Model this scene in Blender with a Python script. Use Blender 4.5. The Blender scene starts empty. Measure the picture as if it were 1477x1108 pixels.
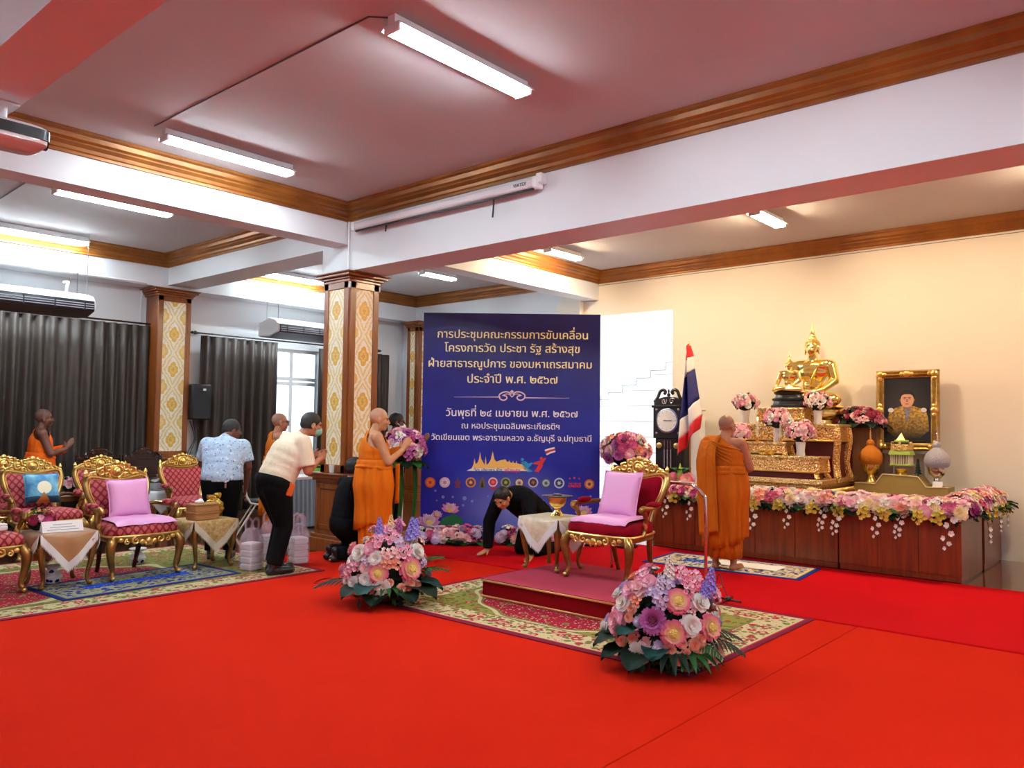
import bpy, bmesh, math, random
from mathutils import Vector, Matrix, Euler
PI = math.pi
random.seed(7)
sc = bpy.context.scene
C = sc.collection
V = Vector

# ---------------------------------------------------------------- camera
FPX = 1152.96
R0 = Matrix(((0.65519, 0.04710, 0.75427), (-0.75540, 0.02498, 0.65478), (0.01200, -0.99858, 0.05194)))
H0 = 1.55
cam_d = bpy.data.cameras.new('camera'); cam = bpy.data.objects.new('camera', cam_d); C.objects.link(cam)
cam_d.sensor_width = 36.0; cam_d.lens = FPX / 1477 * 36.0; cam_d.clip_start = 0.05
rx, ry, rz = (R0.col[0].normalized(), -R0.col[1], -R0.col[2])
rz = rz.normalized(); rx = (rx - rz * rx.dot(rz)).normalized(); ry = rz.cross(rx)
cam.matrix_world = Matrix(((rx.x, ry.x, rz.x, 0), (rx.y, ry.y, rz.y, 0), (rx.z, ry.z, rz.z, H0), (0, 0, 0, 1)))
sc.camera = cam

# ---------------------------------------------------------------- sky, exposure
W = bpy.data.worlds.new('sky'); sc.world = W; W.use_nodes = True
wb = W.node_tree.nodes['Background']; wb.inputs[0].default_value = (0.80, 0.90, 1.0, 1); wb.inputs[1].default_value = 5.0
sc.view_settings.view_transform = 'Standard'
sc.view_settings.look = 'None'
sc.view_settings.gamma = 1.0
sc.view_settings.use_curve_mapping = False
sc.view_settings.exposure = 0.32
COOL_TUBE, WARM_TUBE = 125.0, 330.0       # how strongly the fluorescent tubes glow
COOL_COL, WARM_COL = (0.80, 0.935, 1.0), (1.0, 0.77, 0.48)
CEIL = 4.2

# ---------------------------------------------------------------- measuring helpers (pixel -> point on a real plane)
def ray(px, py):
    d = V((px - 738.5, py - 554.0, FPX)); return R0 @ d
def AZ(px, py, z=0.0):
    d = ray(px, py); return V((0, 0, H0)) + d * ((z - H0) / d.z)
def AX(px, py, x):
    d = ray(px, py); return V((0, 0, H0)) + d * (x / d.x)
def AY(px, py, y):
    d = ray(px, py); return V((0, 0, H0)) + d * (y / d.y)

# ---------------------------------------------------------------- materials
def lin(c):
    return tuple((v / 12.92 if v <= 0.04045 else ((v + 0.055) / 1.055) ** 2.4) for v in c)
def rgb(r, g, b): return lin((r / 255, g / 255, b / 255))

class E:
    """a value inside a node tree, with arithmetic"""
    def __init__(s, t, sock): s.t = t; s.s = sock
    def op(s, o, b=None, c=None):
        n = s.t.nodes.new('ShaderNodeMath'); n.operation = o
        for i, v in enumerate((s, b, c)):
            if v is None: continue
            if isinstance(v, E): s.t.links.new(v.s, n.inputs[i])
            else: n.inputs[i].default_value = v
        return E(s.t, n.outputs[0])
    def __add__(s, b): return s.op('ADD', b)
    def __sub__(s, b): return s.op('SUBTRACT', b)
    def __mul__(s, b): return s.op('MULTIPLY', b)
    def __truediv__(s, b): return s.op('DIVIDE', b)
    def __radd__(s, b): return s.op('ADD', b)
    def __rmul__(s, b): return s.op('MULTIPLY', b)
    def __rsub__(s, b): return (s * -1.0).op('ADD', b)
    def abs(s): return s.op('ABSOLUTE')
    def sin(s): return s.op('SINE')
    def cos(s): return s.op('COSINE')
    def fract(s): return s.op('FRACT')
    def floor(s): return s.op('FLOOR')
    def lt(s, b): return s.op('LESS_THAN', b)
    def gt(s, b): return s.op('GREATER_THAN', b)
    def mn(s, b): return s.op('MINIMUM', b)
    def mx(s, b): return s.op('MAXIMUM', b)
    def pw(s, b): return s.op('POWER', b)
    def tri(s, p): return ((s / p).fract() - 0.5).abs() * 2.0      # 1 at multiples of p, 0 between

MATS = {}
class T:
    """node-tree builder"""
    def __init__(s, name):
        s.m = bpy.data.materials.new(name); s.m.use_nodes = True; s.t = s.m.node_tree
        s.b = s.t.nodes['Principled BSDF']; MATS[name] = s.m
    def co(s):
        tc = s.t.nodes.new('ShaderNodeTexCoord'); return tc.outputs['Object']
    def xyz(s, src=None):
        n = s.t.nodes.new('ShaderNodeSeparateXYZ'); s.t.links.new(src or s.co(), n.inputs[0])
        return [E(s.t, o) for o in n.outputs]
    def noise(s, scale, detail=3, rough=0.5, stretch=None, out='Fac'):
        n = s.t.nodes.new('ShaderNodeTexNoise'); n.inputs['Scale'].default_value = scale
        n.inputs['Detail'].default_value = detail; n.inputs['Roughness'].default_value = rough
        src = s.co()
        if stretch:
            mp = s.t.nodes.new('ShaderNodeMapping'); mp.inputs['Scale'].default_value = stretch
            s.t.links.new(src, mp.inputs[0]); src = mp.outputs[0]
        s.t.links.new(src, n.inputs['Vector']); return E(s.t, n.outputs[out])
    def voro(s, scale, feature='F1', out='Distance', stretch=None, rnd=1.0):
        n = s.t.nodes.new('ShaderNodeTexVoronoi'); n.feature = feature; n.inputs['Scale'].default_value = scale
        n.inputs['Randomness'].default_value = rnd
        src = s.co()
        if stretch:
            mp = s.t.nodes.new('ShaderNodeMapping'); mp.inputs['Scale'].default_value = stretch
            s.t.links.new(src, mp.inputs[0]); src = mp.outputs[0]
        s.t.links.new(src, n.inputs['Vector']); return E(s.t, n.outputs[out])
    def col(s, c):
        n = s.t.nodes.new('ShaderNodeRGB'); n.outputs[0].default_value = (*c, 1); return n.outputs[0]
    def mix(s, f, a, b):
        n = s.t.nodes.new('ShaderNodeMix'); n.data_type = 'RGBA'
        if isinstance(f, E): s.t.links.new(f.s, n.inputs[0])
        else: n.inputs[0].default_value = f
        for i, v in ((6, a), (7, b)):
            if isinstance(v, tuple): n.inputs[i].default_value = (*v, 1)
            else: s.t.links.new(v, n.inputs[i])
        return n.outputs[2]
    def base(s, v):
        if isinstance(v, tuple): s.b.inputs['Base Color'].default_value = (*v, 1)
        else: s.t.links.new(v, s.b.inputs['Base Color'])
    def bump(s, e, strength=0.3, dist=0.01):
        n = s.t.nodes.new('ShaderNodeBump'); n.inputs['Strength'].default_value = strength; n.inputs['Distance'].default_value = dist
        s.t.links.new(e.s, n.inputs['Height']); s.t.links.new(n.outputs[0], s.b.inputs['Normal'])
    def set(s, rough=0.5, metal=0.0, **k):
        s.b.inputs['Roughness'].default_value = rough; s.b.inputs['Metallic'].default_value = metal
        for a, v in k.items(): s.b.inputs[a.replace('_', ' ')].default_value = v
        return s

def mat(name, col, rough=0.55, metal=0.0, var=None, bump=None, **k):
    if name in MATS: return MATS[name]
    t = T(name)
    if var:
        sc_, c2 = var[0], var[1]; n = t.noise(sc_, 4)
        t.base(t.mix(((n - 0.3) * 2.4).mx(0.0).mn(1.0), col, c2))
    else: t.base(col)
    if bump: t.bump(t.noise(bump[0], 3, stretch=bump[2] if len(bump) > 2 else None), bump[1], bump[3] if len(bump) > 3 else 0.01)
    t.set(rough, metal, **k)
    return t.m

def emit(name, col, strength):
    if name in MATS: return MATS[name]
    t = T(name); t.base((0.9, 0.9, 0.9)); t.b.inputs['Emission Color'].default_value = (*col, 1); t.b.inputs['Emission Strength'].default_value = strength
    return t.m

def wood(name, c1, c2, axis='Z', rough=0.32, scale=1.0):
    if name in MATS: return MATS[name]
    t = T(name); st = {'Z': (14, 14, 0.9), 'X': (0.9, 14, 14), 'Y': (14, 0.9, 14)}[axis]
    n = t.noise(1.6 * scale, 5, 0.6, stretch=st)
    t.base(t.mix(((n - 0.28) * 2.3).mx(0.0).mn(1.0), c1, c2)); t.bump(n, 0.08, 0.004); t.set(rough)
    t.b.inputs['Coat Weight'].default_value = 0.25; t.b.inputs['Coat Roughness'].default_value = 0.15
    return t.m

# ---------------------------------------------------------------- mesh builder
def frame_of(d):
    d = d.normalized(); a = V((0, 0, 1)) if abs(d.z) < 0.9 else V((1, 0, 0))
    u = a.cross(d).normalized(); return u, d.cross(u)
class MB:
    def __init__(s): s.bm = bmesh.new(); s.mi = 0
    def _f(s, vs):
        try: f = s.bm.faces.new(vs); f.material_index = s.mi; return f
        except ValueError: return None
    def box(s, c, size, rot=None, taper=1.0):
        M = rot if rot is not None else Matrix.Identity(3); c = V(c); h = V(size) / 2; vs = []
        for z in (-1, 1):
            k = taper if z > 0 else 1.0
            for x, y in ((-1, -1), (1, -1), (1, 1), (-1, 1)): vs.append(s.bm.verts.new(c + M @ V((x * h.x * k, y * h.y * k, z * h.z))))
        for f in ((3, 2, 1, 0), (4, 5, 6, 7), (0, 1, 5, 4), (1, 2, 6, 5), (2, 3, 7, 6), (3, 0, 4, 7)): s._f([vs[i] for i in f])
        return s
    def span(s, a, b):
        a, b = V(a), V(b); return s.box((a + b) / 2, (abs(b.x - a.x), abs(b.y - a.y), abs(b.z - a.z)))
    def rings(s, rs, caps=True, closed=True):
        vr = [[s.bm.verts.new(p) for p in r] for r in rs]; n = len(vr[0])
        for a, b in zip(vr, vr[1:]):
            for i in range(n if closed else n - 1):
                j = (i + 1) % n; s._f((a[i], a[j], b[j], b[i]))
        if caps and closed: s._f(vr[0][::-1]); s._f(vr[-1])
        return s
    def tube(s, pts, r, n=8, closed=False, flat=1.0, up=None):
        pts = [V(p) for p in pts]; m = len(pts); R = r if isinstance(r, (list, tuple)) else [r] * m; rs = []; u = None
        for i, p in enumerate(pts):
            d = (pts[(i + 1) % m] - pts[i - 1]) if closed else (pts[min(i + 1, m - 1)] - pts[max(i - 1, 0)])
            if d.length < 1e-9: d = V((0, 0, 1))
            d.normalize()
            if u is None: u = frame_of(d)[0] if up is None else (V(up) - d * V(up).dot(d)).normalized()
            else:
                u = u - d * u.dot(d); u = u.normalized() if u.length > 1e-6 else frame_of(d)[0]
            w = d.cross(u); rs.append([p + (u * math.cos(2 * PI * k / n) * flat + w * math.sin(2 * PI * k / n)) * R[i] for k in range(n)])
        if closed: rs.append(rs[0]); s.rings(rs, caps=False); bmesh.ops.remove_doubles(s.bm, verts=s.bm.verts[-2 * n:], dist=1e-6)
        else: s.rings(rs)
        return s
    def lathe(s, prof, c=(0, 0, 0), n=20, M=None, sx=1.0, sy=1.0):
        M = M or Matrix.Identity(3); c = V(c)
        return s.rings([[c + M @ V((max(r, 1e-4) * math.cos(2 * PI * k / n) * sx, max(r, 1e-4) * math.sin(2 * PI * k / n) * sy, z)) for k in range(n)] for r, z in prof])
    def ell(s, c, r, B=None, nu=12, nv=8):
        B = B or Matrix.Identity(3); c = V(c); r = (r, r, r) if not hasattr(r, '__len__') else r
        return s.rings([[c + B @ V((r[0] * math.sin(a) * math.cos(2 * PI * k / nu), r[1] * math.sin(a) * math.sin(2 * PI * k / nu), -r[2] * math.cos(a))) for k in range(nu)]
                        for a in [PI * (0.03 + 0.94 * j / nv) for j in range(nv + 1)]])
    def cap(s, a, ra, b, rb, n=12, flat0=False, flat1=False):
        a, b = V(a), V(b); d = (b - a); L = d.length; d = d / L if L > 1e-6 else V((0, 0, 1)); u, w = frame_of(d); prof = []
        if not flat0: prof += [(ra * math.cos(t), -ra * math.sin(t)) for t in (1.5, 1.1, 0.7, 0.3)]
        prof += [(ra, 0.0), (rb, L)]
        if not flat1: prof += [(rb * math.cos(t), L + rb * math.sin(t)) for t in (0.3, 0.7, 1.1, 1.5)]
        return s.rings([[a + d * z + (u * math.cos(2 * PI * k / n) + w * math.sin(2 * PI * k / n)) * r for k in range(n)] for r, z in prof])
    def prism(s, poly, z0, z1, M=None, o=(0, 0, 0)):
        M = M or Matrix.Identity(3); o = V(o)
        a = [s.bm.verts.new(o + M @ V((x, y, z0))) for x, y in poly]; b = [s.bm.verts.new(o + M @ V((x, y, z1))) for x, y in poly]; n = len(a)
        s._f(a[::-1]); s._f(b)
        for i in range(n): s._f((a[i], a[(i + 1) % n], b[(i + 1) % n], b[i]))
        return s
    def grid(s, f, nu, nv):
        vs = [[s.bm.verts.new(f(i / nu, j / nv)) for j in range(nv + 1)] for i in range(nu + 1)]
        for i in range(nu):
            for j in range(nv): s._f((vs[i][j], vs[i + 1][j], vs[i + 1][j + 1], vs[i][j + 1]))
        return s
    def mesh(s, name, smooth=True, fix=True, ang=40):
        if fix: bmesh.ops.recalc_face_normals(s.bm, faces=s.bm.faces)
        if smooth:
            lim = math.radians(ang)
            for f in s.bm.faces: f.smooth = True
            for e in s.bm.edges:
                e.smooth = not (len(e.link_faces) == 2 and e.calc_face_angle(0) > lim)
        m = bpy.data.meshes.new(name); s.bm.to_mesh(m); s.bm.free(); return m
    def obj(s, name, material, parent=None, loc=(0, 0, 0), rz=0.0, smooth=True, bevel=0, solid=0, sub=0, fix=True, ang=40, bseg=2):
        return add(name, s.mesh(name, smooth, fix, ang), material, parent, loc, rz, bevel, solid, sub, bseg)
def add(name, m, material, parent=None, loc=(0, 0, 0), rz=0.0, bevel=0, solid=0, sub=0, bseg=2):
    o = bpy.data.objects.new(name, m); C.objects.link(o)
    ms = material if isinstance(material, (list, tuple)) else [material]
    if not m.materials:
        for x in ms: m.materials.append(x)
    o.location = loc; o.rotation_euler = (0, 0, rz)
    if parent: o.parent = parent
    if solid: md = o.modifiers.new('solid', 'SOLIDIFY'); md.thickness = solid; md.offset = 0
    if sub: md = o.modifiers.new('sub', 'SUBSURF'); md.levels = sub; md.render_levels = sub
    if bevel: md = o.modifiers.new('bevel', 'BEVEL'); md.width = bevel; md.segments = bseg; md.limit_method = 'ANGLE'; md.angle_limit = math.radians(35)
    return o
def tag(o, label, cat, group=None, kind=None):
    if kind: o['kind'] = kind
    if label: o['label'] = label
    if cat: o['category'] = cat
    if group: o['group'] = group
    return o
def thing(name, label, cat, loc=(0, 0, 0), rz=0.0, group=None):
    o = bpy.data.objects.new(name, None); C.objects.link(o); o.empty_display_size = 0.1
    o.location = loc; o.rotation_euler = (0, 0, rz); return tag(o, label, cat, group)
def struct(name, mb, m, **k):
    o = mb.obj(name, m, **k); o['kind'] = 'structure'; return o
def dup(root, loc, rz, label, group=None, scale=None):
    r = root.copy(); C.objects.link(r); r.location = loc; r.rotation_euler = (0, 0, rz); r['label'] = label
    if group: r['group'] = group
    if scale: r.scale = (scale,) * 3 if not hasattr(scale, '__len__') else scale
    for ch in root.children:
        c = ch.copy(); C.objects.link(c); c.parent = r
        for g in ch.children:
            d = g.copy(); C.objects.link(d); d.parent = c
    return r
def remesh(mb, voxel=0.008, smooth=3, clip=None):
    """melt overlapping closed shapes into one continuous surface"""
    bmesh.ops.recalc_face_normals(mb.bm, faces=mb.bm.faces)
    m = bpy.data.meshes.new('tmp'); mb.bm.to_mesh(m); mb.bm.free()
    o = bpy.data.objects.new('tmp', m); C.objects.link(o)
    md = o.modifiers.new('r', 'REMESH'); md.mode = 'VOXEL'; md.voxel_size = voxel; md.use_smooth_shade = True
    if smooth: md = o.modifiers.new('s', 'SMOOTH'); md.iterations = smooth; md.factor = 0.5
    dg = bpy.context.evaluated_depsgraph_get(); r = bpy.data.meshes.new_from_object(o.evaluated_get(dg))
    bpy.data.objects.remove(o); bpy.data.meshes.remove(m)
    if clip:
        bm = bmesh.new(); bm.from_mesh(r)
        for co, no in clip: bmesh.ops.bisect_plane(bm, geom=bm.verts[:] + bm.edges[:] + bm.faces[:], plane_co=V(co), plane_no=V(no), clear_outer=True)
        bm.to_mesh(r); bm.free()
    for p in r.polygons: p.use_smooth = True
    return r
def smoothpath(pts, k=4, closed=False):
    pts = [V(p) for p in pts]; out = []; n = len(pts)
    rng = range(n) if closed else range(n - 1)
    for i in rng:
        g = (lambda j: pts[j % n]) if closed else (lambda j: pts[max(0, min(n - 1, j))])
        a, b, c, d = g(i - 1), g(i), g(i + 1), g(i + 2)
        for q in range(k):
            t = q / k; out.append(0.5 * ((2 * b) + (c - a) * t + (2 * a - 5 * b + 4 * c - d) * t * t + (3 * b - a - 3 * c + d) * t ** 3))
    if not closed: out.append(pts[-1])
    return out
def lerplist(v, n):
    out = []
    for i in range(n):
        t = i / (n - 1) * (len(v) - 1); k = min(int(t), len(v) - 2); out.append(v[k] + (v[k + 1] - v[k]) * (t - k))
    return out
def Rz(a): return Matrix.Rotation(a, 3, 'Z')
def Rx(a): return Matrix.Rotation(a, 3, 'X')
def Ry(a): return Matrix.Rotation(a, 3, 'Y')

# ================================================================ materials of the place
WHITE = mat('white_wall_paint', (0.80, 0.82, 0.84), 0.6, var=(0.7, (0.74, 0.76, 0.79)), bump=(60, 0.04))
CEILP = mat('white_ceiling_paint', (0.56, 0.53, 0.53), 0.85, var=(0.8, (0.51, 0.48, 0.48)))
CREAM = mat('cream_wall_paint', (0.88, 0.83, 0.72), 0.6, var=(0.6, (0.85, 0.79, 0.67)))
OAK = wood('brown_varnished_wood', rgb(152, 82, 32), rgb(108, 54, 18))
OAKX = wood('brown_varnished_wood_flat', rgb(128, 70, 32), rgb(92, 46, 20), 'X')
ALTW = wood('reddish_brown_veneer', rgb(146, 62, 28), rgb(100, 38, 16), 'Z', 0.3)
DARKW = wood('dark_rosewood', rgb(62, 26, 18), rgb(30, 12, 9), 'X', 0.25)
GOLD = mat('bright_gold_leaf', (1.0, 0.76, 0.28), 0.28, 1.0, var=(14, (0.80, 0.54, 0.14)), bump=(60, 0.25))
GOLDP = mat('polished_gold', (1.0, 0.78, 0.26), 0.2, 1.0)
BRONZE = mat('antique_gold_frame', (0.42, 0.25, 0.07), 0.3, 0.85, var=(9, (0.22, 0.11, 0.03)))
GILT = mat('gilded_edge', (0.85, 0.60, 0.22), 0.3, 0.9)
CHROME = mat('chrome', (0.82, 0.82, 0.84), 0.1, 1.0)
STEEL = mat('brushed_silver', (0.72, 0.72, 0.74), 0.22, 1.0)
BLACK = mat('black_plastic', (0.012, 0.012, 0.014), 0.35)
WPLAS = mat('white_plastic', (0.82, 0.83, 0.84), 0.35)
GREYP = mat('grey_plastic', (0.35, 0.37, 0.38), 0.45)
CORN = mat('gold_brown_cornice_paint', rgb(158, 98, 34), 0.36, 0.25, var=(3, rgb(126, 72, 22)))
PINK = mat('pale_pink_satin', (0.88, 0.42, 0.74), 0.45, bump=(30, 0.15))
VELV = mat('crimson_velvet', rgb(142, 4, 28), 0.9, var=(6, rgb(112, 2, 20)), Specular_IOR_Level=0.1)
LACE = mat('white_lace', (0.86, 0.86, 0.84), 0.8, bump=(160, 0.6))

def carpet(name, c1, c2):
    t = T(name); n = t.noise(260, 2); g = t.noise(1.1, 4, 0.6)
    t.base(t.mix((g * 1.4 - 0.2).mx(0.0).mn(1.0), c1, c2)); t.bump(n, 0.5, 0.006); t.set(0.95); t.b.inputs['Specular IOR Level'].default_value = 0.05; return t.m
RED1 = carpet('orange_red_carpet', (0.62, 0.018, 0.004), (0.54, 0.012, 0.003))
RED2 = carpet('crimson_carpet', (0.58, 0.004, 0.008), (0.50, 0.003, 0.006))
PODTOP = carpet('dusty_pink_carpet', rgb(176, 66, 84), rgb(160, 54, 74))

def rug(name, hx, hy, edge, field, border, medal, acc):
    """woven floral rug: wine edge, pale floral border, field with a scalloped medallion"""
    t = T(name); x, y, z = t.xyz()
    d = (hx - x.abs()).mn(hy - y.abs())
    v1 = t.voro(9, stretch=(1, 1, 0)); v2 = t.voro(17, stretch=(1, 1, 0)); v3 = t.voro(34, stretch=(1, 1, 0)); nz = t.noise(7, 3, stretch=(1, 1, 0))
    b = t.mix(v2.lt(0.42), border, acc[0]); b = t.mix(v1.lt(0.36), b, acc[1]); b = t.mix(v1.lt(0.2), b, border); b = t.mix(v3.lt(0.22), b, acc[2])
    f = t.mix(v2.lt(0.36), field, acc[2]); f = t.mix(v1.lt(0.30), f, acc[1]); f = t.mix(v1.lt(0.15), f, border); f = t.mix(v3.lt(0.25), f, acc[0])
    q = ((x / (hx * 0.66)).abs().pw(1.5) + (y / (hy * 0.70)).abs().pw(1.5)) + ((x * 9.0).cos() * (y * 9.0).cos()) * 0.10
    md = t.mix(v1.lt(0.28), medal, acc[0]); md = t.mix(v3.lt(0.25), md, border)
    f = t.mix(q.lt(1.08), f, border); f = t.mix(q.lt(1.0), f, acc[0]); f = t.mix(q.lt(0.95), f, md)
    out = t.mix(d.gt(0.34), b, acc[0]); out = t.mix(d.gt(0.36), out, f)
    out = t.mix(d.lt(0.085), out, border); out = t.mix(d.lt(0.065), out, acc[1]); out = t.mix(d.lt(0.05), out, edge)
    t.base(out); t.bump(t.noise(220, 2), 0.4, 0.004); t.set(0.95); t.b.inputs['Specular IOR Level'].default_value = 0.15; return t.m
RUGP = rug('cream_floral_rug', 1.02, 1.58, rgb(120, 20, 50), rgb(140, 138, 66), rgb(206, 192, 150), rgb(150, 18, 44), (rgb(120, 116, 62), rgb(176, 40, 60), rgb(96, 100, 50)))
RUGL = rug('olive_floral_rug', 3.1, 1.35, rgb(120, 20, 50), rgb(120, 118, 62), rgb(186, 176, 132), rgb(150, 30, 50), (rgb(104, 104, 52), rgb(170, 50, 66), rgb(84, 90, 46)))
MATB = rug('blue_prayer_mat', 0.86, 0.42, rgb(14, 34, 110), rgb(14, 66, 176), rgb(150, 150, 120), rgb(8, 74, 200), (rgb(18, 40, 120), rgb(110, 108, 80), rgb(30, 60, 140)))
MATR = rug('blue_cream_prayer_mat', 0.44, 0.88, rgb(24, 48, 140), rgb(206, 196, 170), rgb(214, 204, 176), rgb(8, 84, 190), (rgb(40, 66, 130), rgb(176, 140, 60), rgb(70, 80, 110)))

def damask():
    t = T('gold_damask_wallpaper'); x, y, z = t.xyz(); nz = t.noise(26, 3)
    P = 0.56; u = x + y; zz = z / P + (nz - 0.5) * 0.03
    zc = ((zz + 0.25).fract() - 0.5) * P; zd = ((zz + 0.75).fract() - 0.5) * P
    w = (u / 0.33)
    def medal(zc, uu, a, b):      # lobed medallion
        th = (zc / b).op('ARCTAN2', uu / a); r = ((uu / a).abs().pw(1.35) + (zc / b).abs().pw(1.35)); return r + (th * 8.0).cos() * 0.08 + (th * 4.0).cos() * -0.05 + (nz - 0.5) * 0.5
    m1 = medal(zc, u, 0.088, 0.125); m2 = medal(zd, u.abs() - 0.17, 0.088, 0.125)
    og = ((u.abs() / 0.17) + (zc.abs() / (P / 2)) - 1.0 + (zc * 34.0).sin() * 0.05).abs() + (nz - 0.5) * 0.34
    base = t.mix(t.voro(30).lt(0.26), rgb(246, 238, 222), rgb(232, 212, 160))
    base = t.mix(og.lt(0.26), base, rgb(230, 204, 142)); base = t.mix(og.lt(0.10), base, rgb(244, 232, 206))
    base = t.mix(m2.lt(1.12), base, rgb(246, 238, 222)); base = t.mix(m2.lt(0.98), base, rgb(230, 194, 112)); base = t.mix(m2.lt(0.42), base, rgb(238, 210, 140))
    base = t.mix(m1.lt(1.12), base, rgb(246, 238, 222)); base = t.mix(m1.lt(0.98), base, rgb(222, 176, 76)); base = t.mix(m1.lt(0.45), base, rgb(234, 200, 116)); base = t.mix(m1.lt(0.2), base, rgb(214, 164, 66))
    t.base(base); t.set(0.45); return t.m
DAMASK = damask()
def diamonds(name, c1, c2, p=0.075, q=0.11):
    t = T(name); x, y, z = t.xyz(); s = z + y * 0.8
    a = ((x / p + s / q).fract() - 0.5).abs() * 2.0; b = ((x / p - s / q).fract() - 0.5).abs() * 2.0
    f = a.mx(b); n = t.noise(80, 2)
    t.base(t.mix(f.gt(0.76), t.mix((a.mn(b)).lt(0.42), c1, rgb(190, 92, 92)), c2)); t.bump(n, 0.2, 0.004); t.set(0.6); t.b.inputs['Specular IOR Level'].default_value = 0.25; return t.m
DIAM = diamonds('rose_diamond_damask', rgb(172, 62, 70), rgb(128, 24, 40))
def planks():
    t = T('glossy_wood_floor'); x, y, z = t.xyz(); row = (y / 0.09).floor(); sh = (row * 12.9898).sin() * 43.75
    pl = ((x / 0.9 + sh).floor() * 7.13 + row * 3.71).sin().abs(); g = t.noise(1.5, 4, 0.6, stretch=(1.2, 14, 1))
    c = t.mix(pl, rgb(150, 98, 60), rgb(104, 60, 34)); c = t.mix(g, c, rgb(90, 52, 30))
    c = t.mix(((y / 0.09).fract()).lt(0.03), c, rgb(60, 34, 20)); t.base(c); t.set(0.12); t.b.inputs['Coat Weight'].default_value = 0.5; t.b.inputs['Coat Roughness'].default_value = 0.06; return t.m
PLANK = planks()
def goldcarve(name, gold, dark, s=26, cut=0.30):
    """openwork carving: gold relief over a dark red ground"""
    t = T(name); v = t.voro(s, 'SMOOTH_F1'); e = t.voro(s * 0.8, 'DISTANCE_TO_EDGE'); n = t.noise(s * 1.5, 2)
    f = e.lt(0.06); t.base(t.mix(f, gold, dark)); t.bump(v, 0.8, 0.02)
    m = f.op('MULTIPLY_ADD', -0.85, 0.9); t.t.links.new(m.s, t.b.inputs['Metallic']); t.b.inputs['Roughness'].default_value = 0.3; return t.m
CARVE = goldcarve('carved_gilt_on_red', (1.0, 0.72, 0.26), rgb(150, 40, 18), 52, 0.40)
CARVE2 = goldcarve('carved_pale_gilt', (1.0, 0.78, 0.36), rgb(150, 84, 24), 80, 0.40)
REDIN = mat('dark_red_lacquer', rgb(88, 10, 16), 0.35)

# ================================================================ the room
XN0, XN1 = 1.25, 1.58            # beam over the camera side
XB0, XB1 = 5.95, 6.45            # beam over the damask column
XA = 11.25                       # altar wall
YB0, YB1 = 7.82, 8.12             # cross beam
YW0, YW = 12.45, 12.85           # beam over the windows, window wall
XMIN, YMIN = -5.0, -5.0
floor = struct('floor', MB().span((XMIN, YMIN, -0.12), (XA + 0.05, YW + 0.05, 0)), PLANK)
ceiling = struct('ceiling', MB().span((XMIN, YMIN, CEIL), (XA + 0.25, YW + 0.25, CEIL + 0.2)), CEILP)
# altar wall, with the stairwell opening between the pilaster and the altar
OY0, OY1, OZ = 6.39, 8.12, 3.44
w = MB()
w.span((XA, YMIN, 0), (XA + 0.2, OY0, CEIL)); w.span((XA, OY0, OZ), (XA + 0.2, OY1, CEIL)); w.span((XA, OY1, 0), (XA + 0.2, 8.66, CEIL))
struct('wall_altar', w, CREAM, smooth=False)
struct('wall_altar_far', MB().span((XA, 8.66, 0), (XA + 0.2, YW + 0.2, CEIL)), WHITE, smooth=False)
# window wall with one uncovered window
WX0, WX1, WZ0, WZ1 = 8.0, 9.14, 0.92, 2.92
w = MB()
w.span((XMIN, YW, 0), (WX0, YW + 0.2, CEIL)); w.span((WX1, YW, 0), (XA, YW + 0.2, CEIL)); w.span((WX0, YW, 0), (WX1, YW + 0.2, WZ0)); w.span((WX0, YW, WZ1), (WX1, YW + 0.2, CEIL))
struct('wall_window', w, WHITE, smooth=False)
struct('wall_rear', MB().span((XMIN - 0.2, YMIN, 0), (XMIN, YW + 0.2, CEIL)), WHITE, smooth=False)
struct('wall_right', MB().span((XMIN, YMIN - 0.2, 0), (XA + 0.2, YMIN, CEIL)), WHITE, smooth=False)
# beams
struct('beam_near', MB().span((XN0, YMIN, 3.4), (XN1, YW0, CEIL)), WHITE, smooth=False)
struct('beam_altar', MB().span((XB0, YMIN, 3.4), (XB1, 8.34, CEIL)), WHITE, smooth=False)
struct('beam_side', MB().span((XB0, 8.34, 3.72), (XB1, YW0, CEIL)), WHITE, smooth=False)
w = MB()
for a, b in ((XN1, XB0), (XB1, XA)): w.span((a, YB0, 3.72), (b, YB1, CEIL))
struct('beam_cross', w, WHITE, smooth=False)
w = MB(); w.span((XMIN, YW0, 3.68), (XA, YW, CEIL)); struct('beam_window', w, WHITE, smooth=False)
struct('pillar_altar', MB().span((XA - 0.1, 8.14, 0), (XA, 8.66, 3.72)), CREAM, smooth=False)
# the shaft of the column above its wooden casing
struct('pillar_main', MB().span((XB0 + 0.01, 7.8, 3.2), (XB1 - 0.01, 8.3, 3.74)), WHITE, smooth=False)

def cornice(n, x0, x1, y0, y1):
    prof = [(0, 4.2), (0.14, 4.2), (0.14, 4.175), (0.115, 4.16), (0.105, 4.12), (0.085, 4.10), (0.085, 4.085), (0.05, 4.06), (0.042, 4.03), (0.03, 4.02), (0.03, 3.995), (0, 3.995)]
    mb = MB(); mb.rings([[V((x0 + d, y0 + d, z)), V((x1 - d, y0 + d, z)), V((x1 - d, y1 - d, z)), V((x0 + d, y1 - d, z))] for d, z in prof], caps=False)
    struct('trim_%d' % n, mb, CORN, ang=25)
cornice(1, XN1, XB0, YMIN, YB0); cornice(2, XN1, XB0, YB1, YW0); cornice(3, XB1, XA, YB1, YW0); cornice(4, XB1, XA, YMIN, YB0); cornice(5, XMIN, XN0, YMIN, YW0)
# thin black joint line under the altar cornice, as on the wall
struct('trim_6', MB().span((XA - 0.006, YMIN, 3.962), (XA, 8.14, 3.970)), mat('grey_joint', (0.25, 0.2, 0.16), 0.7))

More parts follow.
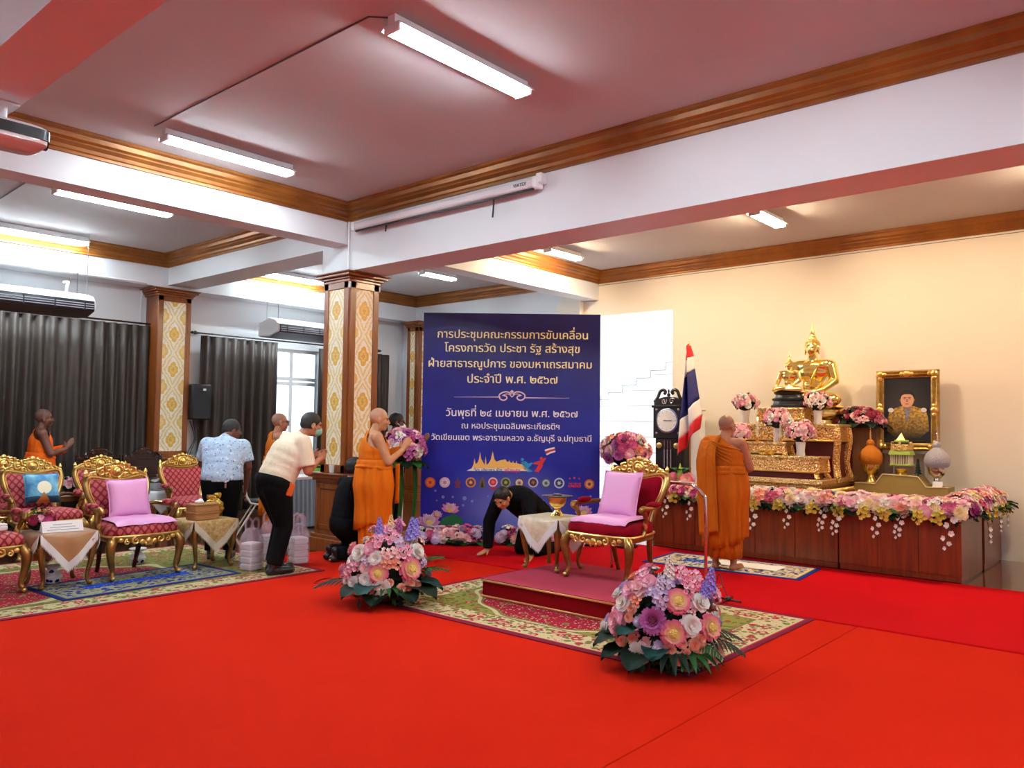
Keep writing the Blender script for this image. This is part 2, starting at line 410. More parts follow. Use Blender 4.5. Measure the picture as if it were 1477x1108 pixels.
# wooden casing of the big column: pedestal, panelled shaft, capital
def wood_column(name, x0, x1, y0, y1, zp, zt, label, faces):
    o = thing(name, label, 'column', ((x0 + x1) / 2, (y0 + y1) / 2, 0)); o['kind'] = 'structure'
    hx, hy = (x1 - x0) / 2, (y1 - y0) / 2
    mb = MB()
    for e, a, b in ((0.12, 0, 0.16), (0.085, 0.16, 0.2), (0.05, 0.2, zp - 0.1), (0.08, zp - 0.1, zp - 0.06), (0.12, zp - 0.06, zp - 0.02), (0.14, zp - 0.02, zp)): mb.span((-hx - e, -hy - e, a), (hx + e, hy + e, b))
    for s in ((-1, 0), (0, -1)):       # raised frame on the pedestal faces
        for k in (-1, 1):
            if s[0]:
                mb.span((-hx - 0.062, k * (hy - 0.02) - 0.03, 0.26), (-hx - 0.05, k * (hy - 0.02) + 0.03, zp - 0.14))
                mb.span((-hx - 0.062, -hy + 0.01, 0.26 if k < 0 else zp - 0.2), (-hx - 0.05, hy - 0.01, 0.32 if k < 0 else zp - 0.14))
            else:
                mb.span((k * (hx - 0.02) - 0.03, -hy - 0.062, 0.26), (k * (hx - 0.02) + 0.03, -hy - 0.05, zp - 0.14))
                mb.span((-hx + 0.01, -hy - 0.062, 0.26 if k < 0 else zp - 0.2), (hx - 0.01, -hy - 0.05, 0.32 if k < 0 else zp - 0.14))
    mb.obj('pedestal', OAK, o, bevel=0.008)
    mb = MB().span((-hx, -hy, zp), (hx, hy, zt - 0.06))
    fr = 0.085
    if 'x' in faces:
        for k in (-1, 1): mb.span((-hx - 0.022, k * (hy - fr / 2) - fr / 2, zp), (-hx, k * (hy - fr / 2) + fr / 2, zt - 0.1))
        mb.span((-hx - 0.022, -hy, zp), (-hx, hy, zp + 0.1)); mb.span((-hx - 0.022, -hy, zt - 0.2), (-hx, hy, zt - 0.06))
    if 'y' in faces:
        for k in (-1, 1): mb.span((k * (hx - fr / 2) - fr / 2, -hy - 0.022, zp), (k * (hx - fr / 2) + fr / 2, -hy, zt - 0.1))
        mb.span((-hx, -hy - 0.022, zp), (hx, -hy, zp + 0.1)); mb.span((-hx, -hy - 0.022, zt - 0.2), (hx, -hy, zt - 0.06))
    mb.obj('shaft', OAK, o, bevel=0.006)
    if 'x' in faces: MB().span((-.004, -hy + fr, zp + 0.1), (.004, hy - fr, zt - 0.2)).obj('wallpaper_panel', DAMASK, o, loc=(-hx - .004, 0, 0))
    if 'y' in faces: MB().span((-hx + fr, -.004, zp + 0.1), (hx - fr, .004, zt - 0.2)).obj('wallpaper_panel', DAMASK, o, loc=(0, -hy - .004, 0))
    mb = MB()
    for e, a, b in ((0.03, -0.12, -0.085), (0.05, -0.085, -0.055), (0.09, -0.055, -0.02), (0.115, -0.02, 0.0)): mb.span((-hx - e, -hy - e, zt + a), (hx + e, hy + e, zt + b))
    mb.obj('capital', OAK, o, bevel=0.008)
    return o
wood_column('damask_column', 5.98, 6.42, 7.82, 8.3, 0.95, 3.398, 'big square brown column with gold damask panels on two faces, behind the standing monk', 'xy')
pc = AY(250, 425, 12.5).x
wood_column('damask_pilaster', pc - 0.27, pc + 0.27, 12.44, YW - 0.005, 0.98, 3.66, 'flat brown pilaster with gold damask panel on the window wall beside the black speaker', 'y')
wood_column('damask_pilaster', XA - 0.22, XA - 0.005, 12.12, 12.44, 0.98, 3.66, 'narrow brown pilaster with damask panel in the far corner, partly behind the big column', 'xy')

# ---------------- window, curtains
win = thing('window_1', None, None, ((WX0 + WX1) / 2, YW + 0.08, 0)); win['kind'] = 'structure'
hw = (WX1 - WX0) / 2; ALU = mat('aluminium_frame', (0.62, 0.64, 0.66), 0.35, 0.6)
mb = MB(); zt = 2.28
for xx in (-hw + 0.03, -0.02, hw - 0.03): mb.span((xx - 0.035, -0.04, WZ0), (xx + 0.035, 0.04, WZ1))
for zz in (WZ0 + 0.03, zt, zt + 0.09, WZ1 - 0.03): mb.span((-hw, -0.045, zz - 0.03), (hw, 0.045, zz + 0.03))
mb.obj('window_frame', ALU, win)
gl = T('window_glass'); gl.base((0.9, 0.95, 1.0)); gl.set(0.02, Transmission_Weight=1.0, IOR=1.05, Alpha=0.25)
for a, b in ((-hw, -0.02), (-0.02, hw)): MB().span((a, -0.004, WZ0), (b, 0.004, WZ1)).obj('window_pane', gl.m, win)
# the building across the lane, seen through the window
mb = MB(); mb.span((4, 17.5, -1), (20, 18, 7)); BLD = mat('pale_blue_render', (0.70, 0.78, 0.84), 0.8)
bo = mb.obj('exterior_house', BLD); tag(bo, 'pale house across the lane seen through the uncovered window', 'building')
mb = MB()
for i in range(9): mb.span((8 + i * 1.2, 17.46, 0.6), (8.6 + i * 1.2, 17.5, 2.2)); mb.span((8 + i * 1.2, 17.46, 3.2), (8.6 + i * 1.2, 17.5, 4.4))
for zz in (2.6, 4.8): mb.span((4, 17.4, zz), (20, 17.5, zz + 0.15))
mb.obj('shutters', mat('grey_shutter', (0.38, 0.44, 0.5), 0.6), bo)
struct('floor_lane', MB().span((-2, YW + 0.25, -0.4), (22, 17.5, -0.3)), mat('concrete', (0.6, 0.6, 0.58), 0.9))

CURT = T('taupe_curtain_cloth'); CURT.base(rgb(58, 47, 40)); CURT.bump(CURT.noise(300, 2), 0.1, 0.002); CURT.set(0.6)
def curtain(x0, x1, ztop, label, y=12.68, amp=0.07, per=0.17, zb=0.03):
    n = max(10, int((x1 - x0) / per * 12))
    def f(u, v):
        x = x0 + (x1 - x0) * u; ph = 2 * PI * x / per; k = 0.55 + 0.45 * v
        s = math.sin(ph); s = math.copysign(abs(s) ** 0.8, s)
        return V((x + 0.012 * math.sin(ph * 0.37) * v, y + amp * k * s * (0.8 + 0.3 * math.sin(x * 5.1)) + 0.01 * math.sin(ph * .5), ztop - v * (ztop - zb)))
    o = MB().grid(f, n, 6).obj('curtain', CURT.m, solid=0.004)
    return tag(o, label, 'curtain', 'brown pleated curtains')
curtain(1.6, 5.80, 3.06, 'widest brown pleated curtain, behind the left-hand gold chairs and monk')
curtain(6.66, WX0 + 0.10, 3.0, 'brown pleated curtain between the black speaker and the uncovered window')
curtain(WX1 - 0.14, 10.75, 2.97, 'narrow dark brown curtain just past the uncovered window, beside the big column')
def rod(x0, x1, z, label):
    o = thing('curtain_rod', label, 'curtain rod', ((x0 + x1) / 2, 12.68, z + 0.055)); h = (x1 - x0) / 2
    MB().tube([(-h, 0, 0), (h, 0, 0)], 0.014).obj('pole', DARKW, o)
    for s in (-1, 1):
        MB().lathe([(0.014, 0), (0.03, 0.02), (0.034, 0.04), (0.018, 0.07), (0.026, 0.09), (0.004, 0.13)], M=Ry(s * PI / 2), c=(s * h, 0, 0), n=10).obj('finial', DARKW, o)
        MB().span((s * (h - 0.06) - 0.012, 0, -0.012), (s * (h - 0.06) + 0.012, 0.165, 0.012)).obj('bracket', DARKW, o)
rod(1.4, 5.86, 3.04, 'dark curtain rod above the widest curtain')
rod(6.58, 10.4, 2.98, 'dark curtain rod above the uncovered window')

# ---------------- stairwell beyond the opening
STW = mat('white_stair_plaster', (0.88, 0.90, 0.92), 0.7)
struct('wall_stair', MB().span((13.6, 4.5, -0.1), (13.8, 11.0, 6.0)), STW, smooth=False)
struct('floor_stair', MB().span((XA + 0.2, 4.5, -0.12), (13.6, 11, 0)), mat('pale_tile', (0.8, 0.82, 0.84), 0.3))
st = MB()
sa, sb = AX(878, 576, 12.5), AX(960, 533, 12.5); RUN = (sa.y - sb.y) / 4.0; RISE = (sb.z - sa.z) / 4.0; NST = 22; SY = sa.y + RUN * 13; SZ = sa.z - RISE * 13
for i in range(NST): st.span((12.5, SY - (i + 1) * RUN, 0), (13.6, SY - i * RUN, max(0.05, SZ + (i + 1) * RISE)))
so = struct('stairs', st, STW, smooth=False); so['kind'] = 'structure'
mb = MB()
for i in range(6, NST): mb.span((12.494, SY - (i + 1) * RUN, SZ + (i + 1) * RISE - 0.012), (12.5, SY - i * RUN, SZ + (i + 1) * RISE)); mb.span((12.494, SY - i * RUN - 0.006, SZ + i * RISE), (12.5, SY - i * RUN + 0.006, SZ + (i + 1) * RISE))
for i in range(9): mb.span((12.495, 5.0, 0.25 + i * 0.28), (12.5, 10.0, 0.256 + i * 0.28) if i < 4 else (12.5, SY - ((0.25 + i * 0.28) - SZ) / RISE * RUN, 0.256 + i * 0.28))
mb.obj('step_joint', mat('pale_grey_joint', (0.16, 0.18, 0.2), 0.8), so, smooth=False)
a, b = AX(862, 577, 13.2), AX(975, 491, 13.2)
hr = MB().tube([a, b], 0.05, 8).obj('stair_shadow_band', mat('grey_shadow_band', (0.45, 0.5, 0.55), 0.5)); hr['kind'] = 'structure'  # grey tube standing in for the shadowed gap above the stairs

# ================================================================ lamps
def fixture(c, L, warm, label, axis='x', group=None):
    o = thing('fluorescent_lamp', label, 'ceiling lamp', c, 0 if axis == 'x' else PI / 2, group)
    MB().box((0, 0, -0.03), (L, 0.07, 0.06)).box((0, 0, -0.064), (L, 0.16, 0.012)).box((0, 0.092, -0.076), (L, 0.03, 0.006), Rx(-.75)).box((0, -0.092, -0.076), (L, 0.03, 0.006), Rx(.75)).obj('housing', WPLAS, o, bevel=0.006)
    for s in (-1, 1): MB().box((s * (L / 2 - 0.012), 0, -0.092), (0.024, 0.15, 0.05)).obj('lamp_holder', WPLAS, o, bevel=0.005)
    em = emit('warm_tube', WARM_COL, WARM_TUBE) if warm else emit('cool_tube', COOL_COL, COOL_TUBE)
    for s in (-1, 1): MB().tube([(-L / 2 + 0.025, s * 0.045, -0.10), (L / 2 - 0.025, s * 0.045, -0.10)], 0.017, 8).obj('tube', em, o)
    return o
for y, lab in ((3.92, 'largest fluorescent ceiling lamp, nearest the top centre above the red carpet'), (7.06, 'fluorescent lamp on the pink ceiling beside the long cornice, where the conduit ends'),
               (9.66, 'fluorescent ceiling lamp in the side bay just beyond the first cross beam'), (12.2, 'fluorescent ceiling lamp close to the window cornice, cut by the left edge'),
               (0.8, 'unseen fluorescent ceiling lamp added to light the near carpet'), (-2.3, 'unseen fluorescent ceiling lamp added to light the near end of the hall')):  # these two are out of view, added so the near carpet is well lit
    fixture((3.95, y, CEIL), 1.34, False, lab)
fixture((9.35, 4.0, CEIL), 0.78, True, 'warm glowing ceiling lamp straight above the altar and Buddha')
fixture((9.43, 7.2, CEIL), 0.78, True, 'warm glowing ceiling lamp above the flag, nearer the banner')
fixture((9.35, 0.9, CEIL), 0.78, True, 'unseen warm ceiling lamp added for light past the altar corner')  # out of view, added for more warm light in the altar bay
fixture((9.5, 9.96, CEIL), 0.78, False, 'short cool ceiling lamp behind the big column, above the banner')
fixture((8.1, 12.15, CEIL), 1.34, False, 'cool ceiling lamp over the uncovered window, cut by the big column')
for y in (-2.3, 3.9, 9.6): fixture((-1.6, y, CEIL), 1.34, False, 'unseen fluorescent ceiling lamp added for light on the camera side of the near beam', group='unseen added lamps behind the near beam')  # unseen lamps added to light the foreground from the camera side

# ---------------- cable conduits on the ceiling
def conduit(pts, label, r=0.007, m=None): return tag(MB().tube(pts, r, 6).obj('conduit', m or WPLAS), label, 'conduit')
GREYC = mat('grey_conduit', (0.10, 0.08, 0.08), 0.6)
conduit([(3.2, 7.06, CEIL - 0.003), (3.2, 4.05, CEIL - 0.003), (3.3, 3.95, CEIL - 0.003)], 'thin grey conduit across the pink ceiling joining the two main lamps', m=GREYC)
a = AZ(0, 287, CEIL - 0.003); b = AZ(47, 257, CEIL - 0.003)
conduit([a, b, b + (b - a) * 0.6], 'thin dark conduit across the side bay ceiling by the first cross beam', m=GREYC)
a = AZ(355, 402, CEIL - 0.003); b = AZ(478, 390, CEIL - 0.003)
conduit([(7.5, 12.15, CEIL - 0.003), (7.2, 12.15, CEIL - 0.003), (6.6, 12.15, CEIL - 0.003)], 'thin dark conduit leading to the lamp over the uncovered window', m=GREYC)
conduit([(5.93, 7.795, 4.0), (5.93, 7.795, 3.42)], 'white cable trunking running down the beam end above the column capital', 0.014)
conduit([(pc - .36, 12.83, 3.66), (pc - .36, 12.83, 3.1)], 'thin white pipe on the wall left of the damask pilaster', .012)
conduit([(11.0, 8.13, 3.80), (11.12, 8.10, 3.82), (11.2, 8.08, 3.95), (11.2, 8.05, 4.0)], 'bent white pipe at the end of the cross beam above the banner', 0.018)

# ================================================================ carpets
def flat(name, x0, x1, y0, y1, z0, h, m, label, cat='carpet', rz=0.0, group=None):
    o = MB().box((0, 0, h / 2), (x1 - x0, y1 - y0, h)).obj(name, m, loc=((x0 + x1) / 2, (y0 + y1) / 2, z0), rz=rz, bevel=min(0.004, h * 0.4), bseg=1); return tag(o, label, cat, group)
flat('red_carpet', XMIN + 0.02, 6.58, 2.105, 8.15, 0.0, 0.008, RED1, 'orange-red carpet under the podium rug and the gold chairs', group=None)
flat('red_carpet', XMIN + 0.02, 6.58, YMIN + 0.02, 2.10, 0.0, 0.0085, RED1, 'orange-red carpet strip in the near right corner of the hall')
flat('red_carpet', 6.585, 9.08, YMIN + 0.02, 8.5, 0.0, 0.0185, RED2, 'deep crimson carpet laid in front of the altar and banner')
flat('floral_rug', 4.52, 6.578, 2.43, 5.58, 0.0085, 0.007, RUGP, 'cream and wine floral rug under the red podium', 'rug')
flat('floral_rug', -1.08, 5.12, 7.0, 9.7, 0.0085, 0.007, RUGL, 'olive and cream floral rug under the gold chairs on the left', 'rug')
flat('prayer_mat', 2.68, 4.4, 7.40, 8.24, 0.0155, 0.006, MATB, 'bright blue patterned mat under the pink-cushioned side chair', 'mat', rz=0.05)
flat('prayer_mat', 8.0, 8.88, 3.18, 4.94, 0.0195, 0.006, MATR, 'blue and cream patterned mat under the monk facing the altar', 'mat', rz=0.10)
FZ = 0.0155        # top of the floral rugs

# podium
pod = thing('podium', 'low red podium with dusty pink carpet top and gold edge under the throne chair', 'podium', (5.945, 4.10, FZ)); 
MB().box((0, 0, 0.078), (1.25, 1.68, 0.156)).obj('body', mat('deep_red_velvet_skirt', rgb(124, 2, 8), 0.9, Specular_IOR_Level=0.1), pod, bevel=0.006)
MB().box((0, 0, 0.160), (1.265, 1.70, 0.008)).obj('carpet_top', PODTOP, pod)
mb = MB()
for z in (0.148, 0.012):
    for s in (-1, 1): mb.box((s * 0.630, 0, z), (0.014, 1.708, 0.016)); mb.box((0, s * 0.847, z), (1.265, 0.014, 0.016))
mb.obj('gold_edging', GILT, pod, bevel=0.003)
PZ = FZ + 0.164

# ================================================================ gilded armchairs
def scroll(mb, c, r0, turns, a0, sgn, y, rad, n=18):
    pts = []
    for i in range(n + 1):
        t = i / n; a = a0 + sgn * turns * 2 * PI * t; r = r0 * (1 - 0.82 * t); pts.append((c[0] + r * math.cos(a), y, c[1] + r * math.sin(a)))
    mb.tube(pts, [rad * (1 - 0.35 * i / n) for i in range(n + 1)], 6)
BACK = [(0, .445), (.10, .443), (.19, .45), (.215, .50), (.225, .58), (.262, .68), (.298, .78), (.315, .87), (.300, .935), (.25, .955), (.18, .945), (.09, .925), (0, .918)]
def back_y(z): return 0.255 + (z - 0.44) * 0.30
def outline(k=3, s=1.0, cz=.70):
    h = smoothpath([(x * s, 0, cz + (z - cz) * s) for x, z in BACK], k)
    pts = h + [V((-p.x, 0, p.z)) for p in h[-2:0:-1]]
    return [V((p.x, back_y(p.z), p.z)) for p in pts]
def armchair(label, fabric, armfab, loc, rz, group, legs=BRONZE):
    o = thing('armchair', label, 'armchair', loc, rz, group)
    for s in (-1, 1):
        p = smoothpath([(s * .305, -.275, .40), (s * .345, -.305, .33), (s * .335, -.295, .20), (s * .312, -.285, .09), (s * .322, -.305, .035)], 3)
        mb = MB().tube(p, lerplist([.042, .046, .034, .023, .022], len(p)), 10).ell((s * .325, -.312, .028), (.03, .032, .028)); lg = mb.obj('leg', legs, o)
        mb = MB().ell((s * .347, -.318, .34), (.026, .022, .055)); mb.ell((s * .34, -.315, .27), (.015, .014, .04)); mb.ell((s * .325, -.333, .03), (.02, .016, .018)); mb.obj('leg_carving', GOLD, lg)
        p = smoothpath([(s * .215, .25, .42), (s * .20, .27, .25), (s * .19, .31, .10), (s * .188, .345, .0)], 3)
        MB().tube(p, lerplist([.03, .028, .022, .02], len(p)), 8).obj('leg', DARKW if fabric is DIAM else legs, o)
    seat = smoothpath([(-.33, -.28, 0), (-.17, -.325, 0), (0, -.34, 0), (.17, -.325, 0), (.33, -.28, 0), (.335, -.1, 0), (.27, .22, 0), (.12, .26, 0), (-.12, .26, 0), (-.27, .22, 0), (-.335, -.1, 0)], 3, True)
    mb = MB(); rs = []
    for k, z in ((1.0, .365), (1.015, .38), (1.015, .405), (1.0, .42)): rs.append([V((p.x * k, p.y * k, z - 0.03 * max(0, 1 - abs(p.x) / .3) * (z < .4) * (p.y < 0))) for p in seat])
    mb.rings(rs); mb.obj('seat_rail', legs, o)
    mb = MB().tube([V((p.x * 1.02, p.y * 1.02, .418)) for p in seat], 0.011, 6, closed=True)
    for s in (-1, 1):
        scroll(mb, (s * .12, .372), .04, 1.2, PI / 2, -s, -.338, .011); scroll(mb, (s * .20, .362), .026, 1.2, PI / 2, -s, -.33, .009); mb.ell((s * .06, -.345, .355), (.03, .014, .026)); mb.ell((s * .255, -.322, .385), (.025, .012, .02))
        mb.ell((s * .025, -.348, .335), (.016, .012, .02))
    mb.ell((0, -.352, .362), (.03, .016, .032)); mb.obj('apron_carving', GOLD, o)
    mb = MB(); rs = []
    for k, z in ((.95, .41), (.985, .43), (1.0, .46), (.985, .49), (.93, .515), (.80, .532), (.5, .542), (.15, .545)): rs.append([V((p.x * k, p.y * k, z)) for p in seat])
    mb.rings(rs); mb.obj('seat_cushion', fabric, o)
    ol = outline()
    mb = MB().tube(ol, 0.030, 8, closed=True); bf = mb.obj('back_frame', legs, o)
    mb = MB().tube([p + V((0, -.026, 0)) for p in outline(3, 1.0)], 0.010, 6, closed=True).tube([p + V((0, -.018, 0)) for p in outline(3, .90)], 0.007, 6, closed=True); mb.obj('gilt_beading', GILT, bf)
    mb = MB(); rs = []
    for k, dy in ((.97, .03), (.97, .0), (.90, -.022), (.75, -.036), (.4, -.045), (.1, -.047)):
        rs.append([p + V((0, dy, 0)) for p in outline(3, k)])
    mb.rings(rs); mb.obj('back_upholstery', fabric, o)
    # crest: openwork gilt carving
    mb = MB(); yb = back_y(.96)
    pol = [(-.30, .93), (-.25, .985), (-.17, 1.035), (-.08, 1.085), (0, 1.105), (.08, 1.085), (.17, 1.035), (.25, .985), (.30, .93), (.17, .945), (.08, .915), (0, .90), (-.08, .915), (-.17, .945)]
    mb.prism(pol, -.012, .006, Matrix(((1, 0, 0), (0, 0, 1), (0, 1, 0))), (0, yb + .01, 0))
    for s in (-1, 1):
        for cx, cz, r, a in ((.085, 1.04, .042, 2.2), (.155, 1.0, .045, 2.0), (.225, .965, .038, 1.8), (.10, .965, .034, -1.0), (.27, .95, .026, 1.6)):
            scroll(mb, (s * cx, cz), r, 1.25, a if s > 0 else PI - a, -s, yb - .018, .012)
        for cx, cz in ((.05, 1.088), (.12, 1.066), (.19, 1.027), (.255, .985), (.06, .925), (.17, .955)): mb.ell((s * cx, yb - .012, cz), (.02, .014, .016))
        mb.lathe([(.006, 0), (.02, .01), (.014, .03), (.022, .045), (.012, .07), (.002, .085)], (s * .305, yb - .005, .945), 8)
    mb.ell((0, yb - .012, 1.0), (.052, .02, .05)).ell((0, yb - .03, 1.0), (.03, .016, .028)); mb.ell((0, yb - .01, 1.09), (.03, .016, .03)).ell((0, yb - .015, .915), (.035, .016, .02))
    pts = [(.062 * math.cos(2 * PI * i / 16), yb - .014, 1.0 + .06 * math.sin(2 * PI * i / 16)) for i in range(16)]; mb.tube(pts, .012, 6, closed=True)
    mb.obj('carved_crest', GOLD, o)
    for s in (-1, 1):
        p = smoothpath([(s * .25, back_y(.64), .64), (s * .32, .24, .672), (s * .375, .08, .668), (s * .385, -.06, .662), (s * .378, -.135, .668), (s * .37, -.155, .645), (s * .368, -.125, .625)], 3)
        mb = MB().tube(p, lerplist([.02, .02, .021, .023, .026, .024, .014], len(p)), 8)
        p = smoothpath([(s * .375, -.115, .65), (s * .365, -.06, .56), (s * .335, -.03, .47), (s * .325, -.07, .40)], 3); mb.tube(p, lerplist([.024, .02, .024, .026], len(p)), 8); ar = mb.obj('arm', legs, o)
        MB().ell((s * .372, -.148, .655), (.018, .02, .022)).ell((s * .352, -.05, .52), (.018, .02, .05)).obj('arm_carving', GILT, ar)
        MB().ell((s * .378, .045, .692), (.038, .115, .03), Rz(s * -.06)).obj('arm_pad', armfab, ar)
    return o
throne = armchair('crimson velvet and gold throne chair standing alone on the red podium', VELV, VELV, (6.215, 4.12, PZ), -PI / 2, None)
throne.scale = (1.0, 1.0, .98)
ch_a = armchair('rose damask gold armchair with the pink pillow, between the two draped side tables', DIAM, DIAM, (3.64, 8.2, FZ + .006), 0.02, 'gold armchairs on the left rug')
# the other chairs of the same suite
GRP = 'gold armchairs on the left rug'
dup(ch_a, (2.25, 8.25, FZ), 0.06, 'nearest-row rose damask gold armchair cut by the left edge, with half a blue cushion', GRP)
CX = AY(47, 664, 10.5).x; dup(ch_a, (CX, 10.1, 0), 0.0, 'back-row gold armchair with the blue moonlit cushion, before the standing monk', GRP)
DX = AY(149, 664, 10.6).x; dup(ch_a, (DX, 10.3, 0), -0.03, 'gold armchair directly behind the pink-pillowed one, mostly hidden by it', GRP)
EX = AY(266, 664, 10.7).x; dup(ch_a, (EX, 10.4, 0), -0.05, 'back-row gold armchair with empty back beside the man in blue shirt', GRP)
F_ = AY(18, 668, 11.0); dup(ch_a, (F_.x - .02, 10.85, 0), 0.0, 'farthest gold armchair, only its crest showing at the left edge', GRP)

# ---------------- cushions on the chairs
def pillow(label, m, loc, size, tilt, rz, name='pillow', cat='pillow', th=.06, parts=None):
    a, b = size; mb = MB(); n = 14
    for sg in (-1, 1):
        def f(u, v):
            x = 2 * u - 1; y = 2 * v - 1; ex = (1 - x ** 4) * (1 - y ** 4); pin = 1 - .05 * (1 - x * x) * 0 + .03 * (abs(x) * abs(y)) ** 2
            k = 1 - .05 * (1 - abs(x)) * abs(y) ** 3
            return V((x * a / 2 * (1 - .06 * (1 - y * y) * abs(x) ** 3 * 0 + 0) * pin * (1 - .045 * abs(x) ** 4 * (1 - y * y)), sg * th * max(ex, 0) ** .55, y * b / 2 * pin * (1 - .045 * abs(y) ** 4 * (1 - x * x))))
        mb.grid(f, n, n)
    bmesh.ops.remove_doubles(mb.bm, verts=mb.bm.verts, dist=1e-4)
    o = thing(name, label, cat, loc, rz); o.rotation_euler = (tilt, 0, rz)
    cv = mb.obj('cover', m, o, ang=80)
    mb = MB(); e = [(-1, -1), (1, -1), (1, 1), (-1, 1)]; pts = []
    for i in range(4):
        p, q = V((*e[i], 0)), V((*e[(i + 1) % 4], 0))
        for t in range(8):
            r = p.lerp(q, t / 8); x, y = r.x, r.y; pin = 1 + .03 * (abs(x) * abs(y)) ** 2
            pts.append((x * a / 2 * pin * (1 - .045 * abs(x) ** 4 * (1 - y * y)), 0, y * b / 2 * pin * (1 - .045 * abs(y) ** 4 * (1 - x * x))))
    mb.tube(pts, .006, 6, closed=True); mb.obj('piping', m, cv)
    return o
def seatpad(label, loc, rz, s=1.0):
    o = thing('seat_pad', label, 'cushion', loc, rz)
    def f(u, v):
        x = 2 * u - 1; y = 2 * v - 1; w = .27 - .03 * y; return V((x * w, y * .25 - .05, .022 * ((1 - x ** 6) * (1 - y ** 6)) ** .5 - (.05 * max(0, -y - .75) * 4) * .6 + .004 * math.sin(x * 9)))
    def g(u, v):
        p = f(u, v); p.z -= .022 * (1 if 0 < u < 1 and 0 < v < 1 else 0) + .003; return p
    mb = MB().grid(f, 12, 12).grid(g, 12, 12); mb.obj('cover', PINK, o, ang=80); return o
A0 = ch_a.location
pillow('shiny pink pillow propped on the rose damask armchair on the left', PINK, A0 + V((.01, .135, .745)), (.41, .38), -.30, .02)
seatpad('thin pink pad on the seat of the rose damask armchair', A0 + V((0, -.02, .552)), .02)
T0 = throne.location
pillow('shiny pink pillow propped in the crimson throne chair', PINK, T0 + V((.125, .03, .745)), (.42, .42), -.30, -PI / 2 - .05)
seatpad('thin pink pad on the seat of the crimson throne chair', T0 + V((-.0, 0, .541)), -PI / 2)
# printed blue cushions
def moon():
    t = T('blue_moonlit_print'); x, y, z = t.xyz(); n = t.noise(9, 4)
    c = t.mix((n * 2.2 - .7).mx(0.0).mn(1.0), rgb(22, 120, 178), rgb(150, 214, 232)); r = ((x - .01).pw(2.0) + (z - .0).pw(2.0)).op('SQRT')
    c = t.mix(r.lt(.075), c, rgb(250, 244, 214)); c = t.mix(z.lt(-.10), c, rgb(14, 60, 84)); tri_ = (x.abs() * 1.6 + (z + .16)).lt(.11)
    c = t.mix(tri_, c, rgb(180, 110, 40)); t.base(c); t.set(.55); return t.m
MOON = moon()
pillow('blue moonlit-scene cushion on the back-row armchair before the standing monk', MOON, (CX + .02, 10.23, .755), (.36, .34), -.30, 0)
pillow('blue cushion cut by the left edge, on the nearest-row armchair', MOON, (2.29, 8.39, .755 + FZ), (.36, .34), -.30, .06)
for nm, lc, lab in (('towel', (2.33, 8.12, FZ + .553), 'folded white towel on the seat of the leftmost armchair'),):
    tag(MB().box((0, 0, .02), (.26, .2, .04)).box((0.01, 0, .05), (.24, .19, .02)).obj(nm, mat('white_towel', (.85, .85, .86), .9, bump=(90, .4)), loc=lc, rz=.3, bevel=.012), lab, 'towel')

# ================================================================ side tables with draped cloths
def table(label, loc, w, d, h, rz=0.0, m=BRONZE, name='side_table', top=OAK):
    o = thing(name, label, 'table', loc, rz)
    MB().box((0, 0, h - .012), (w, d, .024)).obj('tabletop', top, o, bevel=.008)
    mb = MB()
    for s in (-1, 1): mb.box((0, s * (d / 2 - .025), h - .055), (w - .05, .02, .06)); mb.box((s * (w / 2 - .025), 0, h - .055), (.02, d - .05, .06))
    mb.obj('apron', m, o)
    for sx in (-1, 1):
        for sy in (-1, 1):
            x, y = sx * (w / 2 - .03), sy * (d / 2 - .03)
            p = smoothpath([(x * .97, y * .97, h - .03), (x * 1.10, y * 1.10, h - .13), (x * 1.04, y * 1.04, h * .45), (x * .93, y * .93, .09), (x * 1.0, y * 1.0, .022)], 3)
            MB().tube(p, lerplist([.034, .036, .025, .018, .02], len(p)), 8).ell((x * 1.03, y * 1.03, .022), (.026, .026, .022)).obj('leg', m, o)
    return o
def tablecloth(label, loc, w, d, h, rz, cloth, drop=.3, dropx=None, lace=LACE, band=.085, cut=.05):
    """square cloth laid cornerwise: four triangular flaps edged with lace"""
    o = thing('tablecloth', label, 'tablecloth', (loc[0], loc[1], loc[2] + h), rz); t = .004
    w += .03; d += .03; mb = MB()
    def rim(x, y): return V((max(-w / 2, min(w / 2, x)), max(-d / 2, min(d / 2, y)), t))
    n = 10
    mb.grid(lambda u, v: V(((2 * u - 1) * w / 2, (2 * v - 1) * d / 2, t - .006 * max(abs(2 * u - 1), abs(2 * v - 1)) ** 8)), n, n)
    lm = MB()
    for ax, s, L, half, dr in (('y', -1, w, d / 2, drop), ('y', 1, w, d / 2, drop), ('x', -1, d, w / 2, dropx or drop), ('x', 1, d, w / 2, dropx or drop)):
        def P(a, dd, off=0.0):     # a along the side (-1..1), dd downwards
            out = half + .004 + .018 * min(1, dd / .08) + .02 * math.sin(a * 7 + s) * dd / .3 + off
            q = (a * L / 2, s * out) if ax == 'y' else (s * out, a * L / 2)
            return V((q[0], q[1], t - .004 - dd))
        e = lambda a: cut + (dr - cut) * (1 - abs(a)) ** .92
        mb.grid(lambda u, v: P(2 * u - 1, e(2 * u - 1) * v), 20, 6)
        m = 44
        for i in range(m):       # lace band with a toothed edge
            a0, a1 = -1 + 2 * i / m, -1 + 2 * (i + 1) / m; am = (a0 + a1) / 2; b = band
            vs = [P(a0, max(0, e(a0) - b * .75), .003), P(a1, max(0, e(a1) - b * .75), .003), P(a1, e(a1) + .012, .003), P(am, e(am) + .040, .003), P(a0, e(a0) + .012, .003)]
            lm._f([lm.bm.verts.new(p) for p in vs])
    bmesh.ops.remove_doubles(mb.bm, verts=mb.bm.verts, dist=2e-3)
    mb.obj('cloth', cloth, o, solid=.002, ang=70); lm.obj('lace_border', lace, o, solid=.003, smooth=False)
    return o
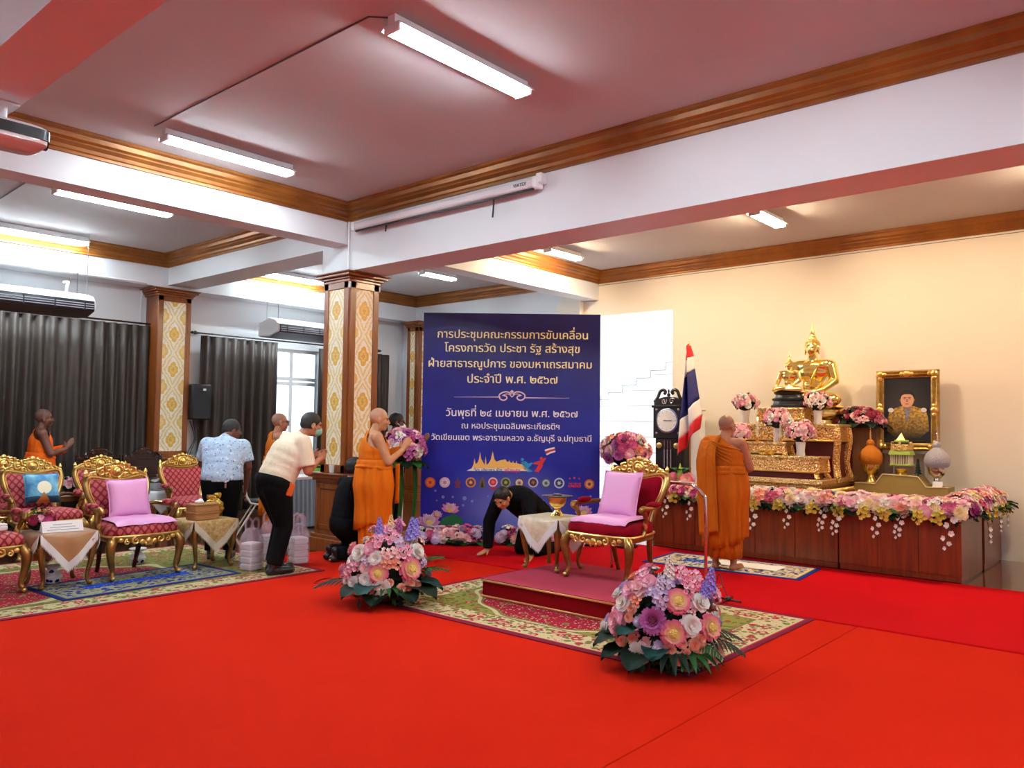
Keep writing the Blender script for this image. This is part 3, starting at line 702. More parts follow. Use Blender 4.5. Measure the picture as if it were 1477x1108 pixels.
TAN = mat('tan_satin', rgb(176, 128, 84), 0.36, bump=(14, .25), Sheen_Weight=.3)
IVORY = mat('ivory_satin', rgb(232, 222, 200), 0.35, var=(16, rgb(205, 190, 150)), bump=(14, .2))
BROC = mat('gold_brocade', rgb(206, 178, 120), 0.45, var=(34, rgb(160, 120, 58)), bump=(50, .2))
L2 = mat('pale_gold_lace', rgb(214, 204, 176), .8, bump=(150, .6))
TA = (2.93, 8.12, FZ + .006)
table('gilt-legged side table under the tan satin cloth on the left', TA, .46, .44, .5)
tablecloth('tan satin cloth with white lace, over the side table in front of the leftmost chairs', TA, .46, .44, .5, 0, TAN, drop=.33)
TB = (4.38, 8.14, FZ)
table('gilt-legged side table under the gold brocade cloth, beside the plastic bags', TB, .46, .44, .5)
tablecloth('gold brocade cloth with pale lace, on the side table holding the wooden boxes', TB, .46, .44, .5, 0, BROC, drop=.30, lace=L2)
TC = (6.16, 4.80, PZ)
table('gilt-legged side table under the ivory cloth beside the throne chair', TC, .42, .44, .5)
tablecloth('ivory satin cloth with white lace, on the podium side table beside the throne', TC, .42, .44, .5, 0, IVORY, drop=.30)
ztc = PZ + .507
# pedestal bowl and black tray on the podium table
bo = thing('pedestal_bowl', 'gold pedestal bowl on the ivory-clothed table beside the throne', 'bowl', (6.12, 4.72, ztc))
MB().lathe([(.062, 0), (.066, .012), (.05, .03), (.036, .05), (.03, .07), (.036, .085)], n=20).obj('foot', GOLDP, bo)
MB().lathe([(.036, .085), (.06, .10), (.078, .125), (.086, .16), (.088, .185), (.08, .185), (.07, .13), (.02, .10)], n=20).obj('bowl', GOLD, bo)
tr = thing('tray', 'flat black lidded tray resting on top of the gold pedestal bowl', 'tray', (6.12, 4.72, ztc + .186))
MB().lathe([(.10, 0), (.15, .006), (.152, .012), (.10, .012)], n=24).obj('plate', BLACK, tr); MB().ell((0, 0, .018), (.05, .05, .014)).obj('folded_ribbon', BLACK, tr)
# things on the left tables
za = FZ + .006 + .507; zb = FZ + .507
tn = thing('table_sign', 'folded white name card on the tan satin tablecloth', 'sign', (2.90, 7.99, za), -.10)
mb = MB(); M_ = Matrix(((0, 0, 1), (1, 0, 0), (0, 1, 0))); mb.prism([(-.06, 0), (.06, 0), (.004, .095), (-.004, .095)], -.17, .17, M_); mb.obj('card', mat('white_card', (.88, .88, .88), .5), tn, smooth=False)
mb = MB()
for r in range(3): mb.box((0, -.0485 + .014 * r * .9, .022 + .022 * r), (.26 - .05 * r, .002, .006), Rx(-.52))
mb.obj('printed_line', mat('grey_print', (.45, .47, .5), .6), tn, smooth=False)
def box_thing(label, loc, rz, m, seam=True):
    o = thing('wooden_box', label, 'box', loc, rz, 'wooden boxes on the brocade tablecloth')
    MB().box((0, 0, .03), (.27, .19, .06)).obj('body', m, o, bevel=.006); MB().box((0, 0, .072), (.276, .196, .022)).obj('lid', m, o, bevel=.006); return o
BOXW = wood('pale_wood_box', rgb(188, 138, 84), rgb(164, 112, 62), 'X', .5)
box_thing('lower pale wooden box of the pair on the brocade tablecloth', (4.30, 8.05, zb), .08, BOXW)
box_thing('upper pale wooden box of the pair, topped by a crumpled tissue', (4.30, 8.05, zb + .084), .05, BOXW)
tag(MB().ell((0, 0, .018), (.05, .035, .02)).ell((.02, .01, .03), (.025, .02, .02)).obj('tissue', mat('white_tissue', (.9, .9, .9), .8, bump=(40, .8)), loc=(4.26, 8.05, zb + .168)), 'crumpled white tissue on the upper wooden box', 'tissue')
gp = thing('gift_parcel', 'parcel wrapped in shiny gold foil behind the wooden boxes', 'parcel', (4.52, 8.22, zb), .4)
GFOIL = mat('crumpled_gold_foil', (.85, .6, .12), .2, .9, bump=(22, 1.0, None, .03))
mb = MB().ell((0, 0, .10), (.11, .10, .10), nu=18, nv=12)
for v in mb.bm.verts: v.co += V((random.uniform(-1, 1), random.uniform(-1, 1), random.uniform(-1, 1))) * .010
mb.obj('foil_wrap', GFOIL, gp); MB().tube([(0, 0, .19), (.04, .02, .23), (.09, .0, .22)], [.03, .02, .035], 8).tube([(0, 0, .19), (-.04, .0, .22), (-.08, .02, .21)], [.03, .018, .03], 8).obj('gathered_top', GFOIL, gp)
# porcelain jars under the tables
def porcelain():
    t = T('blue_white_porcelain'); v = t.voro(14); t.base(t.mix(v.lt(.30), rgb(232, 236, 242), rgb(30, 50, 120))); t.set(.12); return t.m
PORC = porcelain()
def spittoon(loc, label):
    o = thing('porcelain_jar', label, 'jar', loc, 0, None)
    MB().lathe([(.05, 0), (.07, .02), (.085, .06), (.07, .10), (.04, .12), (.04, .13)], n=20).obj('belly', PORC, o)
    MB().lathe([(.04, .13), (.06, .15), (.09, .16), (.085, .165), (.04, .145)], n=20).obj('flared_rim', PORC, o); return o
spittoon((2.92, 8.22, FZ + .006), 'blue and white porcelain jar under the tan-clothed table')
spittoon((3.95, 8.75, FZ), 'blue and white porcelain jar on the rug behind the pink-pillowed chair')

# ================================================================ farther tables along the left
TD = (AY(104, 700, 11.0).x, 11.02, 0)
table('white-topped coffee table between the back-row armchairs, with a flower bowl on it', TD, .5, .5, .62, top=WPLAS, name='coffee_table')
TE = (AY(222, 715, 11.2).x, 11.2, 0)
table('low table with white cloth and silver pot, between two back-row armchairs', TE, .42, .42, .58, name='coffee_table')
tablecloth('plain white cloth on the table under the silver pot', TE, .42, .42, .58, 0, mat('white_linen', (.8, .82, .84), .7), drop=.28)
sp_ = thing('lidded_pot', 'silver lidded pot on a white-clothed table between back-row armchairs', 'pot', (TE[0] + .02, TE[1] - .05, .588))
MB().lathe([(.10, 0), (.12, .02), (.125, .12), (.13, .13)], n=22).obj('pot', STEEL, sp_); MB().lathe([(.132, .13), (.12, .155), (.06, .18), (.02, .185), (.02, .2), (.03, .215), (.004, .23)], n=22).obj('lid', STEEL, sp_)
MB().lathe([(.13, .03), (.135, .05), (.13, .10)], n=22).obj('grey_band', GREYP, sp_)
# carved rosewood chairs against the curtain
def rosewood(label, loc, rz, w=.62):
    o = thing('carved_wooden_chair', label, 'chair', loc, rz, None); h = w / 2
    MB().box((0, 0, .43), (w, .5, .05)).obj('seat', DARKW, o, bevel=.01)
    for sx in (-1, 1):
        for sy in (-1, 1): MB().box((sx * (h - .035), sy * .21, .2), (.05, .05, .4)).obj('leg', DARKW, o, bevel=.006)
        MB().tube(smoothpath([(sx * (h - .03), -.2, .44), (sx * (h - .02), -.2, .66), (sx * (h - .02), .0, .70), (sx * (h - .03), .22, .72)], 3), .024, 8).obj('arm', DARKW, o)
    mb = MB().box((0, .235, .72), (w - .08, .03, .52))
    for s in (-1, 1): mb.box((s * (h - .03), .235, .74), (.05, .05, .62))
    mb.obj('back_panel', DARKW, o, bevel=.006)
    mb = MB(); mb.prism([(-h, 1.0), (-.2, 1.05), (-.1, 1.13), (0, 1.16), (.1, 1.13), (.2, 1.05), (h, 1.0), (.2, .98), (-.2, .98)], -.02, .02, Matrix(((1, 0, 0), (0, 0, 1), (0, 1, 0))), (0, .235, 0))
    for s in (-1, 1):
        for cx, cz, r in ((.08, 1.09, .04), (.17, 1.04, .035), (.26, 1.01, .025)): scroll(mb, (s * cx, cz), r, 1.2, 2 if s > 0 else 1.1, -s, .21, .012)
    mb.obj('carved_crest', DARKW, o); return o
p = AY(152, 652, 11.9); rosewood('dark carved rosewood chair against the widest curtain, behind the gold armchairs', (p.x, 11.9, 0), 0)
p = AY(238, 690, 11.5); rosewood('dark carved rosewood chair below the damask pilaster on the window wall', (p.x - .05, 11.85, 0), .1)
# steel tube chair
p = AY(368, 690, 9.9)
o = thing('tube_chair', 'pale steel-tube chair half hidden behind the man in the cream shirt', 'chair', (p.x + .10, 10.0, 0), 1.1)
for s in (-1, 1): MB().tube(smoothpath([(s * .2, -.25, .012), (s * .2, -.22, .42), (s * .2, .1, .45), (s * .19, .2, .80), (s * .15, .25, .96), (0, .26, .98)], 3), .013, 8).obj('frame_side', mat('cream_tube', (.78, .76, .70), .3, .3), o); MB().tube([(s * .2, .02, .44), (s * .2, .28, .012)], .012, 8).obj('leg', MATS['cream_tube'], o)
MB().box((0, -.03, .465), (.38, .38, .04)).obj('seat', BLACK, o, bevel=.015); MB().box((0, .215, .82), (.33, .03, .26), Rx(-.18)).obj('backrest', BLACK, o, bevel=.012)

# skirted table by the window with a green basket
p = AY(446, 690, 10.2); SKX = p.x + .35
sk = thing('skirted_table', 'long table with pleated grey-blue skirt below the uncovered window', 'table', (SKX, 10.35, 0))
MB().box((0, 0, .735), (1.5, .6, .03)).obj('tabletop', WPLAS, sk, bevel=.006)
SKM = mat('grey_blue_pleated_cloth', rgb(126, 146, 166), .6)
pts = [(-.75, -.3), (.75, -.3), (.75, .3), (-.75, .3), (-.75, -.3)]
mb = MB(); per = []
for (ax, ay), (bx, by) in zip(pts, pts[1:]):
    n = int(math.hypot(bx - ax, by - ay) / .0125); nx, ny = (by - ay), -(bx - ax); l = math.hypot(nx, ny)
    for i in range(n):
        t = i / n; w = .012 * math.sin(i * 2 * PI / 6); per.append((ax + (bx - ax) * t + nx / l * w, ay + (by - ay) * t + ny / l * w, nx / l, ny / l))
rs = [[V((x + nx * e, y + ny * e, z)) for x, y, nx, ny in per] for z, e in ((.72, 0.004), (.4, .02), (.03, .035))]
mb.rings(rs, caps=False); mb.obj('skirt', SKM, sk)
MB().box((0, 0, .753), (1.52, .62, .006)).obj('white_cloth', mat('white_linen', (.8, .82, .84), .7), sk)
bk = thing('basket', 'small lime green plastic basket on the skirted table', 'basket', (AY(455, 668, 10.15).x, 10.15, .757))
GRN = mat('lime_plastic', rgb(120, 214, 40), .4)
mb = MB(); mb.rings([[V((math.copysign(abs(math.cos(a)) ** .5, math.cos(a)) * .12 * k, math.copysign(abs(math.sin(a)) ** .5, math.sin(a)) * .085 * k, z)) for a in [2 * PI * i / 28 for i in range(28)]] for k, z in ((.85, 0), (1, .11), (.96, .11), (.82, .008))]); mb.obj('body', GRN, bk)
MB().tube([(-.12, 0, .105), (-.11, 0, .15), (0, 0, .165), (.11, 0, .15), (.12, 0, .105)], .008, 6).obj('handle', GRN, bk)

# plastic bags with stacked foam boxes
PB = T('thin_pink_plastic'); PB.base((.88, .66, .82)); PB.set(.25, Alpha=.30); PB.bump(PB.noise(18, 4), 1.0, .03)
FOAM = mat('white_foam', (.84, .80, .80), .7)
def bag(loc, rz, label, n=4, w=.19, d=.19):
    o = thing('carrier_bag', label, 'bag', loc, rz, None); h = n * .075
    mb = MB(); rs = []
    for z, k in ((0.0, .92), (.02, 1.04), (h * .5, 1.08), (h, 1.06), (h + .06, .9), (h + .11, .62), (h + .13, .5)):
        rs.append([V((math.copysign(abs(math.cos(a)) ** .45, math.cos(a)) * w / 2 * k * (1 + .04 * math.sin(a * 7 + z * 30)), math.copysign(abs(math.sin(a)) ** .45, math.sin(a)) * d / 2 * k * (1 + .04 * math.sin(a * 6 + z * 22)), z)) for a in [2 * PI * i / 32 for i in range(32)]])
    mb.rings(rs); mb.obj('bag', PB.m, o)
    for s in (-1, 1):
        p = smoothpath([(-.05, s * .03, h + .10), (-.045, s * .05, h + .19), (0, s * .055, h + .235), (.045, s * .05, h + .19), (.05, s * .03, h + .10)], 3); MB().tube(p, .016, 6, flat=.25).obj('handle', PB.m, o)
    return o
def foambox(loc, rz, label):
    o = thing('foam_box', label, 'food box', loc, rz, 'foam food boxes in the carrier bags')
    MB().box((0, 0, .018), (.155, .155, .036), taper=1.06).obj('tray', FOAM, o, bevel=.008); MB().box((0, 0, .052), (.165, .165, .030), taper=.9).obj('lid', FOAM, o, bevel=.008); return o
fb0 = None
for bi, (px, py, rz, lab, wh) in enumerate(((362, 822, .2, 'pink-tinted carrier bag of foam boxes nearest the brocade table', 'in the bag nearest the brocade table'), (388, 808, .1, 'pink-tinted carrier bag between the brocade table and the cream-shirted man', 'in the middle carrier bag'), (430, 812, -.2, 'pink-tinted carrier bag to the right of the cream-shirted man', 'in the bag right of the cream-shirted man'))):
    p = AZ(px, py, FZ); bag(p, rz, lab)
    for k in range(4):
        lo = (p.x, p.y, FZ + .006 + k * .0705); lb = 'white foam food box %s, %s' % (wh, ('lowest of its stack', 'second from the bottom', 'third from the bottom', 'topmost of its stack')[k])
        if fb0 is None: fb0 = foambox(lo, rz, lb)
        else: dup(fb0, lo, rz, lb)

# ================================================================ fittings high up
def aircon(px0, label, x0, x1, y=12.05, zb=3.02):
    o = thing('air_conditioner', label, 'air conditioner', ((x0 + x1) / 2, y, zb)); h = (x1 - x0) / 2
    M_ = Matrix(((0, 0, 1), (1, 0, 0), (0, 1, 0)))
    MB().prism([(-.30, .12), (-.28, .07), (-.02, 0), (.33, 0.02), (.33, .26), (.0, .33), (-.2, .28), (-.285, .2)], -h, h, M_).obj('casing', WPLAS, o, bevel=.015)
    mb = MB(); mb.prism([(-.300, .20), (-.314, .15), (-.316, .09), (-.295, .055), (-.25, .055), (-.25, .21)], -h + .03, h - .03, M_); mb.obj('air_outlet', BLACK, o)
    mb = MB()
    for k in range(3): mb.box((0, -.316, .155 - .032 * k), (2 * h - .08, .012, .009))
    mb.obj('louvre', mat('lilac_grey_louvre', (.55, .56, .68), .4), o)
    for k in range(5): MB().box((-h + .16 + (2 * h - .32) * k / 4, -.318, .125), (.016, .014, .12)).obj('divider', BLACK, o)
    MB().prism([(-.28, .06), (-.02, -.008), (.32, .012), (.32, .02), (-.02, .002), (-.28, .07)], -h + .02, h - .02, M_).obj('intake_grille', mat('grey_brown_grille', (.10, .085, .075), .6), o)
    for sx in (-1, 1):
        for sy in (-.15, .2): MB().tube([(sx * (h - .08), sy, .25), (sx * (h - .08), sy, CEIL - zb if sy < 0 else 3.68 - zb)], .006, 6).obj('hanging_rod', STEEL, o)
    MB().tube(smoothpath([(h - .25, .1, .3), (h - .24, .14, .42), (h - .2, .2, .5), (h - .2, .36, .52)], 3), .02, 8).obj('pipe', WPLAS, o)
    return o
aircon(0, 'long white ceiling-hung air conditioner above the widest curtain at the left edge', 2.75, 4.60)
p = AY(378, 470, 11.9); aircon(0, 'ceiling-hung air conditioner over the uncovered window, partly behind the big column', p.x + .22, p.x + 1.85)
# light pipes along the window beam
conduit([(2.0, YW0 - .02, 3.70), (5.6, YW0 - .02, 3.70)], 'white cable trunking along the lower edge of the window beam', .02)
# projector under the near beam
pr = thing('projector', 'white and black projector under the near ceiling beam at the left edge', 'projector', (1.50, 5.28, 3.16), .0)
MB().rings([[V((.22 * math.copysign(abs(math.cos(a)) ** .35, math.cos(a)) * k, .16 * math.copysign(abs(math.sin(a)) ** .35, math.sin(a)) * k, z)) for a in [2 * PI * i / 36 for i in range(36)]] for k, z in ((.86, 0), (.97, .012), (1, .06), (.97, .105), (.9, .115))]).obj('casing', mat('glossy_white_casing', (.8, .78, .78), .12), pr)
MB().rings([[V((.225 * math.copysign(abs(math.cos(a)) ** .35, math.cos(a)), .165 * math.copysign(abs(math.sin(a)) ** .35, math.sin(a)), z)) for a in [2 * PI * i / 36 for i in range(36)]] for z in (.035, .095)]).obj('dark_grille_band', BLACK, pr)
MB().lathe([(.045, 0), (.045, .02), (.03, .025)], (.222, 0, .065), 16, Ry(PI / 2)).obj('lens', BLACK, pr)
MB().tube([(0, 0, .11), (0, 0, .235)], .025, 10).box((0, 0, .23), (.14, .14, .012)).obj('ceiling_mount', WPLAS, pr)
# rolled-up projection screen on the beam face
p0, p1 = AX(515, 330, 5.93), AX(787, 268, 5.93)
scn = thing('projection_screen', 'rolled-up white projection screen casing on the beam above the banner', 'projection screen', (5.87, (p0.y + p1.y) / 2, 3.885)); hl = (p0.y - p1.y) / 2 - .06
MB().box((0, 0, 0), (.11, 2 * hl, .10)).obj('casing', mat('pale_casing', (.72, .66, .68), .4), scn, bevel=.03, bseg=3)
MB().box((0, -hl - .01, 0), (.12, .05, .11)).box((.02, -hl - .04, .04), (.1, .07, .1)).obj('end_cap', WPLAS, scn, bevel=.012)
MB().box((0, hl + .01, 0), (.12, .05, .11)).obj('end_cap', WPLAS, scn, bevel=.012)
MB().box((-.02, 0, -.058), (.03, 2 * hl - .05, .02)).obj('black_bottom_bar', BLACK, scn, bevel=.004)
for py_, l in ((AX(717, 293, 5.9).y, .19), (AX(562, 330, 5.9).y, .08)):
    yy = py_ - scn.location.y; MB().tube([(-.02, yy, -.06), (-.022, yy + .004, -.06 - l * .6), (-.02, yy + .014, -.06 - l)], .012, 6, flat=.4).obj('pull_strap', BLACK, scn)
MB().tube([(.03, -hl, .062), (.04, hl, .058)], .006, 6).obj('cable', BLACK, scn)

# text as mesh, with Thai tone marks lifted above vowels
UPPER, TONE, TALL = set('ัิีึืํ็'), set('่้๊๋์'), set('ปฝฟ')
SPL = {}
def spl_of(ch):
    if ch not in SPL:
        cu = bpy.data.curves.new('t', 'FONT'); cu.body = ch; o = bpy.data.objects.new('t', cu); C.objects.link(o)
        dg = bpy.context.evaluated_depsgraph_get(); SPL[ch] = len(o.evaluated_get(dg).to_curve(dg).splines); bpy.data.objects.remove(o)
    return SPL[ch]
def text_mesh(s, width, depth=.004, bold=.0, height=None):
    """mesh of a line of text centred at the origin in the XZ plane, facing -Y"""
    cu = bpy.data.curves.new('t', 'FONT'); cu.body = s; o = bpy.data.objects.new('t', cu); C.objects.link(o)
    dg = bpy.context.evaluated_depsgraph_get(); src = o.evaluated_get(dg).to_curve(dg); sp = list(src.splines); k = 0; prev = ''; tall = False; objs = []
    area = lambda q: sum(a.co.x * b.co.y - b.co.x * a.co.y for a, b in zip(q.bezier_points, list(q.bezier_points[1:]) + [q.bezier_points[0]]))
    def box_(q): xs = [p.co.x for p in q.bezier_points]; ys = [p.co.y for p in q.bezier_points]; return min(xs), max(xs), min(ys), max(ys)
    for ch in s:
        n = spl_of(ch); dx = dy = 0
        if ch not in UPPER and ch not in TONE and ch not in 'ุู': tall = ch in TALL
        if ch in UPPER and tall: dx = -.14
        if ch in TONE: dy = .21 if (prev in UPPER) else 0.0; dx = -.14 if tall else 0.0
        qs = sp[k:k + n]; k += n
        if ch.strip(): prev = ch
        if not qs: continue
        big = max(qs, key=lambda q: abs(area(q))); sg = area(big) > 0; outs = [[q] for q in qs if (area(q) > 0) == sg]
        for q in qs:
            if (area(q) > 0) != sg:       # a counter goes with the smallest stroke round it
                b = box_(q); c = ((b[0] + b[1]) / 2, (b[2] + b[3]) / 2); fit = [g for g in outs if box_(g[0])[0] < c[0] < box_(g[0])[1] and box_(g[0])[2] < c[1] < box_(g[0])[3]] or outs
                min(fit, key=lambda g: abs(area(g[0]))).append(q)
        for g in outs:
            c2 = bpy.data.curves.new('t2', 'CURVE'); c2.dimensions = '2D'; c2.fill_mode = 'BOTH'; c2.extrude = .5; c2.resolution_u = 3
            for q in g:
                w = c2.splines.new('BEZIER'); w.bezier_points.add(len(q.bezier_points) - 1); w.use_cyclic_u = True; d = V((dx, dy, 0))
                for a, b in zip(w.bezier_points, q.bezier_points):
                    a.handle_left_type = a.handle_right_type = 'FREE'; a.co = b.co + d; a.handle_left = b.handle_left + d; a.handle_right = b.handle_right + d
            o2 = bpy.data.objects.new('t2', c2); C.objects.link(o2); objs.append(o2)
    bpy.data.objects.remove(o); dg = bpy.context.evaluated_depsgraph_get(); bm = bmesh.new(); ME = []
    for o2 in objs: m_ = bpy.data.meshes.new_from_object(o2.evaluated_get(dg)); ME.append(m_)
    for k, q in enumerate((0.0,) if not bold else (-bold, bold)):      # a second, slightly shifted strike thickens the strokes
        for m_ in ME:
            n0 = len(bm.verts); bm.from_mesh(m_); bm.verts.ensure_lookup_table()
            for v in bm.verts[n0:]: v.co.x += q; v.co.z -= .02 * k
    for m_ in ME: bpy.data.meshes.remove(m_)
    for o2 in objs: bpy.data.objects.remove(o2)
    m = bpy.data.meshes.new('text'); bm.to_mesh(m); bm.free()
    xs = [v.co.x for v in m.vertices]; ys = [v.co.y for v in m.vertices]; sx = width / (max(xs) - min(xs)); cx = (max(xs) + min(xs)) / 2
    sy = sx if not height else height / (max(ys) - min(ys))
    for v in m.vertices: v.co = V(((v.co.x - cx) * sx, -(v.co.z + .5) * depth, v.co.y * sy))
    return m
tm = text_mesh('VERTEX', .17, .002, .02); o = add('brand_lettering', tm, BLACK, scn); o.location = (-.056, AX(750, 273, 5.82).y - scn.location.y, -.015); o.rotation_euler = (0, 0, -PI / 2)
def words_of(m):
    """split a text mesh into one mesh per word"""
    bm = bmesh.new(); bm.from_mesh(m); bm.verts.ensure_lookup_table(); seen = set(); isl = []
    for v in bm.verts:
        if v.index in seen: continue
        st = [v]; grp = []; seen.add(v.index)
        while st:
            q = st.pop(); grp.append(q.index)
            for e in q.link_edges:
                w = e.other_vert(q)
                if w.index not in seen: seen.add(w.index); st.append(w)
        xs = [bm.verts[i].co.x for i in grp]; isl.append((min(xs), max(xs), grp))
    zs = [v.co.z for v in bm.verts]; gap = (max(zs) - min(zs)) * .16; isl.sort(); out = []
    for a, b, g in isl:
        if out and a - out[-1][0] < gap: out[-1][0] = max(out[-1][0], b); out[-1][1].update(g)
        else: out.append([b, set(g)])
    res = []
    for b, g in out:
        c = bm.copy(); c.verts.ensure_lookup_table(); bmesh.ops.delete(c, geom=[v for v in c.verts if v.index not in g], context='VERTS'); r = bpy.data.meshes.new('word'); c.to_mesh(r); c.free(); res.append(r)
    bm.free(); return res
# loudspeaker beside the pilaster
p = AY(288, 580, 12.35)
o = thing('loudspeaker', 'black loudspeaker hung on the wall beside the damask pilaster', 'loudspeaker', (p.x + .02, 12.42, p.z), -.15)
MB().box((0, 0, 0), (.32, .28, .58)).obj('cabinet', BLACK, o, bevel=.03); MB().box((0, -.142, -.02), (.27, .01, .50)).obj('grille', mat('black_mesh', (.02, .02, .022), .8, bump=(200, .6)), o, bevel=.004)
MB().box((.04, -.149, .2), (.05, .004, .035)).obj('maker_badge', WPLAS, o); MB().box((0, .22, 0), (.08, .2, .1)).obj('wall_bracket', BLACK, o)
for s, m_ in ((0, BLACK), (1, BLACK)): conduit(smoothpath([(p.x - .04 + .05 * s, 12.58, p.z - .3), (p.x + .06 + .02 * s, 12.6, p.z - .6), (p.x - .06 + .04 * s, 12.58, p.z - .85), (p.x - .02, 12.6, p.z - 1.25)], 4), 'black cable hanging below the loudspeaker, %s strand' % ('nearer' if s else 'farther'), .008, BLACK)
# wall socket with its lead beside the pilaster
p = AY(222, 622, 12.83)
o = thing('wall_socket', 'small white socket box on the wall left of the damask pilaster', 'socket', (p.x, 12.83, p.z)); MB().box((0, 0, 0), (.12, .04, .07)).obj('box', WPLAS, o, bevel=.006); MB().tube(smoothpath([(.05, -.02, 0), (.08, -.05, -.1), (.07, -.04, -.4)], 3), .008, 6).obj('lead', BLACK, o)

# ================================================================ the blue banner
BL, BR = V((7.26, 7.88, 0)), V((8.81, 6.09, 0)); BD = (BR - BL); BWID = BD.length; bu = BD.normalized(); bn = V((bu.y, -bu.x, 0))
if bn.dot(V((-1, -1, 0))) < 0: bn = -bn
BH = 3.03; bc = (BL + BR) / 2; bang = math.atan2(bu.y, bu.x)
ban = thing('banner', 'tall deep blue meeting banner with gold and white Thai lettering, behind the kneeling man', 'banner', (bc.x, bc.y, .0185), bang)
def BP(px, py):           # pixel on the banner -> its own (x, z)
    d = ray(px, py); o_ = V((0, 0, H0)); t = (bc - o_).dot(bn) / d.dot(bn); p = o_ + d * t - bc; return p.dot(bu), p.z - .0185
t = T('printed_blue_vinyl'); x, y, z = t.xyz(); n = t.noise(1.6, 3)
gx, gz = BP(738, 735)
c = t.mix(((z - .7) / 2.0).mx(0.0).mn(1.0), rgb(10, 36, 170), rgb(26, 20, 96))
g = (((x - gx) / 1.05).pw(2.0) + ((z - gz) / .75).pw(2.0)).op('SQRT'); g = (1.0 - g).mx(0.0).pw(1.5)
c = t.mix(g * .85, c, rgb(134, 146, 222)); c = t.mix((n - .45).mx(0.0) * 0.8, c, rgb(40, 60, 190)); t.base(c); t.set(.32)
MB().box((0, .02, BH / 2 + .01), (BWID, .04, BH - .02)).obj('printed_sheet', t.m, ban, smooth=False)
mb = MB()
for s in (-1, 1): mb.box((s * (BWID / 2 - .03), .06, BH / 2), (.04, .04, BH)); mb.box((s * (BWID / 2 - .3), .28, .02), (.05, .5, .04))
mb.box((0, .06, BH - .1), (BWID - .06, .03, .04)).box((0, .06, 1.4), (BWID - .06, .03, .04)); mb.obj('back_frame', mat('plain_timber', (.5, .36, .22), .7), ban)
def bpart(name, m, mt): o = add(name, m, mt, ban); return o
YEL = mat('printed_pale_gold', rgb(255, 246, 190), .4); WHT = mat('printed_white', (.95, .95, .96), .4)
LINES = [('การประชุมคณะกรรมการขับเคลื่อน', 631, 848, 479.5, 487, YEL), ('โครงการวัด ประชา รัฐ สร้างสุข', 641, 836, 500, 507, YEL), ('ฝ่ายสาธารณูปการ ของมหาเถรสมาคม', 618, 853.5, 522, 529, YEL), ('ประจำปี พ.ศ. ๒๕๖๗', 674, 804, 545, 552, YEL),
         ('วันพุธที่ ๒๔ เมษายน พ.ศ. ๒๕๖๗', 643, 833, 594, 600, WHT), ('ณ หอประชุมเฉลิมพระเกียรติฯ', 665.5, 807, 613, 618, WHT), ('วัดเขียนเขต พระอารามหลวง อ.ธัญบุรี จ.ปทุมธานี', 622, 853, 629, 634.5, WHT)]
for s, xa, xb, yc, yb, mt in LINES:
    a, b = BP(xa, yb), BP(xb, yb + (xb - xa) * .012); m = text_mesh(s, b[0] - a[0], .003, .012)
    cx = (a[0] + b[0]) / 2; zb_ = (a[1] + b[1]) / 2
    for v in m.vertices: v.co += V((cx, -.0005, zb_))
    for w_ in words_of(m): bpart('lettering', w_, mt)
def bshape(name, polys, mt, dep=.003, lift=0.0):
    """flat printed figure: polygons given in picture pixels of the banner"""
    mb = MB()
    for poly in polys: mb.prism([BP(*p) for p in poly], -dep - lift, -.0002 - lift, Matrix(((1, 0, 0), (0, 0, 1), (0, 1, 0))))
    return mb.obj(name, mt, ban, smooth=False)
def disc(cx, cy, r, n=24): return [(cx + r * math.cos(2 * PI * i / n), cy + r * math.sin(2 * PI * i / n)) for i in range(n)]
def line_poly(pts, w):
    L, Rr = [], []
    for i, p in enumerate(pts):
        a, b = pts[max(0, i - 1)], pts[min(len(pts) - 1, i + 1)]; dx, dy = b[0] - a[0], b[1] - a[1]; l = math.hypot(dx, dy) or 1; ww = w[i] if hasattr(w, '__len__') else w
        L.append((p[0] - dy / l * ww, p[1] + dx / l * ww)); Rr.append((p[0] + dy / l * ww, p[1] - dx / l * ww))
    return L + Rr[::-1]
PNKW = mat('printed_pale_pink', rgb(240, 214, 226), .4)
orn = [[(655, 572.6), (722, 572.2), (722, 573.4), (655, 573.0)], [(756, 573.2), (821, 574.2), (821, 574.6), (756, 574.6)], [(738.5, 562.5), (741.5, 565), (738.5, 567.8), (735.5, 565)]]
for s in (-1, 1):
    c_ = [(738.5 + s * q[0], q[1]) for q in ((1, 569), (6, 565.5), (13, 566), (18.5, 570), (17, 575.5), (12, 577.5), (7.5, 575), (8.5, 571.5), (12, 571))]
    orn.append(line_poly([(p.x, p.y) for p in smoothpath([(x, y, 0) for x, y in c_], 3)], .9)); c_ = [(738.5 + s * q[0], q[1]) for q in ((0, 573), (4, 569), (9, 568.5), (14, 571))]
    orn.append(line_poly([(p.x, p.y) for p in smoothpath([(x, y, 0) for x, y in c_], 3)], .6))
bshape('ornament', orn, PNKW)
sil = [(673, 679)] + [(680, 676), (683, 670), (684.5, 661), (686, 670), (689, 667), (691, 662), (692.5, 652), (694, 662), (697, 667), (699, 671), (700.5, 658), (702, 671), (705, 668), (708, 663), (710.7, 651), (713.4, 663), (716, 666), (722, 664), (729, 662.5), (731, 666), (734, 666), (735, 663.5), (736, 667), (739, 668), (740, 664.5), (741, 668), (744, 668), (745, 664.5), (746, 668.5), (753, 670), (762, 679)]
bshape('temple_silhouette', [sil], mat('printed_orange_yellow', rgb(255, 206, 110), .4))
bshape('silhouette_foot', [[(673, 679.3), (681, 675.5), (752, 676), (762, 679.6)]], mat('printed_cream', rgb(250, 246, 232), .4), lift=.0015)
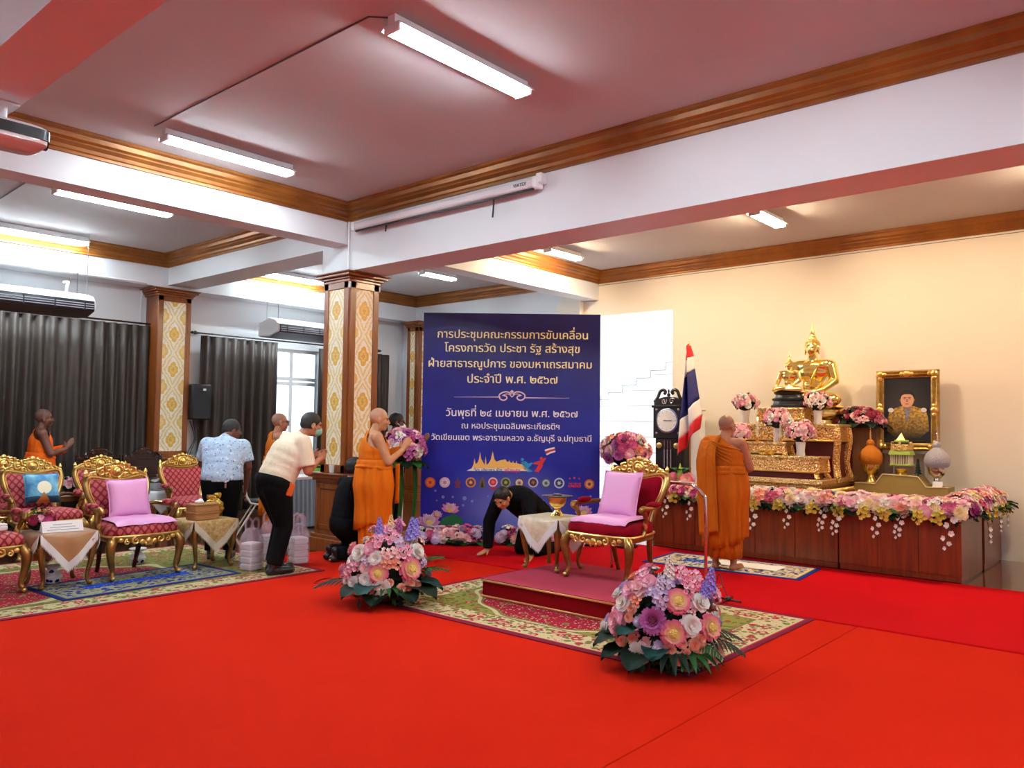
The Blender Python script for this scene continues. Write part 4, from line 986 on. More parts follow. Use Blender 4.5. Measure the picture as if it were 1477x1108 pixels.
for s, xa, xb, cl in (('วัด ประชา รัฐ', 683, 724, rgb(20, 110, 200)), ('สร้างสุข', 727, 750, rgb(224, 60, 130))):
    a, b = BP(xa, 681), BP(xb, 681.3); m = text_mesh(s, b[0] - a[0], .003, .02)
    for v in m.vertices: v.co += V(((a[0] + b[0]) / 2, -.0035, (a[1] + b[1]) / 2))
    for w_ in words_of(m): bpart('logo_lettering', w_, mat('printed_ink_%d' % xa, cl, .4))
bshape('blue_dancer', [disc(753.5, 663, 2.2), line_poly([(752, 668), (757, 668), (762, 672), (768, 668)], [1.5, 3, 3, 1]), line_poly([(754, 668), (757, 674), (762, 679), (768, 680)], [2, 3, 2.6, .6])], mat('printed_light_blue', rgb(40, 160, 220), .4))
bshape('red_dancer', [disc(781, 661.5, 2.3), line_poly([(769, 669), (775, 668), (781, 667), (787, 661)], [.7, 2.4, 3, 1]), line_poly([(781, 667), (779, 673), (775, 679), (771, 680)], [2.6, 3.2, 2.6, .6])], mat('printed_red', rgb(228, 56, 58), .4))
bshape('small_flag', [line_poly([(786, 650), (792, 648), (800, 646)], 1.1), line_poly([(788, 656), (794, 653), (801, 651)], 1.1)], WHT); bshape('small_flag_stripe', [line_poly([(787, 653), (793, 650.6), (800.5, 648.5)], 1.5)], mat('printed_flag_red', rgb(190, 40, 60), .4))
for i, (cx, cy, r, o1, o2, o3) in enumerate(((620.5, 696, 7.6, (214, 92, 40), (240, 130, 60), (190, 60, 30)), (641.5, 696, 7.6, (226, 200, 226), (246, 232, 246), (200, 150, 200)), (679, 696, 7.4, (214, 150, 90), (90, 50, 70), (244, 190, 90)), (711, 695.5, 6.8, (236, 214, 220), (206, 50, 60), (240, 130, 130)), (729.5, 696, 7.2, (160, 170, 120), (50, 60, 50), (200, 200, 90)), (749, 696.5, 7.4, (90, 80, 80), (226, 216, 206), (140, 100, 90)), (769, 696, 7.4, (206, 196, 214), (60, 44, 66), (170, 110, 60)), (787.5, 697, 7.2, (70, 86, 110), (190, 204, 206), (60, 96, 110)), (806.5, 697, 7.6, (200, 220, 240), (30, 60, 90), (210, 226, 236)), (850, 698.5, 7.2, (204, 108, 44), (236, 180, 110), (90, 50, 30)))):
    q = i // 1
    bshape('emblem', [disc(cx, cy, r)], mat('emblem_rim_%d' % i, rgb(*o1), .4)); bshape('emblem_field', [disc(cx, cy, r * .72)], mat('emblem_field_%d' % i, rgb(*o2), .4), lift=.002)
    star = [(cx + r * (.5 if k % 2 else .22) * math.cos(PI * k / 6 + i), cy + r * (.5 if k % 2 else .22) * math.sin(PI * k / 6 + i)) for k in range(12)]
    bshape('emblem_motif', [star], mat('emblem_motif_%d' % i, rgb(*o3), .4), lift=.004)
bshape('emblem', [[(656, 704), (658, 697), (660, 688), (662, 697), (664, 704)], [(655, 695), (658, 693), (657, 699)], [(665, 695), (662, 693), (663, 699)]], mat('emblem_plum', rgb(130, 60, 80), .4))
bshape('emblem', [[(691, 704), (692, 694), (695.5, 688), (699, 694), (700, 704)]], mat('emblem_olive', rgb(110, 100, 70), .4)); bshape('emblem_motif', [[(693.5, 703), (695.5, 692), (697.5, 703)]], BLACK, lift=.002)
bshape('emblem_ribbon', [[(706, 703), (716, 703), (715, 706), (707, 706)]], mat('printed_flag_red', rgb(190, 40, 60), .4))
a, b = BP(819.5, 703), BP(838, 703); m = text_mesh('สสส', b[0] - a[0], .003, .03)
for v in m.vertices: v.co += V(((a[0] + b[0]) / 2, -.0005, a[1]))
bpart('emblem_lettering', m, mat('printed_red', rgb(228, 56, 58), .4))
bshape('emblem_dots', [disc(822, 690.5, 1.3, 10), disc(828.5, 689.5, 1.6, 10), disc(835.5, 690.5, 1.3, 10)], MATS['printed_red'])
def lotus(cx, cy, s, tilt=0):
    for nm, ks, m in (('lotus_outer_petals', ((-75, .9), (-52, 1.0), (52, 1.0), (75, .9), (-28, .95), (28, .95)), mat('printed_lotus_pink', rgb(226, 150, 206), .4)), ('lotus_inner_petals', ((-40, .75), (-16, .9), (16, .9), (40, .75), (0, .8)), mat('printed_lotus_pale', rgb(244, 212, 238), .4))):
        P = []
        for a, l in ks:
            a = math.radians(a + tilt); dx, dy = math.sin(a), -math.cos(a); L = s * l; w = s * .20
            P.append([(cx + dx * L * t - dy * w * k, cy + dy * L * t + dx * w * k) for t, k in ((0, .3), (.3, .9), (.6, 1), (.85, .5), (1, 0), (.85, -.5), (.6, -1), (.3, -.9), (0, -.3))])
        bshape(nm, P, m, lift=.0 if 'outer' in nm else .002)
    bshape('lotus_heart', [disc(cx, cy - s * .12, s * .24, 14)], mat('printed_lotus_yellow', rgb(240, 214, 110), .4), lift=.005)
bshape('lotus_leaf', [[(634, 756), (638, 748), (646, 744), (655, 742), (664, 746), (668, 752), (664, 760), (650, 764), (638, 762)]], mat('printed_leaf_green', rgb(24, 120, 70), .4))
lotus(619, 757, 19, 0); lotus(649, 738, 15, 8); lotus(630, 744, 9, 20); lotus(842, 742, 15, 0)
bshape('lotus_glow', [[(606, 762), (636, 759), (632, 772), (606, 774)]], mat('printed_magenta', rgb(160, 60, 150), .4))
random.seed(21)
dots = [(639, 717, 2.2), (670, 719, 3.0), (681, 723, 2.0), (628, 708, 1.5), (653, 717, 1.6), (704, 716, 1.2), (795, 733, 2.4), (784, 722, 1.2), (770, 741, 1.4), (630, 722, 1.2), (852, 716, 1.6), (760, 714, 1.4), (668, 729, 1.8), (765, 741, 1.5), (800, 712, 1.2)]
bshape('light_dots', [disc(*d_, 12) for d_ in dots], mat('printed_pale_dot', rgb(120, 150, 226), .4))

# ================================================================ flowers
def petal_mb(mb, M_, L, wdt, cup, nu=3, nv=3, ruff=0.0, ph=0.0, tipw=.35):
    """one petal: base at the origin, growing along +Z of M_, cupped"""
    def f(u, v):
        x = (2 * u - 1); sh = math.sin(PI * min(1, .12 + .78 * v)) ** .8 if tipw == 0 else (.35 + .65 * math.sin(PI * .62 * v) if v < .85 else (.35 + .65 * math.sin(PI * .62 * v)) * (1 - (v - .85) * 2.2))
        return M_ @ V((x * wdt * sh, cup * (v * v) * L - .35 * cup * x * x * wdt + ruff * math.sin(9 * x + ph) * v, v * L))
    mb.grid(f, nu, nv)
def dirM(az, el, base=V((0, 0, 0)), roll=0):
    """frame whose Z points in direction (az, el) and whose Y points back to the flower's axis"""
    return Matrix.Translation(base) @ Matrix.Rotation(az, 4, 'Z') @ Matrix.Rotation(PI / 2 - el, 4, 'Y') @ Matrix.Rotation(-PI / 2 + roll, 4, 'Z')
def fl_rose(full=1.0, seed=1):
    """cupped garden rose, unit radius, opening along +Z"""
    r = random.Random(seed); mb = MB()
    for k, (n, el, L, w, cup) in enumerate(((5, .15, .95, .55, .35), (6, .55, .95, .5, .3), (6, .9, .85, .42, .3), (5, 1.15, .75, .34, .3), (4, 1.4, .62, .26, .25))):
        for i in range(n): petal_mb(mb, dirM(2 * PI * i / n + k * .7 + r.uniform(-.15, .15), el + r.uniform(-.1, .1), V((0, 0, -.15 + .04 * k))), L, w, cup, ruff=.05, ph=r.uniform(0, 6))
    mb.ell((0, 0, -.05), (.5, .5, .42), nu=10, nv=5); return mb.mesh('rose', ang=75, fix=False)
def fl_disc(n1=20, n2=16, pointed=False, seed=1):
    """open many-petalled bloom with a yellow heart (slot 1)"""
    r = random.Random(seed); mb = MB()
    for n, el, L, w in ((n1, .12, 1.0, .17), (n1, .42, .95, .17), (n2, .75, .82, .15), (n2, 1.0, .64, .12)):
        for i in range(n): petal_mb(mb, dirM(2 * PI * i / n + r.uniform(-.1, .1), el + r.uniform(-.06, .06)), L, w, .18 if not pointed else -.1, 2, 3, tipw=0 if pointed else .35)
    mb.ell((0, 0, -.1), (.5, .5, .25), nu=10, nv=5); mb.mi = 1; mb.ell((0, 0, .38), (.34, .34, .16), nu=12, nv=6)
    for i in range(14):
        a = i * 2.4; q = .33 * math.sqrt(i / 14); mb.ell((q * math.cos(a), q * math.sin(a), .5), (.06, .06, .08), nu=6, nv=4)
    return mb.mesh('bloom', ang=75, fix=False)
def fl_spike(seed=1, n=46):
    """tall spike of small florets, unit height, growing along +Z"""
    r = random.Random(seed); mb = MB(); 
    for i in range(n):
        t = i / n; a = i * 2.4; q = .17 * (1 - t) ** .7 + .03; c = V((q * math.cos(a), q * math.sin(a), .08 + .9 * t)); s = .105 * (1 - .55 * t)
        for k in range(5): petal_mb(mb, Matrix.Translation(c) @ Matrix.Rotation(a, 4, 'Z') @ Matrix.Rotation(PI / 2 - .5, 4, 'Y') @ Matrix.Rotation(k * 2 * PI / 5, 4, 'Z') @ Matrix.Rotation(1.15, 4, 'X'), s, s * .5, .15, 2, 2)
    mb.mi = 1; mb.tube([(0, 0, -.5), (0, 0, 1)], .018, 5); return mb.mesh('spike', ang=75, fix=False)
def fl_cluster(n=9, seed=1):
    """loose cluster of five-petalled blossoms, unit radius"""
    r = random.Random(seed); mb = MB()
    for i in range(n):
        a = i * 2.4; q = math.sqrt(i / n) * .75; c = V((q * math.cos(a), q * math.sin(a), .5 * (1 - q * q) + r.uniform(-.1, .1))); T_ = Matrix.Translation(c) @ Matrix.Rotation(a, 4, 'Z') @ Matrix.Rotation(q * .8, 4, 'Y')
        mb.mi = 0
        for k in range(5): petal_mb(mb, T_ @ Matrix.Rotation(k * 2 * PI / 5, 4, 'Z') @ Matrix.Rotation(1.1, 4, 'X'), .36, .17, .2, 2, 2)
        mb.mi = 1; mb.ell(T_ @ V((0, 0, .03)), .06, nu=6, nv=4)
    return mb.mesh('cluster', ang=75, fix=False)
def fl_spray(seed=1, n=8):
    """hanging orchid spray, unit length, falling along -Z and leaning to -Y"""
    r = random.Random(seed); mb = MB(); P = lambda t: V((.06 * math.sin(t * 6), -.28 * math.sin(min(1, t * 1.5) * PI / 2), .12 * math.sin(PI * min(1, t * 2)) - t))
    for i in range(n):
        t = .2 + .8 * i / (n - 1); c = P(t) + V((.07 * (-1) ** i, -.03, 0)); s = .135 * (1.1 - .5 * t)
        for k in range(5): petal_mb(mb, Matrix.Translation(c) @ Matrix.Rotation((-1) ** i * .5, 4, 'Z') @ Matrix.Rotation(PI / 2 - .15, 4, 'X') @ Matrix.Rotation(k * 2 * PI / 5, 4, 'Z') @ Matrix.Rotation(1.2, 4, 'X'), s, s * .45, .2, 2, 2)
    mb.mi = 1; mb.tube([P(k / 8) for k in range(9)], .012, 4); return mb.mesh('spray', ang=75, fix=False)
def leaf_mesh(kind, seed=1):
    """unit-length leaf lying along +Y, drooping"""
    mb = MB(); r = random.Random(seed)
    dz = lambda v: .22 * math.sin(v * 2.2) - .26 * v * v
    if kind == 'broad': mb.grid(lambda u, v: V(((2 * u - 1) * .36 * math.sin(PI * (.06 + .94 * v)) ** .7, v, dz(v) - .06 * (1 - abs(2 * u - 1)) + .02 * math.sin(v * 20) * abs(2 * u - 1))), 6, 8)
    elif kind == 'palm':
        for k in range(9):
            a = (k - 4) * .30; M_ = Matrix.Rotation(-a, 4, 'Z'); L = 1 - .05 * abs(k - 4)
            mb.grid(lambda u, v: M_ @ V(((2 * u - 1) * .095 * math.sin(PI * (.12 + .86 * v)) ** .8, v * L, dz(v) - .03 * (1 - abs(2 * u - 1)))), 2, 5)
    else:
        mb.tube([(0, v / 6, dz(v / 6)) for v in range(7)], .012, 4)
        for k in range(11):
            v0 = .12 + .08 * k; L = .36 * math.sin(PI * (.15 + .8 * k / 11)) + .06
            for s in (-1, 1):
                mb.grid(lambda u, v: V((s * v * L, v0 + .30 * v * L / .4 + (u - .5) * .07 * math.sin(PI * (.15 + .84 * v)), dz(v0) - .25 * v * v * L)), 1, 3)
    return mb.mesh('leaf', ang=75, fix=False)
ROSE = [fl_rose(1, 1), fl_rose(1, 2)]; DISC = fl_disc(); MUM = fl_disc(22, 20, True, 3); SPIKE = fl_spike(); CLUS = fl_cluster(); SPRAY = [fl_spray(1, 8), fl_spray(2, 6)]
LEAF = {k: leaf_mesh(k) for k in ('broad', 'palm', 'fern')}
def petalmat(name, tip, inner, rad=None):
    if name in MATS: return MATS[name]
    t = T(name); x, y, z = t.xyz(); r = (x.pw(2.0) + y.pw(2.0)).op('SQRT'); f = ((r - .25) * 1.6).mx(0.0).mn(1.0); n = t.noise(3, 2)
    t.base(t.mix(f, inner, tip)); t.set(.6, Sheen_Weight=.15); t.b.inputs['Subsurface Weight'].default_value = 0.0; return t.m
PC = {'pink': petalmat('pink_petals', rgb(242, 146, 178), rgb(252, 204, 216)), 'pale': petalmat('pale_pink_petals', rgb(254, 224, 222), rgb(250, 200, 202)), 'white': petalmat('white_petals', rgb(250, 248, 246), rgb(240, 236, 226)),
      'peach': petalmat('peach_petals', rgb(248, 190, 164), rgb(242, 150, 122)), 'magenta': petalmat('magenta_petals', rgb(190, 44, 110), rgb(220, 96, 150)), 'mauve': petalmat('mauve_petals', rgb(206, 120, 190), rgb(180, 80, 160)),
      'lilac': petalmat('lilac_petals', rgb(190, 170, 220), rgb(230, 216, 240)), 'blue': petalmat('violet_blue_petals', rgb(96, 92, 206), rgb(150, 140, 232)), 'coral': petalmat('coral_pink_petals', rgb(232, 96, 128), rgb(252, 196, 186)),
      'sun': petalmat('pink_edged_yellow_petals', rgb(238, 108, 146), rgb(254, 232, 168)), 'cream': petalmat('cream_petals', rgb(250, 236, 200), rgb(244, 222, 160)), 'yellow': petalmat('greenish_yellow_petals', rgb(226, 206, 90), rgb(214, 190, 60)), 'red': petalmat('deep_rose_petals', rgb(150, 20, 64), rgb(190, 50, 90)), 'orange': petalmat('orange_petals', rgb(236, 140, 70), rgb(250, 180, 110))}
HEART = mat('yellow_flower_heart', rgb(254, 234, 130), .7, bump=(40, .6)); PHEART = mat('plum_flower_heart', rgb(120, 40, 80), .7)
LG = {'dark': mat('dark_green_leaf', rgb(8, 36, 20), .6, var=(6, rgb(10, 30, 22)), Specular_IOR_Level=.25), 'teal': mat('bluish_green_leaf', rgb(8, 44, 40), .55, var=(8, rgb(30, 78, 74)), Specular_IOR_Level=.25), 'mid': mat('fresh_green_leaf', rgb(30, 90, 34), .6, var=(7, rgb(20, 70, 28)), Specular_IOR_Level=.25)}
STEM = mat('green_stem', rgb(60, 100, 50), .6)
KIND = {'rose': (lambda: random.choice(ROSE), 'rose'), 'peony': (lambda: ROSE[1], 'peony'), 'disc': (lambda: DISC, 'open_bloom'), 'mum': (lambda: MUM, 'chrysanthemum'), 'spike': (lambda: SPIKE, 'delphinium_spike'), 'clus': (lambda: CLUS, 'blossom_cluster'), 'spray': (lambda: random.choice(SPRAY), 'orchid_spray')}
def bloom(parent, kind, col, pos, nrm, size, name=None):
    fn, nm = KIND[kind]; m = fn(); o = bpy.data.objects.new(name or nm, m); C.objects.link(o); o.parent = parent
    while len(m.materials) < 2: m.materials.append(PC['pink'])
    o.material_slots[0].link = 'OBJECT'; o.material_slots[0].material = PC[col]; o.material_slots[1].link = 'OBJECT'; o.material_slots[1].material = STEM if kind in ('spike', 'spray') else (PHEART if kind == 'mum' or (kind == 'clus' and col == 'pink') else HEART)
    n = V(nrm).normalized(); q = V((0, 0, 1)).rotation_difference(n)
    if kind == 'spray': q = Matrix.Rotation(math.atan2(n.x, -n.y), 4, 'Z').to_quaternion()
    else: q = q @ Matrix.Rotation(random.uniform(0, 6.28), 4, 'Z').to_quaternion()
    o.rotation_mode = 'QUATERNION'; o.rotation_quaternion = q; o.location = pos; o.scale = (size,) * 3; return o
def leaf(parent, kind, col, pos, d, size, name=None, up=(0, 0, 1)):
    m = LEAF[kind]; o = bpy.data.objects.new(name or ('fern_frond' if kind == 'fern' else kind + '_leaf'), m); C.objects.link(o); o.parent = parent
    if not m.materials: m.materials.append(LG['dark'])
    o.material_slots[0].link = 'OBJECT'; o.material_slots[0].material = LG[col]
    y = V(d).normalized(); x = y.cross(V(up)).normalized() if abs(y.dot(V(up))) < .98 else V((1, 0, 0)); z = x.cross(y); M_ = Matrix((x, y, z)).transposed()
    o.rotation_mode = 'QUATERNION'; o.rotation_quaternion = M_.to_quaternion(); o.location = pos; o.scale = (size,) * 3; return o
def greens(parent, pts, size, col='dark', name='foliage'):
    """mass of small leaves between the blooms (uncountable)"""
    mb = MB()
    for p, n in pts:
        n = V(n).normalized(); u, w = frame_of(n); a = random.uniform(0, 6.28); d = (u * math.cos(a) + w * math.sin(a) + n * random.uniform(.1, .7)).normalized(); s_ = d.cross(n).normalized(); L = size * random.uniform(.7, 1.3); p = V(p)
        vs = [mb.bm.verts.new(q) for q in (p, p + d * L * .5 + s_ * L * .25, p + d * L, p + d * L * .5 - s_ * L * .25)]; mb._f(vs)
    o = mb.obj(name, LG[col], parent, smooth=False, fix=False); o['kind'] = 'stuff'; return o
def mound_pts(a, b, h, n, z0=0.0, inner=.86):
    out = []
    for i in range(n):
        z = random.random(); t = random.uniform(0, 2 * PI); r = math.sqrt(max(0, 1 - z * z)); p = V((a * r * math.cos(t), b * r * math.sin(t), h * z)) * inner; out.append((p + V((0, 0, z0)), V((p.x / a / a, p.y / b / b, p.z / h / h))))
    return out

def big_bouquet(name, label, base, ref, items, leaves, flip=1):
    """low standing arrangement; items are blooms on the dome seen from the hall, (kind, colour, u, v, size, push)"""
    o = thing('flower_arrangement', label, 'flowers', base, 0)
    vd = V((base[0], base[1], 0)).normalized(); uu = V((vd.y, -vd.x, 0)); a, b, h = .40, .34, .60
    MB().lathe([(.17, 0), (.20, .03), (.2, .10), (.15, .12)], n=20).obj('pot', BLACK, o)
    MB().lathe([(.05, .1), (.22, .12), (.27, .3), (.2, .45), (.05, .5)], n=14).obj('moss_core', LG['dark'], o)
    greens(o, mound_pts(a * .9, b * .9, h * .9, 420, .06), .09); greens(o, mound_pts(a * .93, b * .9, h * .92, 130, .06), .07, 'mid')
    def place(u, v, push=0.0):
        u_, v_ = u / a, (v - .08) / (h - .0); k = 1 - u_ * u_ - v_ * v_; w = math.sqrt(k) if k > 0 else 0.0
        p = uu * u - vd * (w * b * .95 + push) + V((0, 0, v)); n = uu * (u_ / a) - vd * (w / b) + V((0, 0, max(.02, v_) / h)); return p, n
    for kind, col, u, v, size in items:
        p, n = place(u, v)
        if kind == 'spike': n = V((0, 0, 1)) + uu * (u * .5)
        bloom(o, kind, col, p, n, size * (1.22 if kind in ('rose', 'clus') else 1.05))
    for i in range(46):        # small filler blossoms set deeper between the big ones
        z = random.uniform(.12, .97); t = random.uniform(-PI, PI); r = math.sqrt(1 - z * z); p = uu * (a * .93 * r * math.cos(t)) + vd * (b * .93 * r * math.sin(t)) + V((0, 0, .06 + h * .88 * z)); bloom(o, random.choice(('clus', 'rose', 'clus')), random.choice(('lilac', 'pale', 'pink', 'peach', 'white')), p, V((p.x, p.y, p.z * .6)), random.uniform(.032, .05))
    for i in range(24):        # the far side
        t = random.uniform(.2, PI - .2); z = random.uniform(.25, .95); r = math.sqrt(1 - z * z); p = uu * (a * r * math.cos(t)) + vd * (b * r * math.sin(t)) + V((0, 0, .08 + h * .9 * z)); bloom(o, random.choice(('rose', 'rose', 'clus')), random.choice(('pink', 'white', 'peach', 'lilac')), p, V((p.x, p.y, p.z * .5)), random.uniform(.045, .07))
    for kind, col, ang, size, up, z in leaves:
        d = uu * math.cos(ang) - vd * math.sin(ang); leaf(o, kind, col, d * .20 + V((0, 0, z)), d + V((0, 0, up)), size)
    for i in range(6): t = random.uniform(.3, 2.8); d = uu * math.cos(t) + vd * math.sin(t); leaf(o, 'broad', 'dark', d * .2 + V((0, 0, .12)), d + V((0, 0, .1)), .26)
    return o
def from_zoom(lst, x0, y0, sc_, cpx, cpy, ppm):
    return [(k, c_, ((x0 + zx / sc_) - cpx) / ppm, (cpy - (y0 + zy / sc_)) / ppm, s / sc_ / ppm) for k, c_, zx, zy, s in lst]
B2 = [('spike', 'white', 610, 250, 190), ('spike', 'blue', 915, 370, 215), ('spike', 'blue', 870, 390, 150), ('spike', 'lilac', 540, 340, 150), ('clus', 'pink', 690, 215, 70), ('clus', 'pink', 790, 250, 75), ('clus', 'pink', 750, 310, 60), ('clus', 'lilac', 590, 280, 60), ('clus', 'lilac', 540, 380, 65), ('clus', 'pink', 410, 240, 60),
      ('rose', 'pink', 310, 350, 68), ('rose', 'pale', 375, 320, 64), ('rose', 'pink', 450, 280, 64), ('disc', 'sun', 675, 395, 98), ('rose', 'white', 850, 405, 66), ('clus', 'pink', 945, 375, 72), ('rose', 'white', 255, 450, 62), ('clus', 'peach', 365, 420, 48), ('rose', 'peach', 320, 480, 34), ('rose', 'peach', 298, 545, 34),
      ('mum', 'mauve', 490, 545, 108), ('disc', 'sun', 640, 625, 100), ('disc', 'sun', 915, 590, 100), ('rose', 'white', 770, 570, 74), ('rose', 'pink', 200, 590, 72), ('rose', 'pink', 190, 650, 50), ('rose', 'white', 95, 690, 56), ('rose', 'peach', 240, 720, 46), ('rose', 'peach', 330, 690, 34), ('rose', 'white', 385, 790, 78),
      ('rose', 'peach', 615, 745, 44), ('rose', 'peach', 685, 810, 46), ('rose', 'peach', 735, 770, 36), ('rose', 'peach', 800, 705, 42), ('rose', 'peach', 845, 665, 42), ('rose', 'peach', 840, 735, 42), ('rose', 'peach', 710, 700, 34), ('rose', 'white', 955, 790, 74), ('clus', 'lilac', 480, 340, 50), ('clus', 'lilac', 550, 430, 50)]
LV = [('broad', 'dark', 2.75, .30, -.02, .16), ('broad', 'teal', 2.2, .30, .25, .2), ('broad', 'dark', 2.0, .34, -.1, .12), ('palm', 'dark', 1.45, .30, -.15, .13), ('palm', 'mid', 1.0, .30, -.1, .12), ('fern', 'dark', .45, .34, .0, .16), ('fern', 'dark', .20, .28, .05, .2), ('broad', 'dark', 3.05, .26, .1, .15), ('broad', 'teal', 1.75, .26, -.05, .15), ('fern', 'mid', .75, .28, .0, .15), ('broad', 'dark', 2.5, .30, .0, .1)]
pb = AZ(960, 955, .012); pp = FPX / pb.to_2d().length * 1.0
big_bouquet('b', 'larger flower arrangement at the near corner of the podium rug, with a mauve chrysanthemum', (pb.x, pb.y, .0155), None, from_zoom(B2, 860, 800, 5.833, 960, 962, pp), LV)
B1 = [('spike', 'blue', 490, 290, 190), ('spike', 'cream', 600, 240, 160), ('spike', 'blue', 800, 350, 240), ('spike', 'blue', 850, 320, 190), ('spike', 'mauve', 680, 260, 160), ('clus', 'pink', 600, 240, 75), ('clus', 'pink', 680, 200, 65), ('clus', 'pink', 610, 320, 75), ('clus', 'pink', 490, 320, 65), ('clus', 'lilac', 660, 350, 70), ('clus', 'pink', 460, 380, 60),
      ('rose', 'pink', 400, 420, 70), ('rose', 'white', 300, 460, 82), ('rose', 'white', 235, 530, 62), ('rose', 'white', 455, 505, 74), ('clus', 'pale', 555, 460, 60), ('clus', 'pale', 650, 460, 70), ('clus', 'pink', 740, 460, 80), ('rose', 'white', 870, 450, 74), ('clus', 'peach', 560, 545, 60), ('clus', 'peach', 640, 550, 66), ('disc', 'sun', 485, 640, 100), ('disc', 'sun', 800, 610, 118),
      ('clus', 'pink', 240, 600, 70), ('clus', 'pink', 195, 660, 60), ('rose', 'pale', 350, 590, 50), ('rose', 'white', 245, 740, 58), ('rose', 'white', 175, 725, 46), ('rose', 'white', 365, 700, 64), ('rose', 'white', 520, 775, 82), ('rose', 'peach', 600, 730, 36), ('rose', 'peach', 275, 810, 40), ('rose', 'peach', 330, 805, 36), ('rose', 'peach', 420, 790, 46), ('rose', 'peach', 720, 790, 44), ('rose', 'peach', 770, 825, 46), ('rose', 'peach', 800, 750, 46), ('rose', 'peach', 875, 770, 40), ('clus', 'pale', 900, 380, 55), ('clus', 'lilac', 920, 560, 50), ('clus', 'lilac', 380, 530, 46)]
LV1 = [('broad', 'dark', 2.3, .34, -.02, .14), ('broad', 'teal', 2.0, .32, .0, .16), ('fern', 'dark', 3.0, .40, .05, .14), ('palm', 'mid', 1.5, .26, .0, .14), ('broad', 'dark', .75, .38, -.05, .14), ('broad', 'teal', .45, .34, .0, .16), ('fern', 'mid', .25, .36, .25, .2), ('fern', 'mid', .1, .32, .45, .25), ('broad', 'dark', 1.1, .32, -.1, .12), ('broad', 'dark', 1.8, .3, -.1, .1)]
pb = AZ(556, 866, .012); pp = FPX / pb.to_2d().length
big_bouquet('b', 'flower arrangement at the far left corner of the podium rug, with two violet blue spikes', (pb.x, pb.y, .0155), None, from_zoom(B1, 480, 740, 7.39, 556, 872, pp), LV1)

def round_bouquet(o, c, r, cols, kinds, n, size, squash=.85, zmin=-.35, gsize=.06):
    """ball-shaped bunch: blooms spread evenly over a sphere"""
    c = V(c); MB().ell(c, (r * .72, r * .72, r * .72 * squash), nu=14, nv=8).obj('leafy_core', LG['dark'], o)
    for i in range(n):
        z = 1 - (i + .5) / n * (1 - zmin); t = i * 2.39996 + random.uniform(-.2, .2); q = math.sqrt(max(0, 1 - z * z)); d = V((q * math.cos(t), q * math.sin(t), z)); p = c + V((d.x, d.y, d.z * squash)) * r * random.uniform(.82, .95)
        k = random.choice(kinds); bloom(o, k, random.choice(cols), p, d, size * random.uniform(.8, 1.2) * (1.25 if k in ('disc', 'mum', 'clus') else 1))
    pts = []
    for i in range(int(90)):
        z = random.uniform(zmin - .2, .9); t = random.uniform(0, 6.28); q = math.sqrt(max(0, 1 - z * z)); d = V((q * math.cos(t), q * math.sin(t), z)); pts.append((c + d * r * .78, d))
    greens(o, pts, gsize)
# bouquet on a tall slim stand beside the standing monk
p = AY(581, 645, 7.66); o = thing('flower_stand', 'tall stand of mauve orchids and white peonies in front of the standing monk', 'flowers', (p.x, p.y, .0185))
round_bouquet(o, (0, 0, p.z - .02), .27, ('mauve', 'mauve', 'white', 'pink', 'pale', 'magenta', 'coral'), ('rose', 'rose', 'clus', 'peony'), 46, .075)
for i in range(12): a = i * .52; leaf(o, 'broad', 'mid' if i % 2 else 'dark', (.12 * math.cos(a), .12 * math.sin(a), p.z - .2), (math.cos(a), math.sin(a), -.25), .24)
MB().tube([(-.03, -.03, 0), (0, -.01, p.z - .25)], .014, 8).obj('white_pole', WPLAS, o); MB().tube([(.10, .10, 0), (.03, .03, p.z - .25)], .012, 8).tube([(-.12, .1, 0), (-.03, .03, p.z - .25)], .012, 8).obj('support_legs', BLACK, o)
for s, c_ in ((-.07, 'mid'), (.16, 'mid')): tag_ = MB().grid(lambda u, v: V((s + (u - .5) * .07 + .02 * math.sin(v * 5), -.05 + .02 * math.sin(u * 3), (p.z - .22) * (1 - v * .9))), 2, 10).obj('hanging_ribbon_leaf', LG[c_], o, solid=.003)
# bouquet behind the throne on a black stand
p = AX(902, 655, 8.75); o = thing('flower_stand', 'round bouquet of mauve and pink blooms on a dark stand behind the throne chair', 'flowers', (p.x, p.y, .0185))
round_bouquet(o, (0, 0, p.z), .29, ('mauve', 'mauve', 'pink', 'pale', 'peach', 'magenta', 'white', 'lilac'), ('rose', 'mum', 'clus', 'peony'), 46, .08)
MB().lathe([(.16, 0), (.17, .03), (.1, .06), (.09, p.z - .35), (.17, p.z - .22), (.19, p.z - .16)], n=18).obj('stand', DARKW, o)
